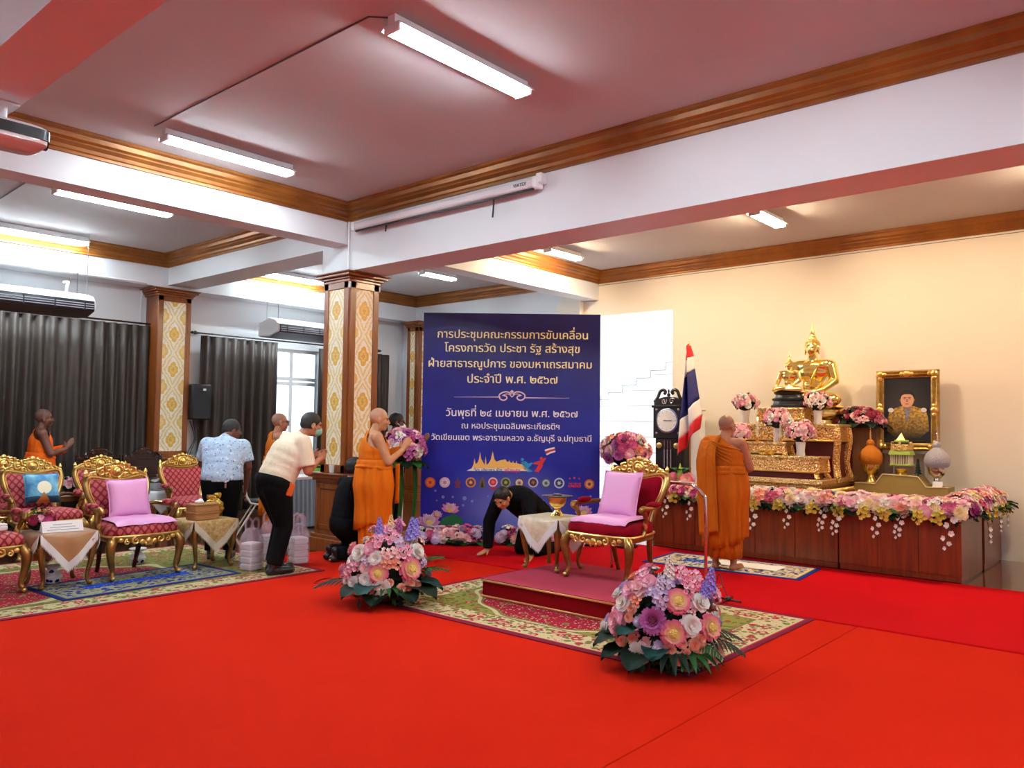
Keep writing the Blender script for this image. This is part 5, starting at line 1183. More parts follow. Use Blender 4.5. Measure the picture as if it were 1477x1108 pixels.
# low flower bed at the foot of the banner
def trough(name, label, a, b, z0, width, hgt, n, cols, cat='flowers', sprays=0, yel=0, leaves=24, size=.065, front=None, close=False):
    """a row of blooms along the straight from a to b (a, b on the hall side edge)"""
    a, b = V(a), V(b); o = thing(name, label, cat, ((a.x + b.x) / 2, (a.y + b.y) / 2, z0)); L = (b - a).length; u = (b - a).normalized(); nrm = V((u.y, -u.x, 0)); nrm = nrm if front is None or nrm.dot(V(front)) > 0 else -nrm
    org = V((o.location.x, o.location.y, 0)); A = V((a.x, a.y, 0)) - org
    M_ = Matrix((u, nrm, V((0, 0, 1)))).transposed(); mb = MB(); mb.box((A + u * L / 2 + V((0, 0, .03))), (L, width * .7, .06), M_); mb.obj('trough', BLACK, o)
    pts = []
    for i in range(int(L * 260)):
        t = random.uniform(0, L); q = random.uniform(-.1, PI * .95); d = nrm * math.cos(q) + V((0, 0, math.sin(q))); pts.append((A + u * t + nrm * (width * .42 * math.cos(q)) + V((0, 0, .02 + hgt * .75 * max(0, math.sin(q)))), d))
    greens(o, pts, .10)
    cnt = {}
    for i in range(n):
        t = (i + .5) / n * L + random.uniform(-.04, .04); q = [.35, .95, 1.5, 2.1, .65, 1.25, 1.8][i % 7] + random.uniform(-.15, .15); d = (nrm * math.cos(q) + V((0, 0, math.sin(q)))); pos = A + u * t + nrm * (width * .5 * math.cos(q)) + V((0, 0, .03 + hgt * .9 * math.sin(q)))
        c_ = random.choice(cols); k = random.choice(('rose', 'rose', 'peony', 'clus', 'peony')); key = k
        bloom(o, k, c_, pos, d, size * random.uniform(.75, 1.25) * (1.15 if k == 'clus' else 1))
    for i in range(yel):
        t = (i + .5) / yel * L + random.uniform(-.08, .08); pos = A + u * t + nrm * (width * .55) + V((0, 0, .02)); bloom(o, 'clus', 'yellow', pos, nrm + V((0, 0, .2)), .085, 'yellow_orchid')
    for i in range(sprays):
        t = (i + .5) / sprays * L + random.uniform(-.10, .10); pos = A + u * t + nrm * (width * .46) + V((0, 0, .04)); bloom(o, 'spray', 'white', pos, nrm, random.uniform(.20, .31))
    for i in range(leaves):
        t = random.uniform(0, L); d = nrm + u * random.uniform(-.6, .6) + V((0, 0, random.uniform(-.35, .3))); leaf(o, random.choice(('broad', 'broad', 'fern')), random.choice(('dark', 'mid')), A + u * t + nrm * width * .2 + V((0, 0, .03)), d, random.uniform(.16, .24))
    return o
q0, q1 = BL + bn * .22 - bu * .05, BL + bn * .22 + bu * .78
trough('flower_bed', 'low bed of pink and white flowers at the left foot of the banner', q0, q1, .0185, .26, .17, 44, ('pale', 'pink', 'pale', 'white', 'magenta', 'lilac'), leaves=14, front=bn, size=.07)
q0, q1 = BL + bn * .22 + bu * 1.08, BL + bn * .22 + bu * 2.3
trough('flower_bed', 'low bed of pink flowers along the banner foot behind the throne, mostly hidden', q0, q1, .0185, .26, .17, 50, ('pale', 'pink', 'pale', 'white', 'magenta', 'lilac'), leaves=14, front=bn, size=.07)
# small rose bowls on the left tables
def rosebowl(loc, label, cols, r=.13):
    o = thing('flower_bowl', label, 'flowers', loc, 0); MB().lathe([(.05, 0), (.09, .02), (.11, .06), (.10, .065)], n=16).obj('bowl', LG['dark'], o); round_bouquet(o, (0, 0, .09), r, cols, ('rose',), 24, .045, .62, .0, .05); return o
rosebowl((2.80, 8.24, FZ + .006 + .507), 'mixed small roses behind the white name card on the tan cloth', ('pink', 'magenta', 'orange', 'cream', 'yellow', 'red'), .135)
rosebowl((TD[0], TD[1] - .02, .62), 'lilac and pink flower bowl on the coffee table between back-row chairs', ('lilac', 'pink', 'pale', 'white', 'mauve'), .19)

# ================================================================ the altar
ZP = .645
def altar_box(x0, x1, y0, y1, label):
    o = thing('altar_table', label, 'altar table', ((x0 + x1) / 2, (y0 + y1) / 2, 0), 0, None); hx, hy = (x1 - x0) / 2 - .004, (y1 - y0) / 2 - .004
    MB().box((0, 0, ZP / 2 - .015 + .01), (2 * hx - .02, 2 * hy - .02, ZP - .05)).obj('carcass', ALTW, o)
    MB().box((0, 0, ZP - .015), (2 * hx, 2 * hy, .03)).obj('top', ALTW, o, bevel=.004); MB().box((0, 0, .03), (2 * hx - .03, 2 * hy - .03, .06)).obj('plinth', DARKW, o)
    for k in range(3): MB().box((-hx + .006, -hy + (k + .5) * 2 * hy / 3, ZP / 2 + .02), (.012, 2 * hy / 3 - .008, ZP - .12)).obj('front_panel', ALTW, o, bevel=.002)
    return o
X9 = 9.10
altar_box(X9, X9 + 1.02, 4.55, 5.45, 'left end wooden altar table, behind the chrome rail'); altar_box(X9, X9 + 1.02, 3.10, 4.55, 'middle wooden altar table in front, behind the monk')
altar_box(X9, X9 + 1.02, 1.88, 3.10, 'right end wooden altar table with the bare reddish front'); altar_box(X9 + 1.10, 11.2, 3.3, 5.45, 'rear wooden altar table carrying the tall Buddha'); altar_box(X9 + 1.10, 11.2, 1.88, 3.3, 'rear wooden altar table carrying the portrait and urns')
def lac_table(name, label, x0, x1, y0, y1, z0, z1, openleg=True):
    """gilded lacquer offering table: slab, carved apron, four curved legs"""
    o = thing(name, label, 'altar table', ((x0 + x1) / 2, (y0 + y1) / 2, z0), 0); hx, hy, h = (x1 - x0) / 2, (y1 - y0) / 2, z1 - z0
    mb = MB()
    for e, a, b in ((.0, h - .03, h), (-.012, h - .045, h - .03)): mb.span((-hx - e, -hy - e, a), (hx + e, hy + e, b))
    mb.obj('top_slab', CARVE2, o, bevel=.005)
    ap = min(.16, h * .5); MB().box((0, 0, h - .045 - ap / 2), (2 * hx - .04, 2 * hy - .04, ap)).obj('carved_apron', CARVE, o)
    mb = MB()
    for s in (-1, 1): mb.box((s * (hx - .02), 0, h - .05 - ap), (.025, 2 * hy - .03, .022)); mb.box((0, s * (hy - .02), h - .05 - ap), (2 * hx - .03, .025, .022))
    mb.obj('gilt_moulding', GOLD, o, bevel=.004)
    if h - .05 - ap > .05: MB().span((-hx + .06, -hy + .06, .0), (hx - .06, hy - .06, h - .05 - ap)).obj('red_inner_panel', REDIN, o)
    for sx in (-1, 1):
        for sy in (-1, 1):
            w_ = .045 if h > .4 else .03; MB().tube(smoothpath([(sx * (hx - .03), sy * (hy - .035), h - .05), (sx * (hx - .02), sy * (hy - .02), h - .05 - ap), (sx * (hx - .05), sy * (hy - .05), h * .3), (sx * (hx - .015), sy * (hy - .02), .02), (sx * (hx - .005), sy * (hy - .01), .0)], 3), w_, 6).obj('leg', CARVE, o)
    return o
# moulded plinth under the tables
o = thing('altar_plinth', 'wide gilded plinth with lotus mouldings carrying the offering tables', 'plinth', (10.31, 4.12, ZP)); mb = MB()
for e, a, b in ((.0, 0, .06), (-.03, .06, .13), (-.07, .13, .19), (-.03, .19, .235), (.015, .235, .30)): mb.span((-.71 - e, -.66 - e, a), (.71 + e, .66 + e, b))
mb.obj('stepped_body', CARVE2, o, bevel=.012)
mb = MB()
for k in range(26):
    mb.ell((-.73, -.62 + k * .0496, .155), (.03, .024, .035), nu=8, nv=5)
mb.obj('lotus_petal_row', GOLD, o); mb = MB()
for k in range(26): mb.ell((-.64 + k * .052, -.69, .155), (.024, .03, .035), nu=8, nv=5)
mb.obj('lotus_petal_row', GOLD, o)
ZA = ZP + .30
lac_table('offering_table', 'lowest gilt offering table in front, with a white vase at its right end', 9.62, 10.02, 3.50, 4.62, ZA, ZA + .275)
lac_table('offering_table', 'small gilt offering table with two candles, behind the lowest one', 9.68, 9.95, 3.92, 4.50, ZA + .275, ZA + .44)
lac_table('offering_table', 'tall gilt offering table with open legs and dark red inside, right of the candles', 10.08, 10.55, 3.42, 4.78, ZA, ZA + .67)
lac_table('offering_table', 'topmost gilt offering table under the black base of the small Buddha', 10.12, 10.46, 3.86, 4.50, ZA + .67, ZA + .88)
# ---------------- Buddha figures
def seated_buddha(name, label, loc, s, m, mh, base_m, base_prof, rz=PI):
    """facing local +X, unit: knee width 1.0"""
    o = thing(name, label, 'statue', loc, rz); o.scale = (s, s, s); mb = MB(); z0 = .0
    for sg in (-1, 1):
        mb.cap((-.08, sg * .14, .12), .12, (.16, sg * .40, .095), .095); mb.ell((.17, sg * .41, .09), (.09, .10, .085))
        mb.cap((.17, sg * .40, .085), .085, (.30, sg * .02, .10 + .05 * (sg < 0)), .06); mb.cap((.30, sg * .02, .10 + .05 * (sg < 0)), .05, (.22, -sg * .22, .13 + .03 * (sg < 0)), .035)
    mb.ell((-.06, 0, .14), (.20, .27, .13)); mb.ell((-.06, 0, .32), (.125, .175, .20)); mb.ell((-.05, 0, .53), (.145, .245, .18)); mb.ell((-.045, 0, .62), (.13, .27, .11)); mb.cap((-.05, .22, .655), .085, (-.05, -.22, .655), .085)
    mb.cap((-.05, 0, .68), .085, (-.035, 0, .80), .075)
    mb.cap((-.05, -.275, .635), .092, (-.02, -.35, .40), .076); mb.cap((-.02, -.35, .40), .075, (.20, -.33, .215), .052); mb.cap((.20, -.33, .215), .045, (.28, -.32, .13), .028)
    for k in range(4): mb.cap((.25, -.345 + .022 * k, .19), .015, (.315, -.35 + .022 * k, .06), .012)
    mb.cap((-.05, .275, .635), .092, (-.03, .34, .40), .076); mb.cap((-.03, .34, .40), .075, (.16, .20, .235), .046); mb.cap((.16, .20, .235), .046, (.21, .03, .215), .03); mb.ell((.20, .04, .21), (.045, .10, .025))
    hc = V((-.02, 0, .925)); mb.ell(hc, (.105, .098, .115)); mb.ell(hc + V((.03, 0, -.045)), (.082, .078, .085)); mb.ell(hc + V((.075, 0, -.10)), (.03, .035, .028)); mb.cap(hc + V((.098, 0, .01)), .012, hc + V((.118, 0, -.04)), .018)
    mb.ell(hc + V((.095, 0, -.075)), (.018, .032, .011)); mb.ell(hc + V((.082, .036, .012)), (.022, .026, .012)); mb.ell(hc + V((.082, -.036, .012)), (.022, .026, .012))
    for sg in (-1, 1): mb.cap(hc + V((-.005, sg * .10, .03)), .02, hc + V((.005, sg * .107, -.10)), .014)
    add('body', remesh(mb, .013, 3), m, o)
    mb = MB(); mb.ell(hc + V((-.018, 0, .045)), (.112, .106, .095), nu=22, nv=12); mb.ell(hc + V((-.02, 0, .14)), (.065, .062, .06))
    for i in range(150):
        z = 1 - (i + .5) / 150 * 1.05; t = i * 2.39996; q = math.sqrt(max(0, 1 - z * z)); p = V((q * math.cos(t) * .113, q * math.sin(t) * .107, z * .096))
        if p.x > .06 and p.z < .03: continue
        mb.ell(hc + V((-.018, 0, .045)) + p, .013, nu=6, nv=4)
    mb.obj('curled_hair', mh, o)
    MB().lathe([(.05, 0), (.045, .03), (.03, .05), (.034, .08), (.018, .13), (.008, .20), (.001, .27)], hc + V((-.02, 0, .18)), 12).obj('flame_finial', m, o)
    # shawl over the left shoulder, seen as a raised band
    mb = MB(); mb.tube(smoothpath([(.02, .16, .70), (.105, .13, .60), (.11, .05, .45), (.08, .0, .33)], 4), .022, 6, flat=.3).tube(smoothpath([(.075, -.02, .35), (.10, .08, .52), (.085, .17, .66)], 4), .008, 6); mb.obj('robe_fold', m, o)
    if base_prof:
        mb = MB()
        mb.lathe(base_prof, n=40, sx=.62, sy=1.0); mb.obj('pedestal', base_m, o)
    return o
bz = 1.86; bs = .86
bx = 10.84; byc = AX(1171, 520, bx).y
seated_buddha('buddha_statue', 'large seated golden Buddha above the altar, under the flame finial', (bx, byc, bz), bs, GOLDP, GOLD, GOLDP,
    [(.30, -(bz - ZA) / bs), (.44, -(bz - ZA) / bs), (.44, -1.0), (.40, -.97), (.40, -.62), (.44, -.58), (.44, -.40), (.40, -.36), (.38, -.22), (.43, -.19), (.46, -.13), (.44, -.06), (.50, -.02), (.46, 0.01), (.2, .02)])
sb = V((10.28, AX(1138, 560, 10.28).y, ZA + .88))
seated_buddha('buddha_statue', 'small seated golden Buddha on a stepped black base, in front of the large one', (sb.x, sb.y, sb.z + .20), .40, GOLDP, GOLD, BLACK, [(.60, -.49), (.60, -.42), (.54, -.40), (.50, -.28), (.56, -.25), (.56, -.20), (.46, -.17), (.42, -.08), (.47, -.05), (.50, 0.0), (.3, .01)])
# ---------------- vases, candles
VASE = mat('white_porcelain', (.86, .85, .84), .2)
def vase(px, py_base, x, zb, r, label, cols=('pale', 'pale', 'white', 'pink'), n=34):
    p = AX(px, py_base, x); o = thing('flower_vase', label, 'flowers', (x, p.y, zb), 0, None)
    MB().lathe([(.05, 0), (.055, .015), (.048, .06), (.058, .15), (.064, .17), (.055, .17)], n=18).obj('vase', VASE, o); round_bouquet(o, (0, 0, .17 + r * .62), r, cols, ('rose', 'rose', 'peony', 'clus'), n, .045, .85, -.3, .05); return o
vase(1075, 610, 10.25, ZA + .67, .165, 'white vase of pale pink flowers at the left end of the tall offering table'); vase(1180, 610, 10.25, ZA + .67, .165, 'white vase of pink flowers on the tall offering table, before the large Buddha')
vase(1122, 640, 9.80, ZA + .44, .17, 'white vase of pale flowers between the two candles') ; vase(1155, 657, 9.78, ZA + .275, .175, 'white vase of pink and white flowers on the right end of the lowest offering table'); vase(1066, 657, 9.78, ZA + .275, .15, 'white vase of pale flowers just right of the monk’s head')
def candle(px, x, zb, h, label):
    p = AX(px, 638, x); o = thing('candle', label, 'candle', (x, p.y, zb)); MB().lathe([(.03, 0), (.032, .01), (.015, .015), (.014, .05), (.022, .06)], n=12).obj('holder', GOLDP, o); MB().lathe([(.013, .055), (.012, h)], n=12).obj('wax', mat('ivory_wax', (.9, .84, .68), .4), o)
    MB().lathe([(.001, h + .005), (.009, h + .018), (.006, h + .035), (.001, h + .05)], n=8).obj('flame', emit('candle_flame', (1, .75, .35), 14), o); return o
candle(1093, 9.72, ZA + .44, .26, 'lit ivory candle on the left of the small offering table'); candle(1126, 9.72, ZA + .44, .24, 'lit ivory candle on the right of the small offering table')
tag(MB().lathe([(.10, 0), (.12, .01), (.10, .03), (.13, .06), (.13, .065), (.09, .03)], n=24).obj('offering_tray', GOLDP, loc=(9.74, AX(1108, 652, 9.74).y, ZA + .275)), 'round gold tray under the two candles', 'tray')
# ---------------- tall cabinet with flowers, right of the tables
ya, yb_ = AX(1206, 650, 10.75).y, AX(1262, 650, 10.75).y; zt_ = AX(1235, 617, 10.75).z
o = thing('pedestal_cabinet', 'tall plain wooden pedestal between the offering tables and the orange urn', 'cabinet', (10.99, (ya + yb_) / 2, ZP)); MB().box((0, 0, (zt_ - ZP) / 2), (.30, ya - yb_, zt_ - ZP)).obj('carcass', wood('tan_veneer', rgb(150, 104, 74), rgb(128, 84, 58)), o, bevel=.004)
MB().box((-.02, (ya - yb_) / 2 - .09, (zt_ - ZP) / 2), (.275, .175, zt_ - ZP - .01)).obj('dark_side_panel', REDIN, o)
o2 = thing('flower_arrangement', 'wide pink and deep rose flower arrangement on the tall pedestal beside the portrait', 'flowers', (10.86, AX(1240, 600, 10.86).y, zt_)); MB().box((0, 0, .04), (.2, .45, .08)).obj('trough', BLACK, o2)
greens(o2, mound_pts(.16, .30, .22, 160, .03), .09)
for i in range(40):
    z = random.uniform(.1, .95); t = random.uniform(0, 2 * PI); q = math.sqrt(1 - z * z); d = V((q * math.cos(t), q * math.sin(t), z)); bloom(o2, random.choice(('rose', 'peony', 'clus')), random.choice(('pale', 'pale', 'pink', 'red', 'magenta')), V((d.x * .16, d.y * .30, .05 + d.z * .20)), d, random.uniform(.045, .07))
for i in range(10): t = i * .63; leaf(o2, 'broad', 'dark', (.1 * math.cos(t), .2 * math.sin(t), .05), (math.cos(t), math.sin(t), -.2), .2)
# ---------------- stepped olive plinth with urns
XO = 10.62
pts = [AX(px, py, XO) for px, py in ((1233, 696), (1262, 698), (1273, 684), (1324, 688), (1336, 703), (1368, 704))]
o = thing('stepped_plinth', 'olive stepped plinth carrying the orange urn, green tiered ornament and silver urn', 'plinth', (XO, 0, 0)); poly = [(p.y, p.z) for p in pts]; poly = [(poly[0][0], ZP)] + poly + [(poly[-1][0], ZP)]
M_ = Matrix(((0, 0, 1), (1, 0, 0), (0, 1, 0))); MB().prism(poly, 0, .32, M_).obj('body', mat('olive_gold_paint', rgb(168, 142, 72), .5), o, bevel=.004, smooth=False)
mb = MB()
for (a, b) in zip(poly[1:], poly[2:-1]): mb.tube([(-.002, a[0], a[1]), (-.002, b[0], b[1])], .007, 6)
mb.obj('pale_edge', mat('pale_gold_edge', rgb(226, 204, 150), .4), o)
zl, zm, zr = pts[0].z, (pts[2].z + pts[3].z) / 2, pts[5].z; xo = XO + .13
def urn(px, zb, label, body, gold, name='cone_offering'):
    y = AX(px, 660, xo).y; o = thing(name, label, 'offering', (xo, y, zb)); 
    MB().lathe([(.075, 0), (.08, .012), (.05, .05), (.04, .10), (.055, .12), (.09, .15), (.105, .20), (.11, .235), (.09, .23)], n=24).obj('pedestal_bowl', gold, o)
    MB().lathe([(.09, .215), (.128, .25), (.145, .31), (.135, .37), (.10, .42), (.06, .455), (.04, .475)], n=28).obj('rounded_body', body, o); MB().lathe([(.035, .47), (.05, .495), (.045, .525), (.02, .55)], n=18).obj('neck_ball', body, o)
    mb = MB().lathe([(.012, .55), (.014, .56), (.004, .72)], n=10)
    for k in range(4): mb.ell((0, 0, .57 + .035 * k), (.02 - .003 * k, .02 - .003 * k, .012), nu=10, nv=5)
    mb.obj('beaded_spire', gold, o); return o
urn(1256, zl, 'orange flower-covered cone offering on a gold bowl, left on the olive plinth', mat('orange_floral_cover', rgb(206, 120, 20), .85, bump=(90, .8)), GOLDP); urn(1352, zr, 'silver grey cone offering on a silver bowl, right on the olive plinth', mat('silver_grey_floral_cover', rgb(178, 176, 186), .8, bump=(90, .8)), STEEL)
y = AX(1301, 670, xo).y; o = thing('tiered_ornament', 'green and gold tiered ornament on the middle step of the olive plinth', 'offering', (xo, y, zm)); LIME = mat('lime_leaf_fringe', rgb(170, 200, 84), .6)
MB().lathe([(.07, 0), (.075, .01), (.05, .04), (.07, .07), (.075, .08)], n=18).obj('gold_foot', GOLDP, o)
mb = MB(); mb.box((0, 0, .125), (.20, .24, .02)); mb.box((0, 0, .275), (.22, .26, .05), taper=.9); mb.box((0, 0, .42), (.12, .14, .03)); mb.obj('leaf_tier', LIME, o, bevel=.006); mb = MB()
for k in range(11):
    for s in (-1, 1): mb.box((s * .085, -.10 + .02 * k, .195), (.008, .009, .12)); mb.box((-.085 + .017 * k, s * .105, .195), (.009, .008, .12))
mb.obj('white_fringe', mat('ivory_fringe', rgb(236, 226, 190), .6), o); MB().box((0, 0, .19), (.13, .16, .12)).obj('dark_core', REDIN, o)
mb = MB().box((0, 0, .355), (.15, .18, .09)); 
for s in (-1, 1): mb.box((0, s * .105, .36), (.05, .05, .11), taper=.5); mb.box((s * .09, 0, .36), (.05, .05, .11), taper=.5)
mb.obj('gold_tier', CARVE2, o); MB().box((0, 0, .475), (.095, .11, .09), taper=.06).obj('gold_peak', GOLDP, o); MB().box((0, 0, .397), (.16, .19, .012)).obj('black_band', BLACK, o)
y = AX(1324, 680, xo - .04).y; o = thing('small_tree_ornament', 'tiny dark green cone tree beside the tiered ornament', 'ornament', (xo - .03, y, zm)); mb = MB()
for k in range(5): mb.lathe([(.045 - .007 * k, .02 + .035 * k), (.012, .065 + .035 * k)], n=10)
mb.obj('foliage_cone', LG['dark'], o); MB().tube([(0, 0, 0), (0, 0, .2)], .008, 6).obj('trunk', DARKW, o)
tag(MB().box((0, 0, .035), (.004, .11, .07), Ry(.3)).obj('name_card', WPLAS, loc=(XO + .045, AX(1352, 700, XO + .03).y, zr - .002)), 'small white card in front of the silver urn', 'card')
# ---------------- framed portrait on its stand
px_ = [AX(*q, 11.0) for q in ((1260, 536), (1352, 532), (1267, 651), (1357, 649))]; pyc = sum(p.y for p in px_) / 4; pzc = sum(p.z for p in px_) / 4; pw = (px_[0].y - px_[1].y + px_[2].y - px_[3].y) / 2; ph_ = (px_[0].z - px_[2].z + px_[1].z - px_[3].z) / 2
po = thing('framed_portrait', 'gold-framed portrait of a person in a gold embroidered uniform beside the altar', 'picture', (11.03, pyc, pzc), -PI / 2); po.rotation_euler = (-.05, 0, -PI / 2)
hw_, hh = pw / 2, ph_ / 2; fw = .095; mb = MB(); M2 = Matrix(((1, 0, 0), (0, 0, 1), (0, 1, 0)))
rs = []
for d_, yy in ((0, .02), (0, -.02), (.02, -.045), (.045, -.03), (.06, -.045), (.08, -.02), (fw, -.015), (fw, .02)): rs.append([V((x * (hw_ - d_), yy, z * (hh - d_))) for x, z in ((-1, -1), (1, -1), (1, 1), (-1, 1))])
mb.rings(rs, caps=False); mb.obj('gilt_frame', mat('carved_frame_gold', (.62, .42, .13), .35, .85, var=(16, (.34, .20, .05)), bump=(50, .5)), po, ang=20)
for sx in (-1, 0, 1):
    for sz in (-1, 0, 1):
        if sx or sz:
            mb = MB()
            mb.ell((sx * (hw_ - .05), -.04, sz * (hh - .05)), (.045, .02, .045), nu=10, nv=6)
            for k in (-1, 1): mb.ell((sx * (hw_ - .05) + (k * .06 if not sx else (-.055 * sx if k > 0 and sz else 0)), -.038, sz * (hh - .05) + (k * .06 if not sz else (-.055 * sz if k < 0 and sx else 0))), (.03, .016, .03), nu=8, nv=5)
            mb.obj('corner_carving' if sx and sz else 'side_carving', GOLD, po)
t = T('dark_painted_canvas'); x, y_, z = t.xyz(); r = ((x / .30).pw(2.0) + ((z - .05) / .40).pw(2.0)).op('SQRT'); t.base(t.mix(r.mn(1.0), rgb(54, 52, 50), rgb(16, 17, 22))); t.set(.35)
MB().span((-hw_ + fw, -.006, -hh + fw), (hw_ - fw, .01, hh - fw)).obj('canvas', t.m, po)
def pp(name, poly, m, l, n=1): return MB().prism([(x * (hw_ - fw), z * (hh - fw)) for x, z in poly], -.006 - .001 * l - .001, -.006, M2).obj(name, m, po, smooth=False)
def el(cx, cz, rx_, rz_, n=20): return [(cx + rx_ * math.cos(2 * PI * i / n), cz + rz_ * math.sin(2 * PI * i / n)) for i in range(n)]
UNI = mat('painted_gold_uniform', rgb(96, 76, 34), .5, var=(38, rgb(150, 120, 50))); SKP = mat('painted_skin', rgb(206, 158, 128), .5); SKP2 = mat('painted_skin_shade', rgb(150, 104, 80), .5)
t = T('painted_uniform_fade'); x, y_, z = t.xyz(); n = t.noise(40, 3); f = ((z + .36) / .30).mx(0.0).mn(1.0); t.base(t.mix(f, rgb(24, 22, 18), t.mix(((n - .35) * 3.0).mx(0.0).mn(1.0), rgb(120, 92, 36), rgb(214, 172, 78)))); t.set(.5)
pp('uniform', [(-.88, -.62), (-.84, -.25), (-.74, .0), (-.40, .09), (-.16, .15), (.16, .15), (.42, .09), (.78, .0), (.88, -.25), (.92, -.62), (.5, -.85), (-.5, -.85)], t.m, 1)
pp('collar', [(-.17, .10), (-.15, .02), (0, -.42), (.15, .02), (.17, .10), (0, .06)], mat('painted_grey_collar', rgb(150, 150, 166), .5, var=(60, rgb(76, 76, 92))), 2)
pp('neck', [(-.13, .20), (-.14, .08), (0, .02), (.14, .08), (.13, .20)], SKP2, 3); pp('ears', el(0, .31, .335, .06), SKP2, 4); pp('face', el(0, .31, .285, .225), SKP, 5)
pp('hair', [(-.30, .33), (-.325, .46), (-.27, .56), (-.12, .615), (.12, .615), (.27, .56), (.325, .46), (.30, .33), (.265, .44), (.12, .49), (-.12, .49), (-.265, .44)], mat('painted_dark_hair', rgb(24, 18, 16), .5), 6)
FD = mat('painted_feature', rgb(70, 40, 32), .5); pp('features', el(-.1, .345, .055, .012), FD, 6); pp('features', el(.1, .345, .055, .012), FD, 6); pp('features', el(-.1, .385, .075, .01), FD, 6); pp('features', el(.1, .385, .075, .01), FD, 6); pp('nose', [(-.02, .35), (.02, .35), (.045, .26), (0, .25), (-.045, .26)], SKP2, 6); pp('mouth', el(0, .19, .085, .016), mat('painted_lips', rgb(160, 84, 76), .5), 6)
for s in (-1, 1): pp('white_tassel', el(s * .70, .0, .12, .07), mat('painted_white', rgb(216, 216, 222), .5), 7); pp('medals', el(s * .40, -.24, .12, .05), mat('painted_medal', rgb(140, 120, 80), .5), 7)
mb = MB()
for s in (-1, 1): mb.tube([(11.05, pyc + s * .18, pzc - hh + .01), (11.08, pyc + s * .20, ZP)], .016, 8)
mb.span((11.0, pyc - .3, pzc - hh - .04), (11.08, pyc + .3, pzc - hh)); eo = mb.obj('picture_stand', mat('grey_metal_stand', (.5, .5, .52), .4, .6)); tag(eo, 'grey metal stand holding up the gold-framed portrait', 'stand')
# ---------------- garland along the altar edge
COLS = ('pale', 'pale', 'pale', 'pink', 'white', 'cream', 'white', 'magenta', 'cream', 'pale', 'peach', 'pale')
random.seed(5)
trough('flower_garland', 'long garland of pink flowers and hanging orchids along the altar front, right of the monk', (9.20, 4.12, 0), (9.20, 1.86, 0), ZP, .36, .16, 150, COLS, 'garland', 7, 8, 40, .07, (-1, 0, 0))
trough('flower_garland', 'short garland of pink flowers and white orchids on the altar edge left of the monk', (9.20, 5.50, 0), (9.20, 4.16, 0), ZP, .36, .15, 84, COLS, 'garland', 5, 4, 24, .07, (-1, 0, 0))
trough('flower_garland', 'garland of pink flowers turning round the right end of the altar', (9.34, 1.98, 0), (11.05, 1.98, 0), ZP, .36, .20, 96, COLS + ('mauve', 'lilac'), 'garland', 3, 4, 26, .07, (0, -1, 0))
# gold tray offering and roses at the left end
y = AX(982, 690, 9.65).y
o = thing('offering_tray', 'gold pedestal tray with leaf cone and pink carnations at the altar’s left end', 'offering', (9.74, y + .06, ZP)); MB().lathe([(.07, 0), (.08, .01), (.04, .05), (.04, .10), (.11, .15), (.12, .17), (.08, .15)], n=18).obj('pedestal', GOLDP, o); MB().lathe([(.07, .16), (.05, .24), (.03, .32), (.004, .42)], n=10).obj('folded_leaf_cone', LIME, o)
for s in (-1, 1): bloom(o, 'peony', 'coral', V((-.05, s * .11, .20)), V((-1, s * .5, .5)), .10); bloom(o, 'peony', 'pink', V((.03, s * .13, .22)), V((0, s, .6)), .09)
for k in range(5): leaf(o, 'fern', 'mid', (0, 0, .26), (math.cos(k * 1.25), math.sin(k * 1.25), .7), .17)
y = AX(1005, 690, 9.7).y; o = thing('ornate_vase', 'white fluted vase on the altar between the flag and the monk', 'vase', (9.80, y - .04, ZP)); MB().lathe([(.06, 0), (.065, .02), (.045, .06), (.055, .16), (.075, .26), (.085, .29), (.07, .28)], n=16).obj('body', VASE, o)
for k in range(6): bloom(o, 'clus', 'white', V((.05 * math.cos(k), .05 * math.sin(k), .31)), V((math.cos(k), math.sin(k), .8)), .06)
# ---------------- longcase clock, flag, white pillar stand
yc_ = AX(965.5, 620, 10.85).y; o = thing('longcase_clock', 'tall black longcase clock with white round dial, left of the flag', 'clock', (10.95, yc_, 0), -PI / 2); BLW = mat('black_lacquer', (.016, .013, .014), .25); 
zt_ = AX(965, 585, 10.8).z; zd = AX(966, 607, 10.8).z; w = .235
MB().span((-.26, -.16, 0), (.26, .16, .55)).span((-.28, -.18, 0), (.28, .18, .08)).span((-.28, -.18, .53), (.28, .18, .58)).obj('base_case', BLW, o, bevel=.01)
MB().span((-.22, -.14, .58), (.22, .14, zd - .27)).obj('trunk_case', BLW, o, bevel=.008); MB().span((-.25, -.16, zd - .27), (.25, .16, zd + .22)).span((-.27, -.18, zd + .20), (.27, .18, zd + .24)).obj('hood', BLW, o, bevel=.008)
mb = MB(); M2b = M2
mb.prism([(-.25, 0), (.25, 0), (.25, .05), (.17, .10), (.08, .125), (0, .13), (-.08, .125), (-.17, .10), (-.25, .05)], -.14, .14, M2b, (0, 0, zd + .24)); mb.obj('arched_top', BLW, o, bevel=.006)
mb = MB()
for s in (-1, 1): mb.tube(smoothpath([(s * .25, -.12, zd + .29), (s * .19, -.12, zd + .36), (s * .15, -.12, zd + .45), (s * .09, -.12, zd + .475), (s * .055, -.12, zd + .44), (s * .08, -.12, zd + .41)], 4), .026, 8)
mb.lathe([(.02, 0), (.03, .03), (.01, .06), (.018, .08), (.002, .12)], (0, -.12, zd + .37), 10); mb.obj('swan_neck_crest', BLW, o)
mb = MB()
for s in (-1, 1): scroll(mb, (s * .07, zd + .30), .05, 1.2, .5, s, -.145, .008); mb.ell((s * .19, -.165, zd + .17), (.02, .006, .02)); mb.ell((s * .19, -.165, zd - .19), (.02, .006, .02))
mb.obj('silvery_inlay', STEEL, o)
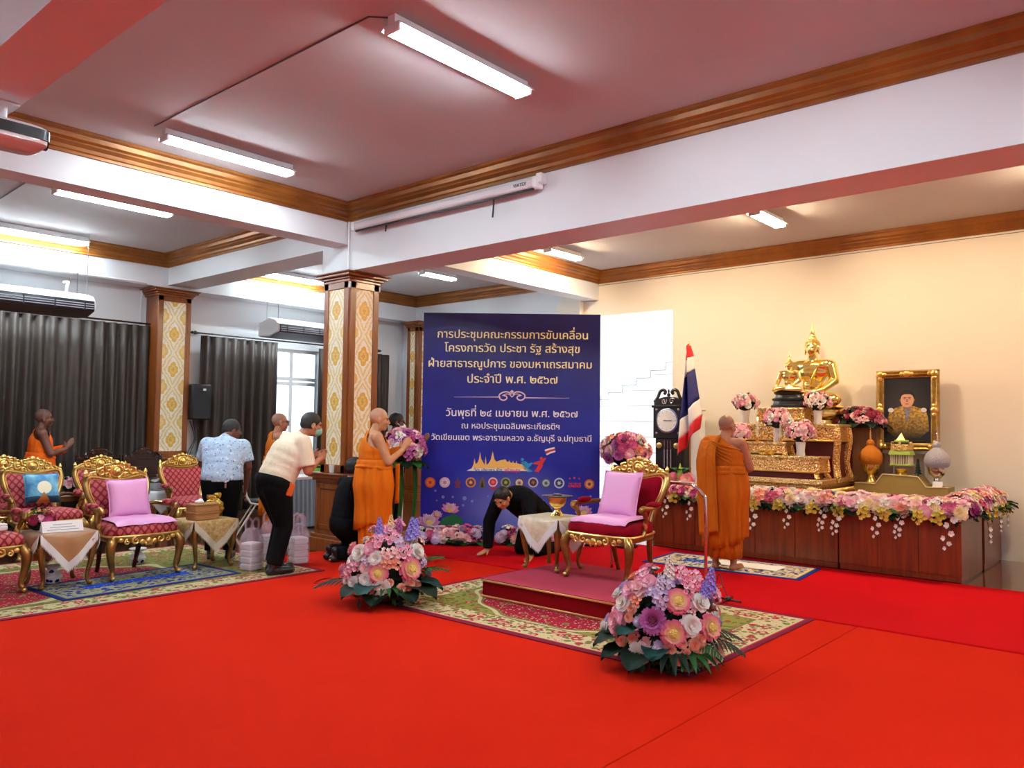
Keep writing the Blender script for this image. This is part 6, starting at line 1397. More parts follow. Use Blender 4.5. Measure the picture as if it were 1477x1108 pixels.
MB().lathe([(.185, 0), (.19, .012), (.16, .016)], (0, -.160, zd), 32, Rx(PI / 2)).obj('dial_ring', STEEL, o); MB().lathe([(.165, 0), (.165, .02)], (0, -.160, zd), 32, Rx(PI / 2)).obj('dial', mat('white_dial', (.9, .9, .88), .4), o)
mb = MB()
for k in range(12): a = k * PI / 6; mb.box((.15 * math.cos(a), -.182, zd + .135 * math.sin(a)), (.012, .004, .012))
mb.obj('hour_marks', GREYP, o); mb = MB(); mb.tube([(0, -.183, zd), (-.06, -.183, zd + .006)], .006, 5).tube([(0, -.183, zd), (.09, -.183, zd + .004)], .004, 5); mb.obj('clock_hand', BLW, o)
mb = MB()
for k in (-1, 0, 1): mb.lathe([(.001, 0), (.014, .005), (.014, .28), (.001, .285)], (k * .055, -.155, zd - .72), 10); mb.tube([(k * .055, -.155, zd - .44), (k * .055, -.155, zd - .30)], .003, 5)
mb.obj('chime_weight', STEEL, o)
for s in (-1, 1): MB().ell((s * .15, -.15, zd - .38), (.05, .01, .045)).obj('gilt_ornament', GILT, o)
mb = MB()
for k, w_ in enumerate((.06, .11, .17, .10)): mb.box((.02, -.143, zd - .80 - .05 * k), (w_, .004, .014))
mb.obj('silver_plaque_text', STEEL, o)
XF = 10.45
fp = AX(993, 496, XF); fb_ = AX(997, 690, XF)
fo = thing('flag', 'red, white and blue striped flag hanging in folds from its pole beside the clock', 'flag', (XF, fp.y, 0))
MB().tube([(0, fb_.y - fp.y, .05), (0, 0, fp.z - .02)], .012, 8).obj('pole', mat('pole_wood', rgb(150, 96, 50), .4), fo); MB().ell((0, 0, fp.z), (.02, .02, .03)).obj('finial', GOLDP, fo); MB().lathe([(.15, 0), (.16, .02), (.05, .05), (.03, .12)], (0, fb_.y - fp.y, 0), 20).obj('base', BLACK, fo)
def frow(l, r): return (AX(*l, XF) - V((XF, fp.y, 0)), AX(*r, XF) - V((XF, fp.y, 0)))
ROWS = [((991.5, 499), (994.5, 498)), ((989, 520), (999, 513)), ((988, 545), (1000, 531)), ((983, 606), (1006, 575)), ((981, 634), (1010, 597)), ((979.5, 657), (1007, 618)), ((984, 657), (1002, 630))]
FM = [mat('flag_red', rgb(214, 32, 44), .6), mat('flag_white', (.85, .84, .86), .6), mat('flag_blue', rgb(30, 34, 110), .6), MATS['flag_white'], MATS['flag_red'], MATS['flag_red']]
mb = MB(); rowp = [frow(*r) for r in ROWS]
for k in range(5):
    (l0, r0), (l1, r1) = rowp[k], rowp[k + 1]; mb.mi = k
    def f(u, v, l0=l0, r0=r0, l1=l1, r1=r1):
        p = l0.lerp(r0, u).lerp(l1.lerp(r1, u), v); p.x += -.05 * math.sin(u * 9 + p.z * 1.2) - .02 * math.sin(u * 17); return p
    mb.grid(f, 14, 6)
mb.obj('cloth', FM[:5], fo, solid=.004)
yp = AX(1004, 640, 10.95).y; o = thing('pillar_stand', 'plain white square pillar stand between the flag and the monk', 'stand', (11.0, yp, 0)); zt_ = AX(1004, 592, 10.9).z
MB().box((0, 0, zt_ / 2), (.17, .17, zt_)).obj('shaft', WPLAS, o, bevel=.01); MB().box((0, 0, .05), (.24, .24, .1)).obj('foot', WPLAS, o, bevel=.01); MB().box((0, 0, zt_ + .012), (.20, .20, .024)).obj('cap', WPLAS, o, bevel=.006)
# chrome hoop rail on the podium and a little cable stand beside it
xr = 6.74; a, b = AX(1018, 838, xr), AX(1016, 720, xr); zt_ = AX(975, 697, xr).z; y0 = AX(1018, 800, xr).y; y1 = y0 + 1.02
hr = thing('grab_rail', 'slim chrome hoop rail standing behind the podium and the throne chair', 'rail', (xr, 0, .0185)); h = zt_ - .0185
MB().tube(smoothpath([(0, y0, 0), (0, y0, h - .20), (0, y0 + .03, h - .09), (0, y0 + .12, h - .015), (0, y0 + .24, h), (0, y1 - .2, h), (0, y1 - .05, h - .05), (0, y1, h - .2), (0, y1, 0)], 5), .015, 10).obj('hoop', CHROME, hr)
for y in (y0, y1): MB().lathe([(.045, 0), (.045, .008), (.02, .02)], (0, y, 0), 14).obj('foot_plate', CHROME, hr)
p = AZ(1047, 868, .0185); o = thing('cable_stand', 'small black cross-shaped stand with a thin cable on the crimson carpet by the podium', 'cable stand', (p.x + .05, p.y, .0185)); MB().tube([(-.13, -.02, .012), (.13, .02, .012)], .008, 6).tube([(-.02, -.13, .012), (.02, .13, .012)], .008, 6).ell((0, 0, .02), (.03, .03, .018)).obj('cross_foot', BLACK, o)
MB().tube(smoothpath([(0, 0, .02), (.0, .05, .12), (.02, .10, .22), (.0, .14, .02)], 4), .004, 5).obj('cable', BLACK, o)
p = AZ(1092, 813, .026); tag(MB().grid(lambda u, v: V(((v - .5) * .32, (u - .5) * .74, .004 + .006 * abs(math.sin(u * 9 + v * 4)))), 20, 8).obj('folded_cloth', mat('white_cloth', (.88, .88, .88), .8), loc=(8.50, p.y, .0255), solid=.006, rz=.06), 'white cloth laid on the patterned mat before the altar', 'cloth')

# ================================================================ people
SK = {'tan': mat('tan_skin', rgb(186, 124, 92), .5, var=(12, rgb(170, 108, 80)), Subsurface_Weight=.08, Subsurface_Radius=(.02, .008, .004)), 'light': mat('light_skin', rgb(208, 152, 110), .5, var=(12, rgb(190, 134, 94)), Subsurface_Weight=.08, Subsurface_Radius=(.02, .008, .004)), 'dark': mat('dark_brown_skin', rgb(112, 66, 48), .5, var=(12, rgb(96, 54, 40)), Subsurface_Weight=.05, Subsurface_Radius=(.02, .008, .004))}
HAIRB = mat('black_hair', rgb(20, 17, 17), .5, bump=(160, .5)); EYEM = mat('dark_eye', rgb(24, 16, 14), .2); STUB = {'tan': mat('shaved_scalp', rgb(150, 108, 88), .5), 'light': mat('pale_shaved_scalp', rgb(196, 142, 114), .4), 'dark': mat('dark_shaved_scalp', rgb(92, 58, 46), .5)}
def robe_mat(name, c1, c2):
    if name in MATS: return MATS[name]
    t = T(name); n = t.noise(5, 4, .6, stretch=(1, 1, .35)); t.base(t.mix(((n - .3) * 2.0).mx(0.0).mn(1.0), c1, c2)); x, y, z = t.xyz(); w = t.noise(9, 3, .55, stretch=(2.6, 2.6, .7)); t.bump(w, .5, .03); t.set(.75, Specular_IOR_Level=.2); return t.m
ROBE = {'orange': robe_mat('bright_orange_robe', rgb(232, 126, 14), rgb(214, 104, 8)), 'brown': robe_mat('deep_ochre_robe', rgb(204, 108, 10), rgb(180, 86, 6)), 'vivid': robe_mat('vivid_orange_robe', rgb(244, 112, 20), rgb(226, 90, 12))}
BLKC = mat('black_suit_cloth', rgb(9, 9, 13), .9, bump=(12, .3, None, .02), Specular_IOR_Level=.15); BLKT = mat('black_trousers', rgb(9, 9, 12), .9, bump=(10, .3, None, .02), Specular_IOR_Level=.15)
def basis(up, left):
    up = up.normalized(); left = (left - up * left.dot(up)).normalized(); return Matrix((left.cross(up), left, up)).transposed()
def hand(mb, w, D, N, Tm, curl=.35, s=1.0, spread=.0):
    """palm and five fingers: w wrist, D finger direction, N palm normal, Tm thumb side"""
    D, N, Tm = D.normalized(), N.normalized(), Tm.normalized(); B = Matrix((D, Tm, N)).transposed()
    mb.cap(w, .026 * s, w + D * .03 * s, .026 * s); mb.ell(w + D * .052 * s, (.055 * s, .041 * s, .017 * s), B)
    for i, L in enumerate((.066, .076, .070, .054)):
        off = .030 - .020 * i; b = w + D * (.088 - .006 * abs(i - 1.2)) * s + Tm * off * s; d1 = (D + N * curl * .6 + Tm * spread * (1.5 - i)).normalized(); d2 = (D + N * curl * 1.8 + Tm * spread * (1.5 - i)).normalized(); m_ = b + d1 * L * .5 * s
        mb.cap(b, .0105 * s, m_, .0095 * s, 8); mb.cap(m_, .0095 * s, m_ + d2 * L * .5 * s, .0078 * s, 8)
    b = w + D * .025 * s + Tm * .03 * s; d = (D * .75 + Tm * .65 + N * .25).normalized(); m_ = b + d * .036 * s; mb.cap(b, .0135 * s, m_, .011 * s, 8); mb.cap(m_, .011 * s, m_ + (d + D * .5).normalized() * .032 * s, .009 * s, 8)
def person(label, loc, yaw, J, skin='tan', build=1.0, sc_=1.0, hairy=None, face=True, hands=None, robe=None):
    o = thing('person', label, 'person', loc, yaw); o.scale = (sc_,) * 3; J = {k: V(v) for k, v in J.items()}; mb = MB(); f = build
    B = basis(J['chest'] - J['pelvis'], J['shL'] - J['shR']); B2_ = basis(J['neck'] - J['chest'], J['shL'] - J['shR'])
    mid = (J['pelvis'] + J['chest']) / 2
    mb.ell(J['pelvis'], (.115 * f, .165 * f, .13), basis(J['chest'] - J['pelvis'], J['hipL'] - J['hipR']), 16, 10); mb.ell(mid, (.115 * f, .155 * f, .17), B, 16, 10); mb.ell(J['pelvis'].lerp(J['chest'], .25), (.116 * f, .158 * f, .15), B, 16, 10); mb.ell(J['pelvis'].lerp(J['chest'], .75), (.116 * f, .165 * f, .15), B, 16, 10); mb.ell(J['chest'], (.115 * f, .172 * f, .17), B, 16, 10)
    mb.ell((J['neck'] * .55 + J['chest'] * .45), (.085, .15, .085), B2_, 14, 8); mb.cap(J['shL'], .062, J['shR'], .062); mb.cap(J['neck'] - (J['head'] - J['neck']) * .25, .062, J['head'] + (J['neck'] - J['head']) * .25, .052)
    for s in 'LR':
        mb.cap(J['sh' + s], .060 * f ** .5, J['el' + s], .044 * f ** .5); mb.cap(J['el' + s], .043, J['wr' + s], .029); mb.ell(J['sh' + s], .066)
        mb.cap(J['hip' + s], .088 * f ** .5, J['kn' + s], .058); mb.cap(J['kn' + s], .058, (J['kn' + s] * .65 + J['an' + s] * .35), .056); mb.cap((J['kn' + s] * .65 + J['an' + s] * .35), .056, J['an' + s], .036)
        t = J['to' + s]; a = J['an' + s]; d = (t - a); d.z = 0; d = d.normalized() if d.length > .01 else V((1, 0, 0)); hl = V((a.x, a.y, t.z)) - d * .03
        mb.cap(hl, .034, t, .030, 10); mb.cap(a, .036, hl + d * .02, .034, 10)
        for k in range(5): mb.ell(t + d * (.03 - .006 * k) + V((-d.y, d.x, 0)) * (.026 - .013 * k) * (1 if s == 'R' else -1) + V((0, 0, -.008)), (.014, .010, .010))
    hd = J.get('face', V((1, 0, 0))).normalized(); up = J.get('crown', V((0, 0, 1))); L_ = up.cross(hd).normalized(); U = hd.cross(L_).normalized(); H = Matrix((hd, L_, U)).transposed(); c = J['head']; P = lambda x, y, z: c + H @ V((x, y, z))
    mb.ell(P(-.012, 0, .028), (.098, .078, .092), H, 16, 12); mb.ell(P(.022, 0, -.028), (.072, .066, .088), H, 16, 12); mb.ell(P(.052, 0, -.092), (.034, .036, .026), H); mb.ell(P(.01, 0, -.075), (.055, .058, .045), H)
    for s in (-1, 1):
        mb.ell(P(.06, s * .040, -.028), (.030, .026, .026), H); mb.ell(P(-.008, s * .080, -.012), (.022, .010, .034), H); mb.ell(P(-.006, s * .084, -.038), (.010, .008, .014), H); mb.ell(P(.078, s * .030, .026), (.014, .026, .010), H)
    mb.cap(P(.088, 0, .012), .010, P(.110, 0, -.028), .013); mb.ell(P(.100, 0, -.034), (.014, .020, .010), H); mb.ell(P(.084, 0, -.062), (.014, .026, .007), H); mb.ell(P(.081, 0, -.074), (.014, .022, .008), H)
    for s in 'LR':
        hv = (hands or {}).get(s)
        if hv: hand(mb, J['wr' + s], V(hv[0]), V(hv[1]), V(hv[2]), hv[3] if len(hv) > 3 else .35)
        else:
            d = (J['wr' + s] - J['el' + s]).normalized(); n = V((0, -1 if s == 'L' else 1, 0)); n = (n - d * n.dot(d)).normalized(); hand(mb, J['wr' + s], d, n, V((1, 0, 0)) - d * d.x if abs(d.x) < .9 else V((0, 0, 1)))
    body = add('body', remesh(mb, .0075, 2), SK[skin], o)
    if face:
        mb = MB(); br = MB(); lp = MB()
        for s in (-1, 1):
            mb.ell(P(.081, s * .031, .004), (.008, .015, .006), H, 10, 6); br.ell(P(.086, s * .033, .027), (.008, .021, .004), H, 8, 5)
        mb.obj('eyes', EYEM, body); br.obj('eyebrows', HAIRB, body); MB().ell(P(.091, 0, -.068), (.008, .022, .006), H, 10, 6).obj('lips', mat('dull_lips', rgb(150, 84, 76), .5), body)
    if hairy:
        m = HAIRB; mb = MB(); mb.ell(P(-.018, 0, .034), (.104, .085, .098), H, 22, 14); mb.ell(P(-.04, 0, .0), (.082, .080, .075), H, 18, 10); r = remesh(mb, .007, 1, [(P(.075, 0, .055), H @ V((.75, 0, -.62)) if hairy != 'low' else H @ V((.8, 0, -.55))), (P(0, 0, -.045), H @ V((0, 0, -1)))])
        add('hair', r, m, o)
    else:
        mb = MB(); mb.ell(P(-.016, 0, .033), (.0965, .0775, .0905), H, 22, 14); r = remesh(mb, .007, 1, [(P(.068, 0, .062), H @ V((.72, 0, -.66))), (P(0, 0, -.03), H @ V((0, 0, -1)))]); add('shaved_hair', r, STUB[skin], o)
    return o, J, P, H
def shell(o, J, name, m, parts, infl, voxel=.010, clip=None, f=1.0):
    mb = MB(); B = basis(J['chest'] - J['pelvis'], J['shL'] - J['shR']); mid = (J['pelvis'] + J['chest']) / 2; i_ = infl
    if 'torso' in parts:
        mb.ell(J['pelvis'], (.115 * f + i_, .165 * f + i_, .13 + i_), B, 18, 12); mb.ell(mid, (.121 * f + i_, .162 * f + i_, .19), B, 18, 12); mb.ell(J['pelvis'].lerp(J['chest'], .25), (.120 * f + i_, .164 * f + i_, .17), B, 18, 12); mb.ell(J['pelvis'].lerp(J['chest'], .75), (.121 * f + i_, .170 * f + i_, .17), B, 18, 12); mb.ell(J['chest'], (.118 * f + i_, .174 * f + i_, .17 + i_), B, 18, 12); mb.ell(J['neck'] * .55 + J['chest'] * .45, (.085 + i_, .15 + i_, .085 + i_), B, 14, 8); mb.cap(J['shL'], .064 + i_, J['shR'], .064 + i_)
    for s in 'LR':
        if 'slv' + s in parts: e = J['sh' + s].lerp(J['el' + s], parts['slv' + s]); mb.cap(J['sh' + s], .068 + i_, e, .058 + i_ * 1.5, flat1=True)
        if 'arm' + s in parts:
            mb.cap(J['sh' + s], .066 + i_, J['el' + s], .050 + i_); e = J['el' + s].lerp(J['wr' + s], .95); mb.cap(J['el' + s], .050 + i_, e, .036 + i_, flat1=True)
        if 'leg' + s in parts: mb.cap(J['hip' + s], .095 * f + i_, J['kn' + s], .066 + i_); e = J['kn' + s].lerp(J['an' + s], parts['leg' + s]); mb.cap(J['kn' + s], .066 + i_, e, .055 + i_, flat1=True)
        if 'shoe' + s in parts: t = J['to' + s]; a = J['an' + s]; d = (t - a); d.z = 0; d.normalize(); hl = V((a.x, a.y, t.z)) - d * .04; mb.cap(hl, .040, t, .037); mb.cap(a + V((0, 0, .03)), .042, hl + d * .02, .04)
    if 'hips' in parts: mb.ell(J['pelvis'], (.125 * f + i_, .172 * f + i_, .13), basis(J['chest'] - J['pelvis'], J['hipL'] - J['hipR']), 18, 12); mb.cap(J['hipL'], .09 * f + i_, J['hipR'], .09 * f + i_)
    if 'collar' in parts: mb.cap(J['neck'] - (J['head'] - J['neck']) * .1, .072, J['neck'] + (J['head'] - J['neck']) * .18, .064, flat1=True)
    return add(name, remesh(mb, voxel, 9, clip), m, o)
STAND = dict(pelvis=(0, 0, .93), chest=(0, 0, 1.22), neck=(.0, 0, 1.41), head=(.03, 0, 1.555), shL=(0, .175, 1.36), shR=(0, -.175, 1.36), elL=(-.02, .23, 1.08), elR=(-.02, -.23, 1.08), wrL=(.08, .22, .86), wrR=(.08, -.22, .86),
             hipL=(0, .09, .88), hipR=(0, -.09, .88), knL=(.02, .095, .47), knR=(.02, -.095, .47), anL=(-.02, .10, .085), anR=(-.02, -.10, .085), toL=(.15, .12, .035), toR=(.15, -.12, .035))
def J_(**k): d = dict(STAND); d.update(k); return d
WAI = dict(elL=(.10, .21, 1.10), elR=(.10, -.21, 1.10), wrL=(.27, .035, 1.20), wrR=(.27, -.035, 1.20))
WH = {'L': ((.55, -.12, .85), (0, -1, 0), (-.8, 0, .5), .02), 'R': ((.55, .12, .85), (0, 1, 0), (-.8, 0, .5), .02)}

def drape(o, name, m, rings_, folds=14, amp=.010, seed=1, cx=lambda z: 0.0, cap_=False, hem=None):
    """hanging cloth: elliptical rings (z, rx, ry, amp) with soft folds"""
    r = random.Random(seed); ph = [r.uniform(0, 6.28) for _ in range(6)]; n = 72; rs = []
    zz = []
    for (a, b) in zip(rings_, rings_[1:]):
        for k in range(4): t = k / 4; zz.append(tuple(a[i] + (b[i] - a[i]) * t for i in range(4)))
    zz.append(rings_[-1])
    for z, rx_, ry_, am in zz:
        ring = []
        for i in range(n):
            t = 2 * PI * i / n; w = math.sin(folds * t + ph[0] + 1.5 * math.sin(2 * t + ph[1]) + z * 1.3) * .6 + math.sin(folds * .5 * t + ph[2] + z * 2) * .6
            k = am * w; dz = (hem(t) if hem and z == rings_[-1][0] else 0.0); ring.append(V(((rx_ + k) * math.cos(t) + cx(z), (ry_ + k) * math.sin(t), z + dz)))
        rs.append(ring)
    mb = MB(); mb.rings(rs, caps=cap_); return mb.obj(name, m, o, solid=.006, ang=80)
def monk(label, loc, yaw, J, skin, rob, hands=None, sc_=1.0, f=1.05, sash=None, outer=.42, seed=1, pleats=False):
    o, J, P, H = person(label, loc, yaw, J, skin, f, sc_, None, True, hands)
    m = ROBE[rob]
    # wrapped upper robe, right shoulder bare
    shell(o, J, 'upper_robe', m, {'torso': 1, 'armL': 1}, .022, .010, [((0, .03, 1.435), (0.05, -.60, .80)), (J['neck'] + V((0, .03, .045)), (.1, -.25, 1))], f)
    drape(o, 'inner_robe', m, [(.95, .15 * f, .195 * f, .003), (.55, .15, .185, .014), (.13, .145, .165, .020)], 12, .01, seed)
    drape(o, 'outer_robe', m, [(1.12, .150 * f, .190 * f, .003), (1.0, .165 * f, .21 * f, .012), (.85, .178 * f, .222 * f, .020), (.62, .182, .22, .028), (outer, .178, .212, .034)], 12, .012, seed + 3, hem=lambda t: .07 * math.sin(t + 2.2))
    mb = MB(); n = 40
    mb.tube([(.162 * f * math.cos(2 * PI * i / n), .204 * f * math.sin(2 * PI * i / n), 1.04 + .012 * math.sin(4 * PI * i / n)) for i in range(n)], .022, 8, closed=True, flat=.5); mb.obj('waist_wrap', m, o)
    # diagonal folds across the chest and back
    if not pleats: return o, J
    mb = MB()
    for k in range(5):
        pts = []
        for i in range(13):
            a = -PI / 2 + PI * i / 12 * 1.0; t = i / 12; pts.append((.157 * f * math.cos(-PI / 2 + PI * t) + .004, -.19 * f + (.36 * f) * t if True else 0, 1.08 + .05 * k + (.26 - .03 * k) * t))
        mb.tube([(x * .95, y, min(z, 1.38)) for x, y, z in pts], .009, 6)
        mb.tube([(-x * .95, y, min(z, 1.38)) for x, y, z in pts], .009, 6)
    mb.obj('robe_pleat', m, o)
    return o, J
# 1 monk with glasses-free profile, far left behind the chairs
p = AZ(58, 600, 1.60); d = V((ray(60, 600).x, ray(60, 600).y, 0)).normalized(); q = d * 12.2
monk('monk in vivid orange robe standing at the far left behind the gold armchairs, hands joined', (q.x, q.y, 0), -.25, J_(**dict(WAI, wrL=(.29, .02, 1.16), wrR=(.29, -.04, 1.16))), 'dark', 'vivid', WH, 1.01, seed=4)
# 2 monk with glasses near the window
d = V((ray(401, 600).x, ray(401, 600).y, 0)).normalized(); q = d * 10.85
o, J, P, H = None, None, None, None
o, J = monk('bare-shouldered monk wearing glasses, seen between the blue-shirted and cream-shirted men', (q.x, q.y, 0), -.35, J_(face=(1, -.02, -.02)), 'tan', 'brown', None, 1.0, seed=7)
hc = J['head']; mb = MB()
for s in (-1, 1):
    mb.tube([(hc.x + .103, hc.y + s * .034 + .024 * math.cos(a), hc.z + .003 + .017 * math.sin(a)) for a in [2 * PI * i / 14 for i in range(14)]], .0035, 6, closed=True); mb.tube([(hc.x + .102, hc.y + s * .06, hc.z + .006), (hc.x + .02, hc.y + s * .086, hc.z + .008), (hc.x - .01, hc.y + s * .088, hc.z)], .0035, 6)
mb.tube([(hc.x + .106, hc.y - .01, hc.z + .006), (hc.x + .106, hc.y + .01, hc.z + .006)], .0035, 6); mb.obj('glasses', BLACK, o)
# 3 standing monk before the damask column, hands pressed together
d = V((ray(541, 600).x, ray(541, 600).y, 0)).normalized(); q = d * 8.98
o, J = monk('bald monk in bright orange robe standing before the damask column, palms pressed together', (q.x, q.y, .0185), -.55, J_(**dict(WAI, elL=(.12, .20, 1.12), elR=(.12, -.21, 1.10), wrL=(.30, .03, 1.22), wrR=(.30, -.04, 1.22), head=(.05, 0, 1.55), face=(1, 0, -.10))), 'light', 'orange', WH, 1.02, 1.2, seed=11)
mb = MB(); mb.grid(lambda u, v: V((.235 + .012 * math.sin(u * 14 + v), -.02 - .15 * u, 1.06 - .42 * v + .02 * u)), 10, 10); mb.obj('hanging_robe_end', ROBE['orange'], o, solid=.012)
# 4 monk seen from behind, facing the altar
q = AZ(1046, 822, .02)
o, J = monk('monk in deep ochre robe seen from behind, standing before the altar', (q.x, q.y, .0255), .10, J_(elL=(.06, .24, 1.09), elR=(.07, -.25, 1.10), wrL=(.26, .06, 1.02), wrR=(.26, -.08, 1.02), head=(.04, -.01, 1.545), face=(.95, -.3, -.1), toL=(.12, .13, .035), toR=(.12, -.13, .035)), 'tan', 'brown', {'L': ((.6, -.5, .5), (0, -1, 0), (-.6, 0, .6), .1), 'R': ((.6, .5, .5), (0, 1, 0), (-.6, 0, .6), .1)}, 1.0, 1.14, outer=.30, seed=15, pleats=True)
mb = MB()
def sash(u, v):       # folded robe over the left shoulder, hanging down the back
    y = .045 + .205 * u
    if v < .18: t = v / .18; x = .17 - .20 * t; z = 1.18 + .265 * math.sin(t * PI / 2) - .05 * u
    else: t = (v - .18) / .82; x = -.03 - .185 * min(1, t * 4.5) ** .7 - .025 * t; z = 1.445 - .05 * u - 1.02 * t; y -= .03 * t * (1 - u) * 0 + .055 * t
    return V((x + .005 * math.sin(v * 40) * .5, y, z))
mb.grid(sash, 6, 36); mb.obj('shoulder_cloth', ROBE['brown'], o, solid=.018)
mb = MB(); mb.grid(lambda u, v: sash(u, v) + V((-.016 if v > .2 else .0, .002, .012)), 1, 36) if False else mb.tube([sash(.0, v / 30) + V((-.012, 0, .004)) for v in range(31)], .009, 6); mb.tube([sash(.5, v / 30) + V((-.011, 0, .004)) for v in range(31)], .005, 6); mb.obj('cloth_fold', ROBE['brown'], o)
# 5 man in blue patterned shirt, stooping, back to the hall
def shirt_pattern():
    t = T('pale_blue_patterned_shirt'); v = t.voro(26); n = t.noise(30, 3); c = t.mix(v.lt(.27), rgb(178, 206, 234), rgb(120, 150, 190)); c = t.mix(n.gt(.60), c, rgb(220, 232, 244)); t.base(c); t.bump(t.noise(7, 3), .6, .03); t.set(.75); return t.m
BLU = shirt_pattern()
d = V((ray(322, 640).x, ray(322, 640).y, 0)).normalized(); q = d * 9.7
Jb = J_(pelvis=(-.02, 0, .93), chest=(.09, 0, 1.20), neck=(.20, 0, 1.36), head=(.30, -.06, 1.455), shL=(.15, .19, 1.29), shR=(.15, -.20, 1.27), elL=(.24, .25, 1.06), elR=(.14, -.26, 1.03), wrL=(.38, .18, .90), wrR=(.20, -.24, .80), face=(.45, -.9, -.12), hipL=(-.03, .10, .88), hipR=(-.03, -.10, .88))
yw = math.atan2(d.y, d.x) - .12
o, J, P, H = person('stout man in pale blue patterned shirt, stooping with his back turned', (q.x, q.y, .0), yw, Jb, 'dark', 1.28, 1.0, 'short')
shell(o, J, 'shirt', BLU, {'torso': 1, 'slvL': .75, 'slvR': .75, 'collar': 1}, .022, .010, [(J['pelvis'] + V((0, 0, -.06)), (-.1, 0, -1))], 1.28)
shell(o, J, 'trousers', BLKT, {'hips': 1, 'legL': .95, 'legR': .95}, .014, .010, [(J['pelvis'] + V((0, 0, -.03)), (0, 0, 1))], 1.27); shell(o, J, 'shoes', BLACK, {'shoeL': 1, 'shoeR': 1}, 0, .008)
MB().box((-.185, -.06, .84), (.010, .022, .05)).box((-.188, -.06, .88), (.012, .03, .02)).obj('key_ring', STEEL, o, bevel=.004)
# 6 man in cream shirt with a green mask, stepping to the right, bowed
q = AZ(401, 826, FZ)
CRM = mat('cream_polo_shirt', rgb(240, 226, 196), .75, bump=(7, .5, None, .03))
Jc = J_(pelvis=(-.05, 0, .90), chest=(.09, 0, 1.18), neck=(.22, 0, 1.36), head=(.33, -.02, 1.48), shL=(.16, .19, 1.32), shR=(.16, -.19, 1.30), elL=(.22, .23, 1.04), elR=(.20, -.24, 1.02), wrL=(.40, .08, 1.14), wrR=(.39, -.08, 1.12), hipL=(-.05, .09, .86), hipR=(-.05, -.09, .86), knL=(.08, .09, .47), knR=(.03, -.09, .47), anL=(.0, .10, .085), anR=(-.07, -.10, .085), toL=(.19, .11, .038), toR=(.11, -.11, .038), face=(1, -.10, -.16))
o, J, P, H = person('man in cream shirt and black trousers bowing forward, green face mask on', (q.x - .02, q.y, FZ), -.18, Jc, 'tan', 1.14, 1.025, 'short', hands={'L': ((.7, -.4, .4), (0, -1, 0), (-.4, 0, .8)), 'R': ((.7, .4, .4), (0, 1, 0), (-.4, 0, .8))})
shell(o, J, 'shirt', CRM, {'torso': 1, 'slvL': .85, 'slvR': .85, 'collar': 1}, .020, .010, [(J['pelvis'] + V((0, 0, -.02)), (-.3, 0, -1))], 1.32)
shell(o, J, 'trousers', BLKT, {'hips': 1, 'legL': .97, 'legR': .97}, .024, .010, [(J['pelvis'] + V((0, 0, .06)), (.3, 0, 1))], 1.34); shell(o, J, 'socks', BLACK, {'shoeL': 1, 'shoeR': 1}, 0, .008)
def face_mask(o, P, H, m):
    mb = MB(); mb.ell(P(.058, 0, -.058), (.062, .066, .055), H, 18, 12); add('face_mask', remesh(mb, .006, 1, [(P(.035, 0, 0), H @ V((-1, 0, 0)))]), m, o)
    mb = MB()
    for s in (-1, 1): mb.tube([P(.04, s * .066, -.04), P(.0, s * .086, -.005), P(-.02, s * .086, -.02)], .003, 5)
    mb.obj('mask_loop', WPLAS, o)
face_mask(o, P, H, mat('mint_green_mask', rgb(130, 196, 178), .8))
MB().box((.03, -.215, .84), (.07, .03, .13), Ry(.3)).obj('orange_pouch', mat('orange_cloth', rgb(220, 96, 20), .8), o, bevel=.01)
# 7 man in black suit behind the flower stand
d = V((ray(570, 600).x, ray(570, 600).y, 0)).normalized(); q = d * 10.62
Jm = J_(**dict(WAI, elL=(.16, .20, 1.16), elR=(.16, -.21, 1.15), wrL=(.36, .04, 1.28), wrR=(.36, -.04, 1.28), face=(1, .1, -.05)))
o, J, P, H = person('man in black suit and white face mask standing behind the tall flower stand', (q.x, q.y, .0185), -.85, Jm, 'dark', 1.05, 1.0, 'short', hands=WH)
shell(o, J, 'jacket', BLKC, {'torso': 1, 'armL': 1, 'armR': 1, 'collar': 1}, .022, .010, [(J['pelvis'] + V((0, 0, -.10)), (0, 0, -1))], 1.05); shell(o, J, 'trousers', BLKT, {'hips': 1, 'legL': .97, 'legR': .97}, .014, .010, [(J['pelvis'] + V((0, 0, .04)), (0, 0, 1))], 1.02); shell(o, J, 'shoes', BLACK, {'shoeL': 1, 'shoeR': 1}, 0, .008)
face_mask(o, P, H, mat('white_mask', (.85, .85, .86), .8))
# 8 man in black on hands and knees in front of the banner
Jk = dict(pelvis=(-.30, 0, .47), chest=(.02, 0, .66), neck=(.20, 0, .74), head=(.33, .0, .70), shL=(.12, .21, .70), shR=(.12, -.21, .70), elL=(.20, .31, .40), elR=(.20, -.31, .40), wrL=(.21, .34, .085), wrR=(.22, -.34, .085), hipL=(-.33, .10, .44), hipR=(-.33, -.10, .44), knL=(-.14, .12, .065), knR=(-.16, -.12, .065), anL=(-.56, .11, .06), anR=(-.56, -.11, .06), toL=(-.66, .11, .035), toR=(-.66, -.11, .035), face=(.80, .0, -.62), crown=(.6, 0, .8))
Jk['wrL'] = (.20, .33, .07); Jk['wrR'] = (.20, -.33, .07)
hk = AX(724, 735, 6.90); o, J, P, H = person('man in black suit bowing on hands and knees in front of the blue banner', (6.90 + .33, hk.y, .0185), PI + .02, Jk, 'light', 1.2, 1.0, 'short', hands={'L': ((1, .25, -.45), (0, 0, -1), (0, -1, 0), -.1), 'R': ((1, -.25, -.45), (0, 0, -1), (0, 1, 0), -.1)})
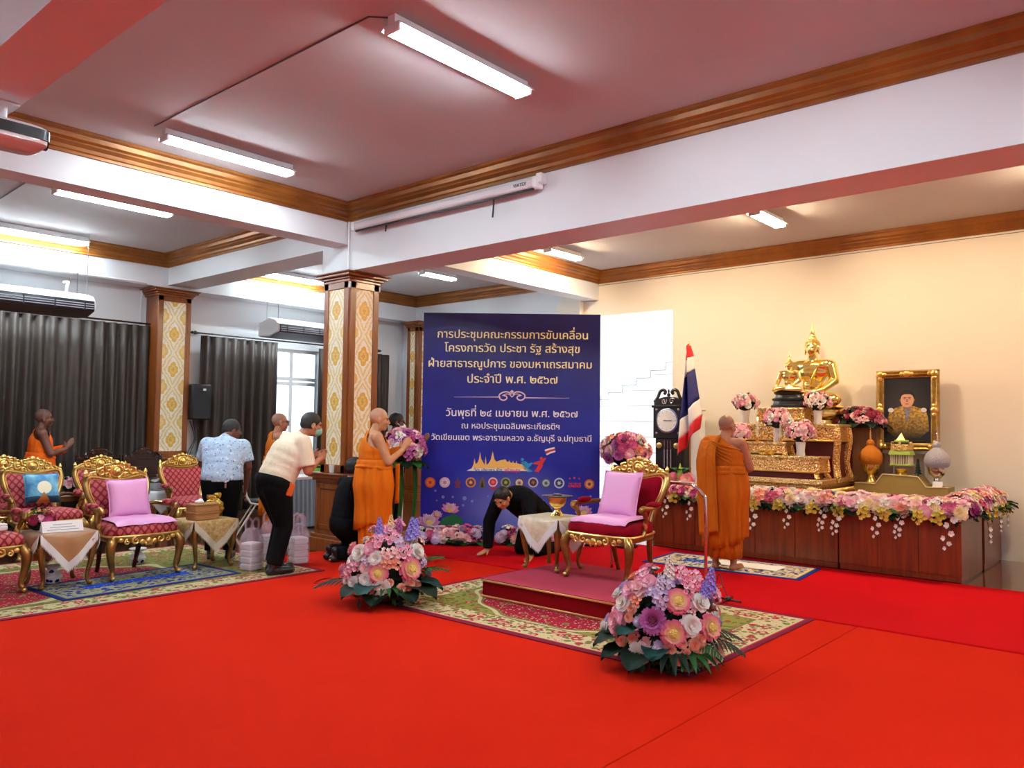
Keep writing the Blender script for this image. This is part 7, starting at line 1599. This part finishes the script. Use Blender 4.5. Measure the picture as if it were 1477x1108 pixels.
shell(o, J, 'jacket', BLKC, {'torso': 1, 'armL': 1, 'armR': 1, 'collar': 1}, .026, .010, None, 1.2); shell(o, J, 'trousers', BLKT, {'hips': 1, 'legL': .97, 'legR': .97}, .016, .010, None, 1.1); shell(o, J, 'shoes', BLACK, {'shoeL': 1, 'shoeR': 1}, 0, .008)
MB().box((.165, 0, .665), (.05, .07, .02), Ry(.5)).obj('shirt_front', mat('grey_shirt', rgb(120, 120, 124), .7), o, bevel=.006)
# 9 person in black kneeling beside the damask column
d = V((ray(503, 700).x, ray(503, 700).y, 0)).normalized(); q = d * 9.36
Js = dict(pelvis=(-.05, 0, .40), chest=(.0, 0, .68), neck=(.03, 0, .84), head=(.08, 0, .965), shL=(.02, .165, .80), shR=(.02, -.165, .80), elL=(.10, .19, .56), elR=(.10, -.19, .56), wrL=(.24, .05, .55), wrR=(.24, -.05, .55), hipL=(-.06, .085, .36), hipR=(-.06, -.085, .36), knL=(.20, .10, .07), knR=(.20, -.10, .07), anL=(-.17, .09, .09), anR=(-.17, -.09, .09), toL=(-.20, .09, .035), toR=(-.20, -.09, .035), face=(1, 0, 0))
o, J, P, H = person('person in black kneeling beside the damask column, half behind the standing monk', (q.x, q.y, .0085), -.30, Js, 'tan', 1.0, 1.06, 'low', hands=WH)
shell(o, J, 'jacket', BLKC, {'torso': 1, 'armL': 1, 'armR': 1, 'collar': 1}, .022, .010, None, 1.0); shell(o, J, 'trousers', BLKT, {'hips': 1, 'legL': .97, 'legR': .97}, .018, .010, None, 1.05); shell(o, J, 'shoes', BLACK, {'shoeL': 1, 'shoeR': 1}, 0, .008)

# small clear cup left on the ledge of the column pedestal
p = AX(482, 683, 5.93); cu_ = T('clear_plastic'); cu_.base((.9, .92, .95)); cu_.set(.08, Alpha=.45)
tag(MB().lathe([(.028, 0), (.036, .10), (.034, .10), (.026, .006)], n=14).obj('plastic_cup', cu_.m, loc=(5.905, p.y + .02, .951)), 'small clear plastic cup on the pedestal ledge of the damask column', 'cup')

# nothing below
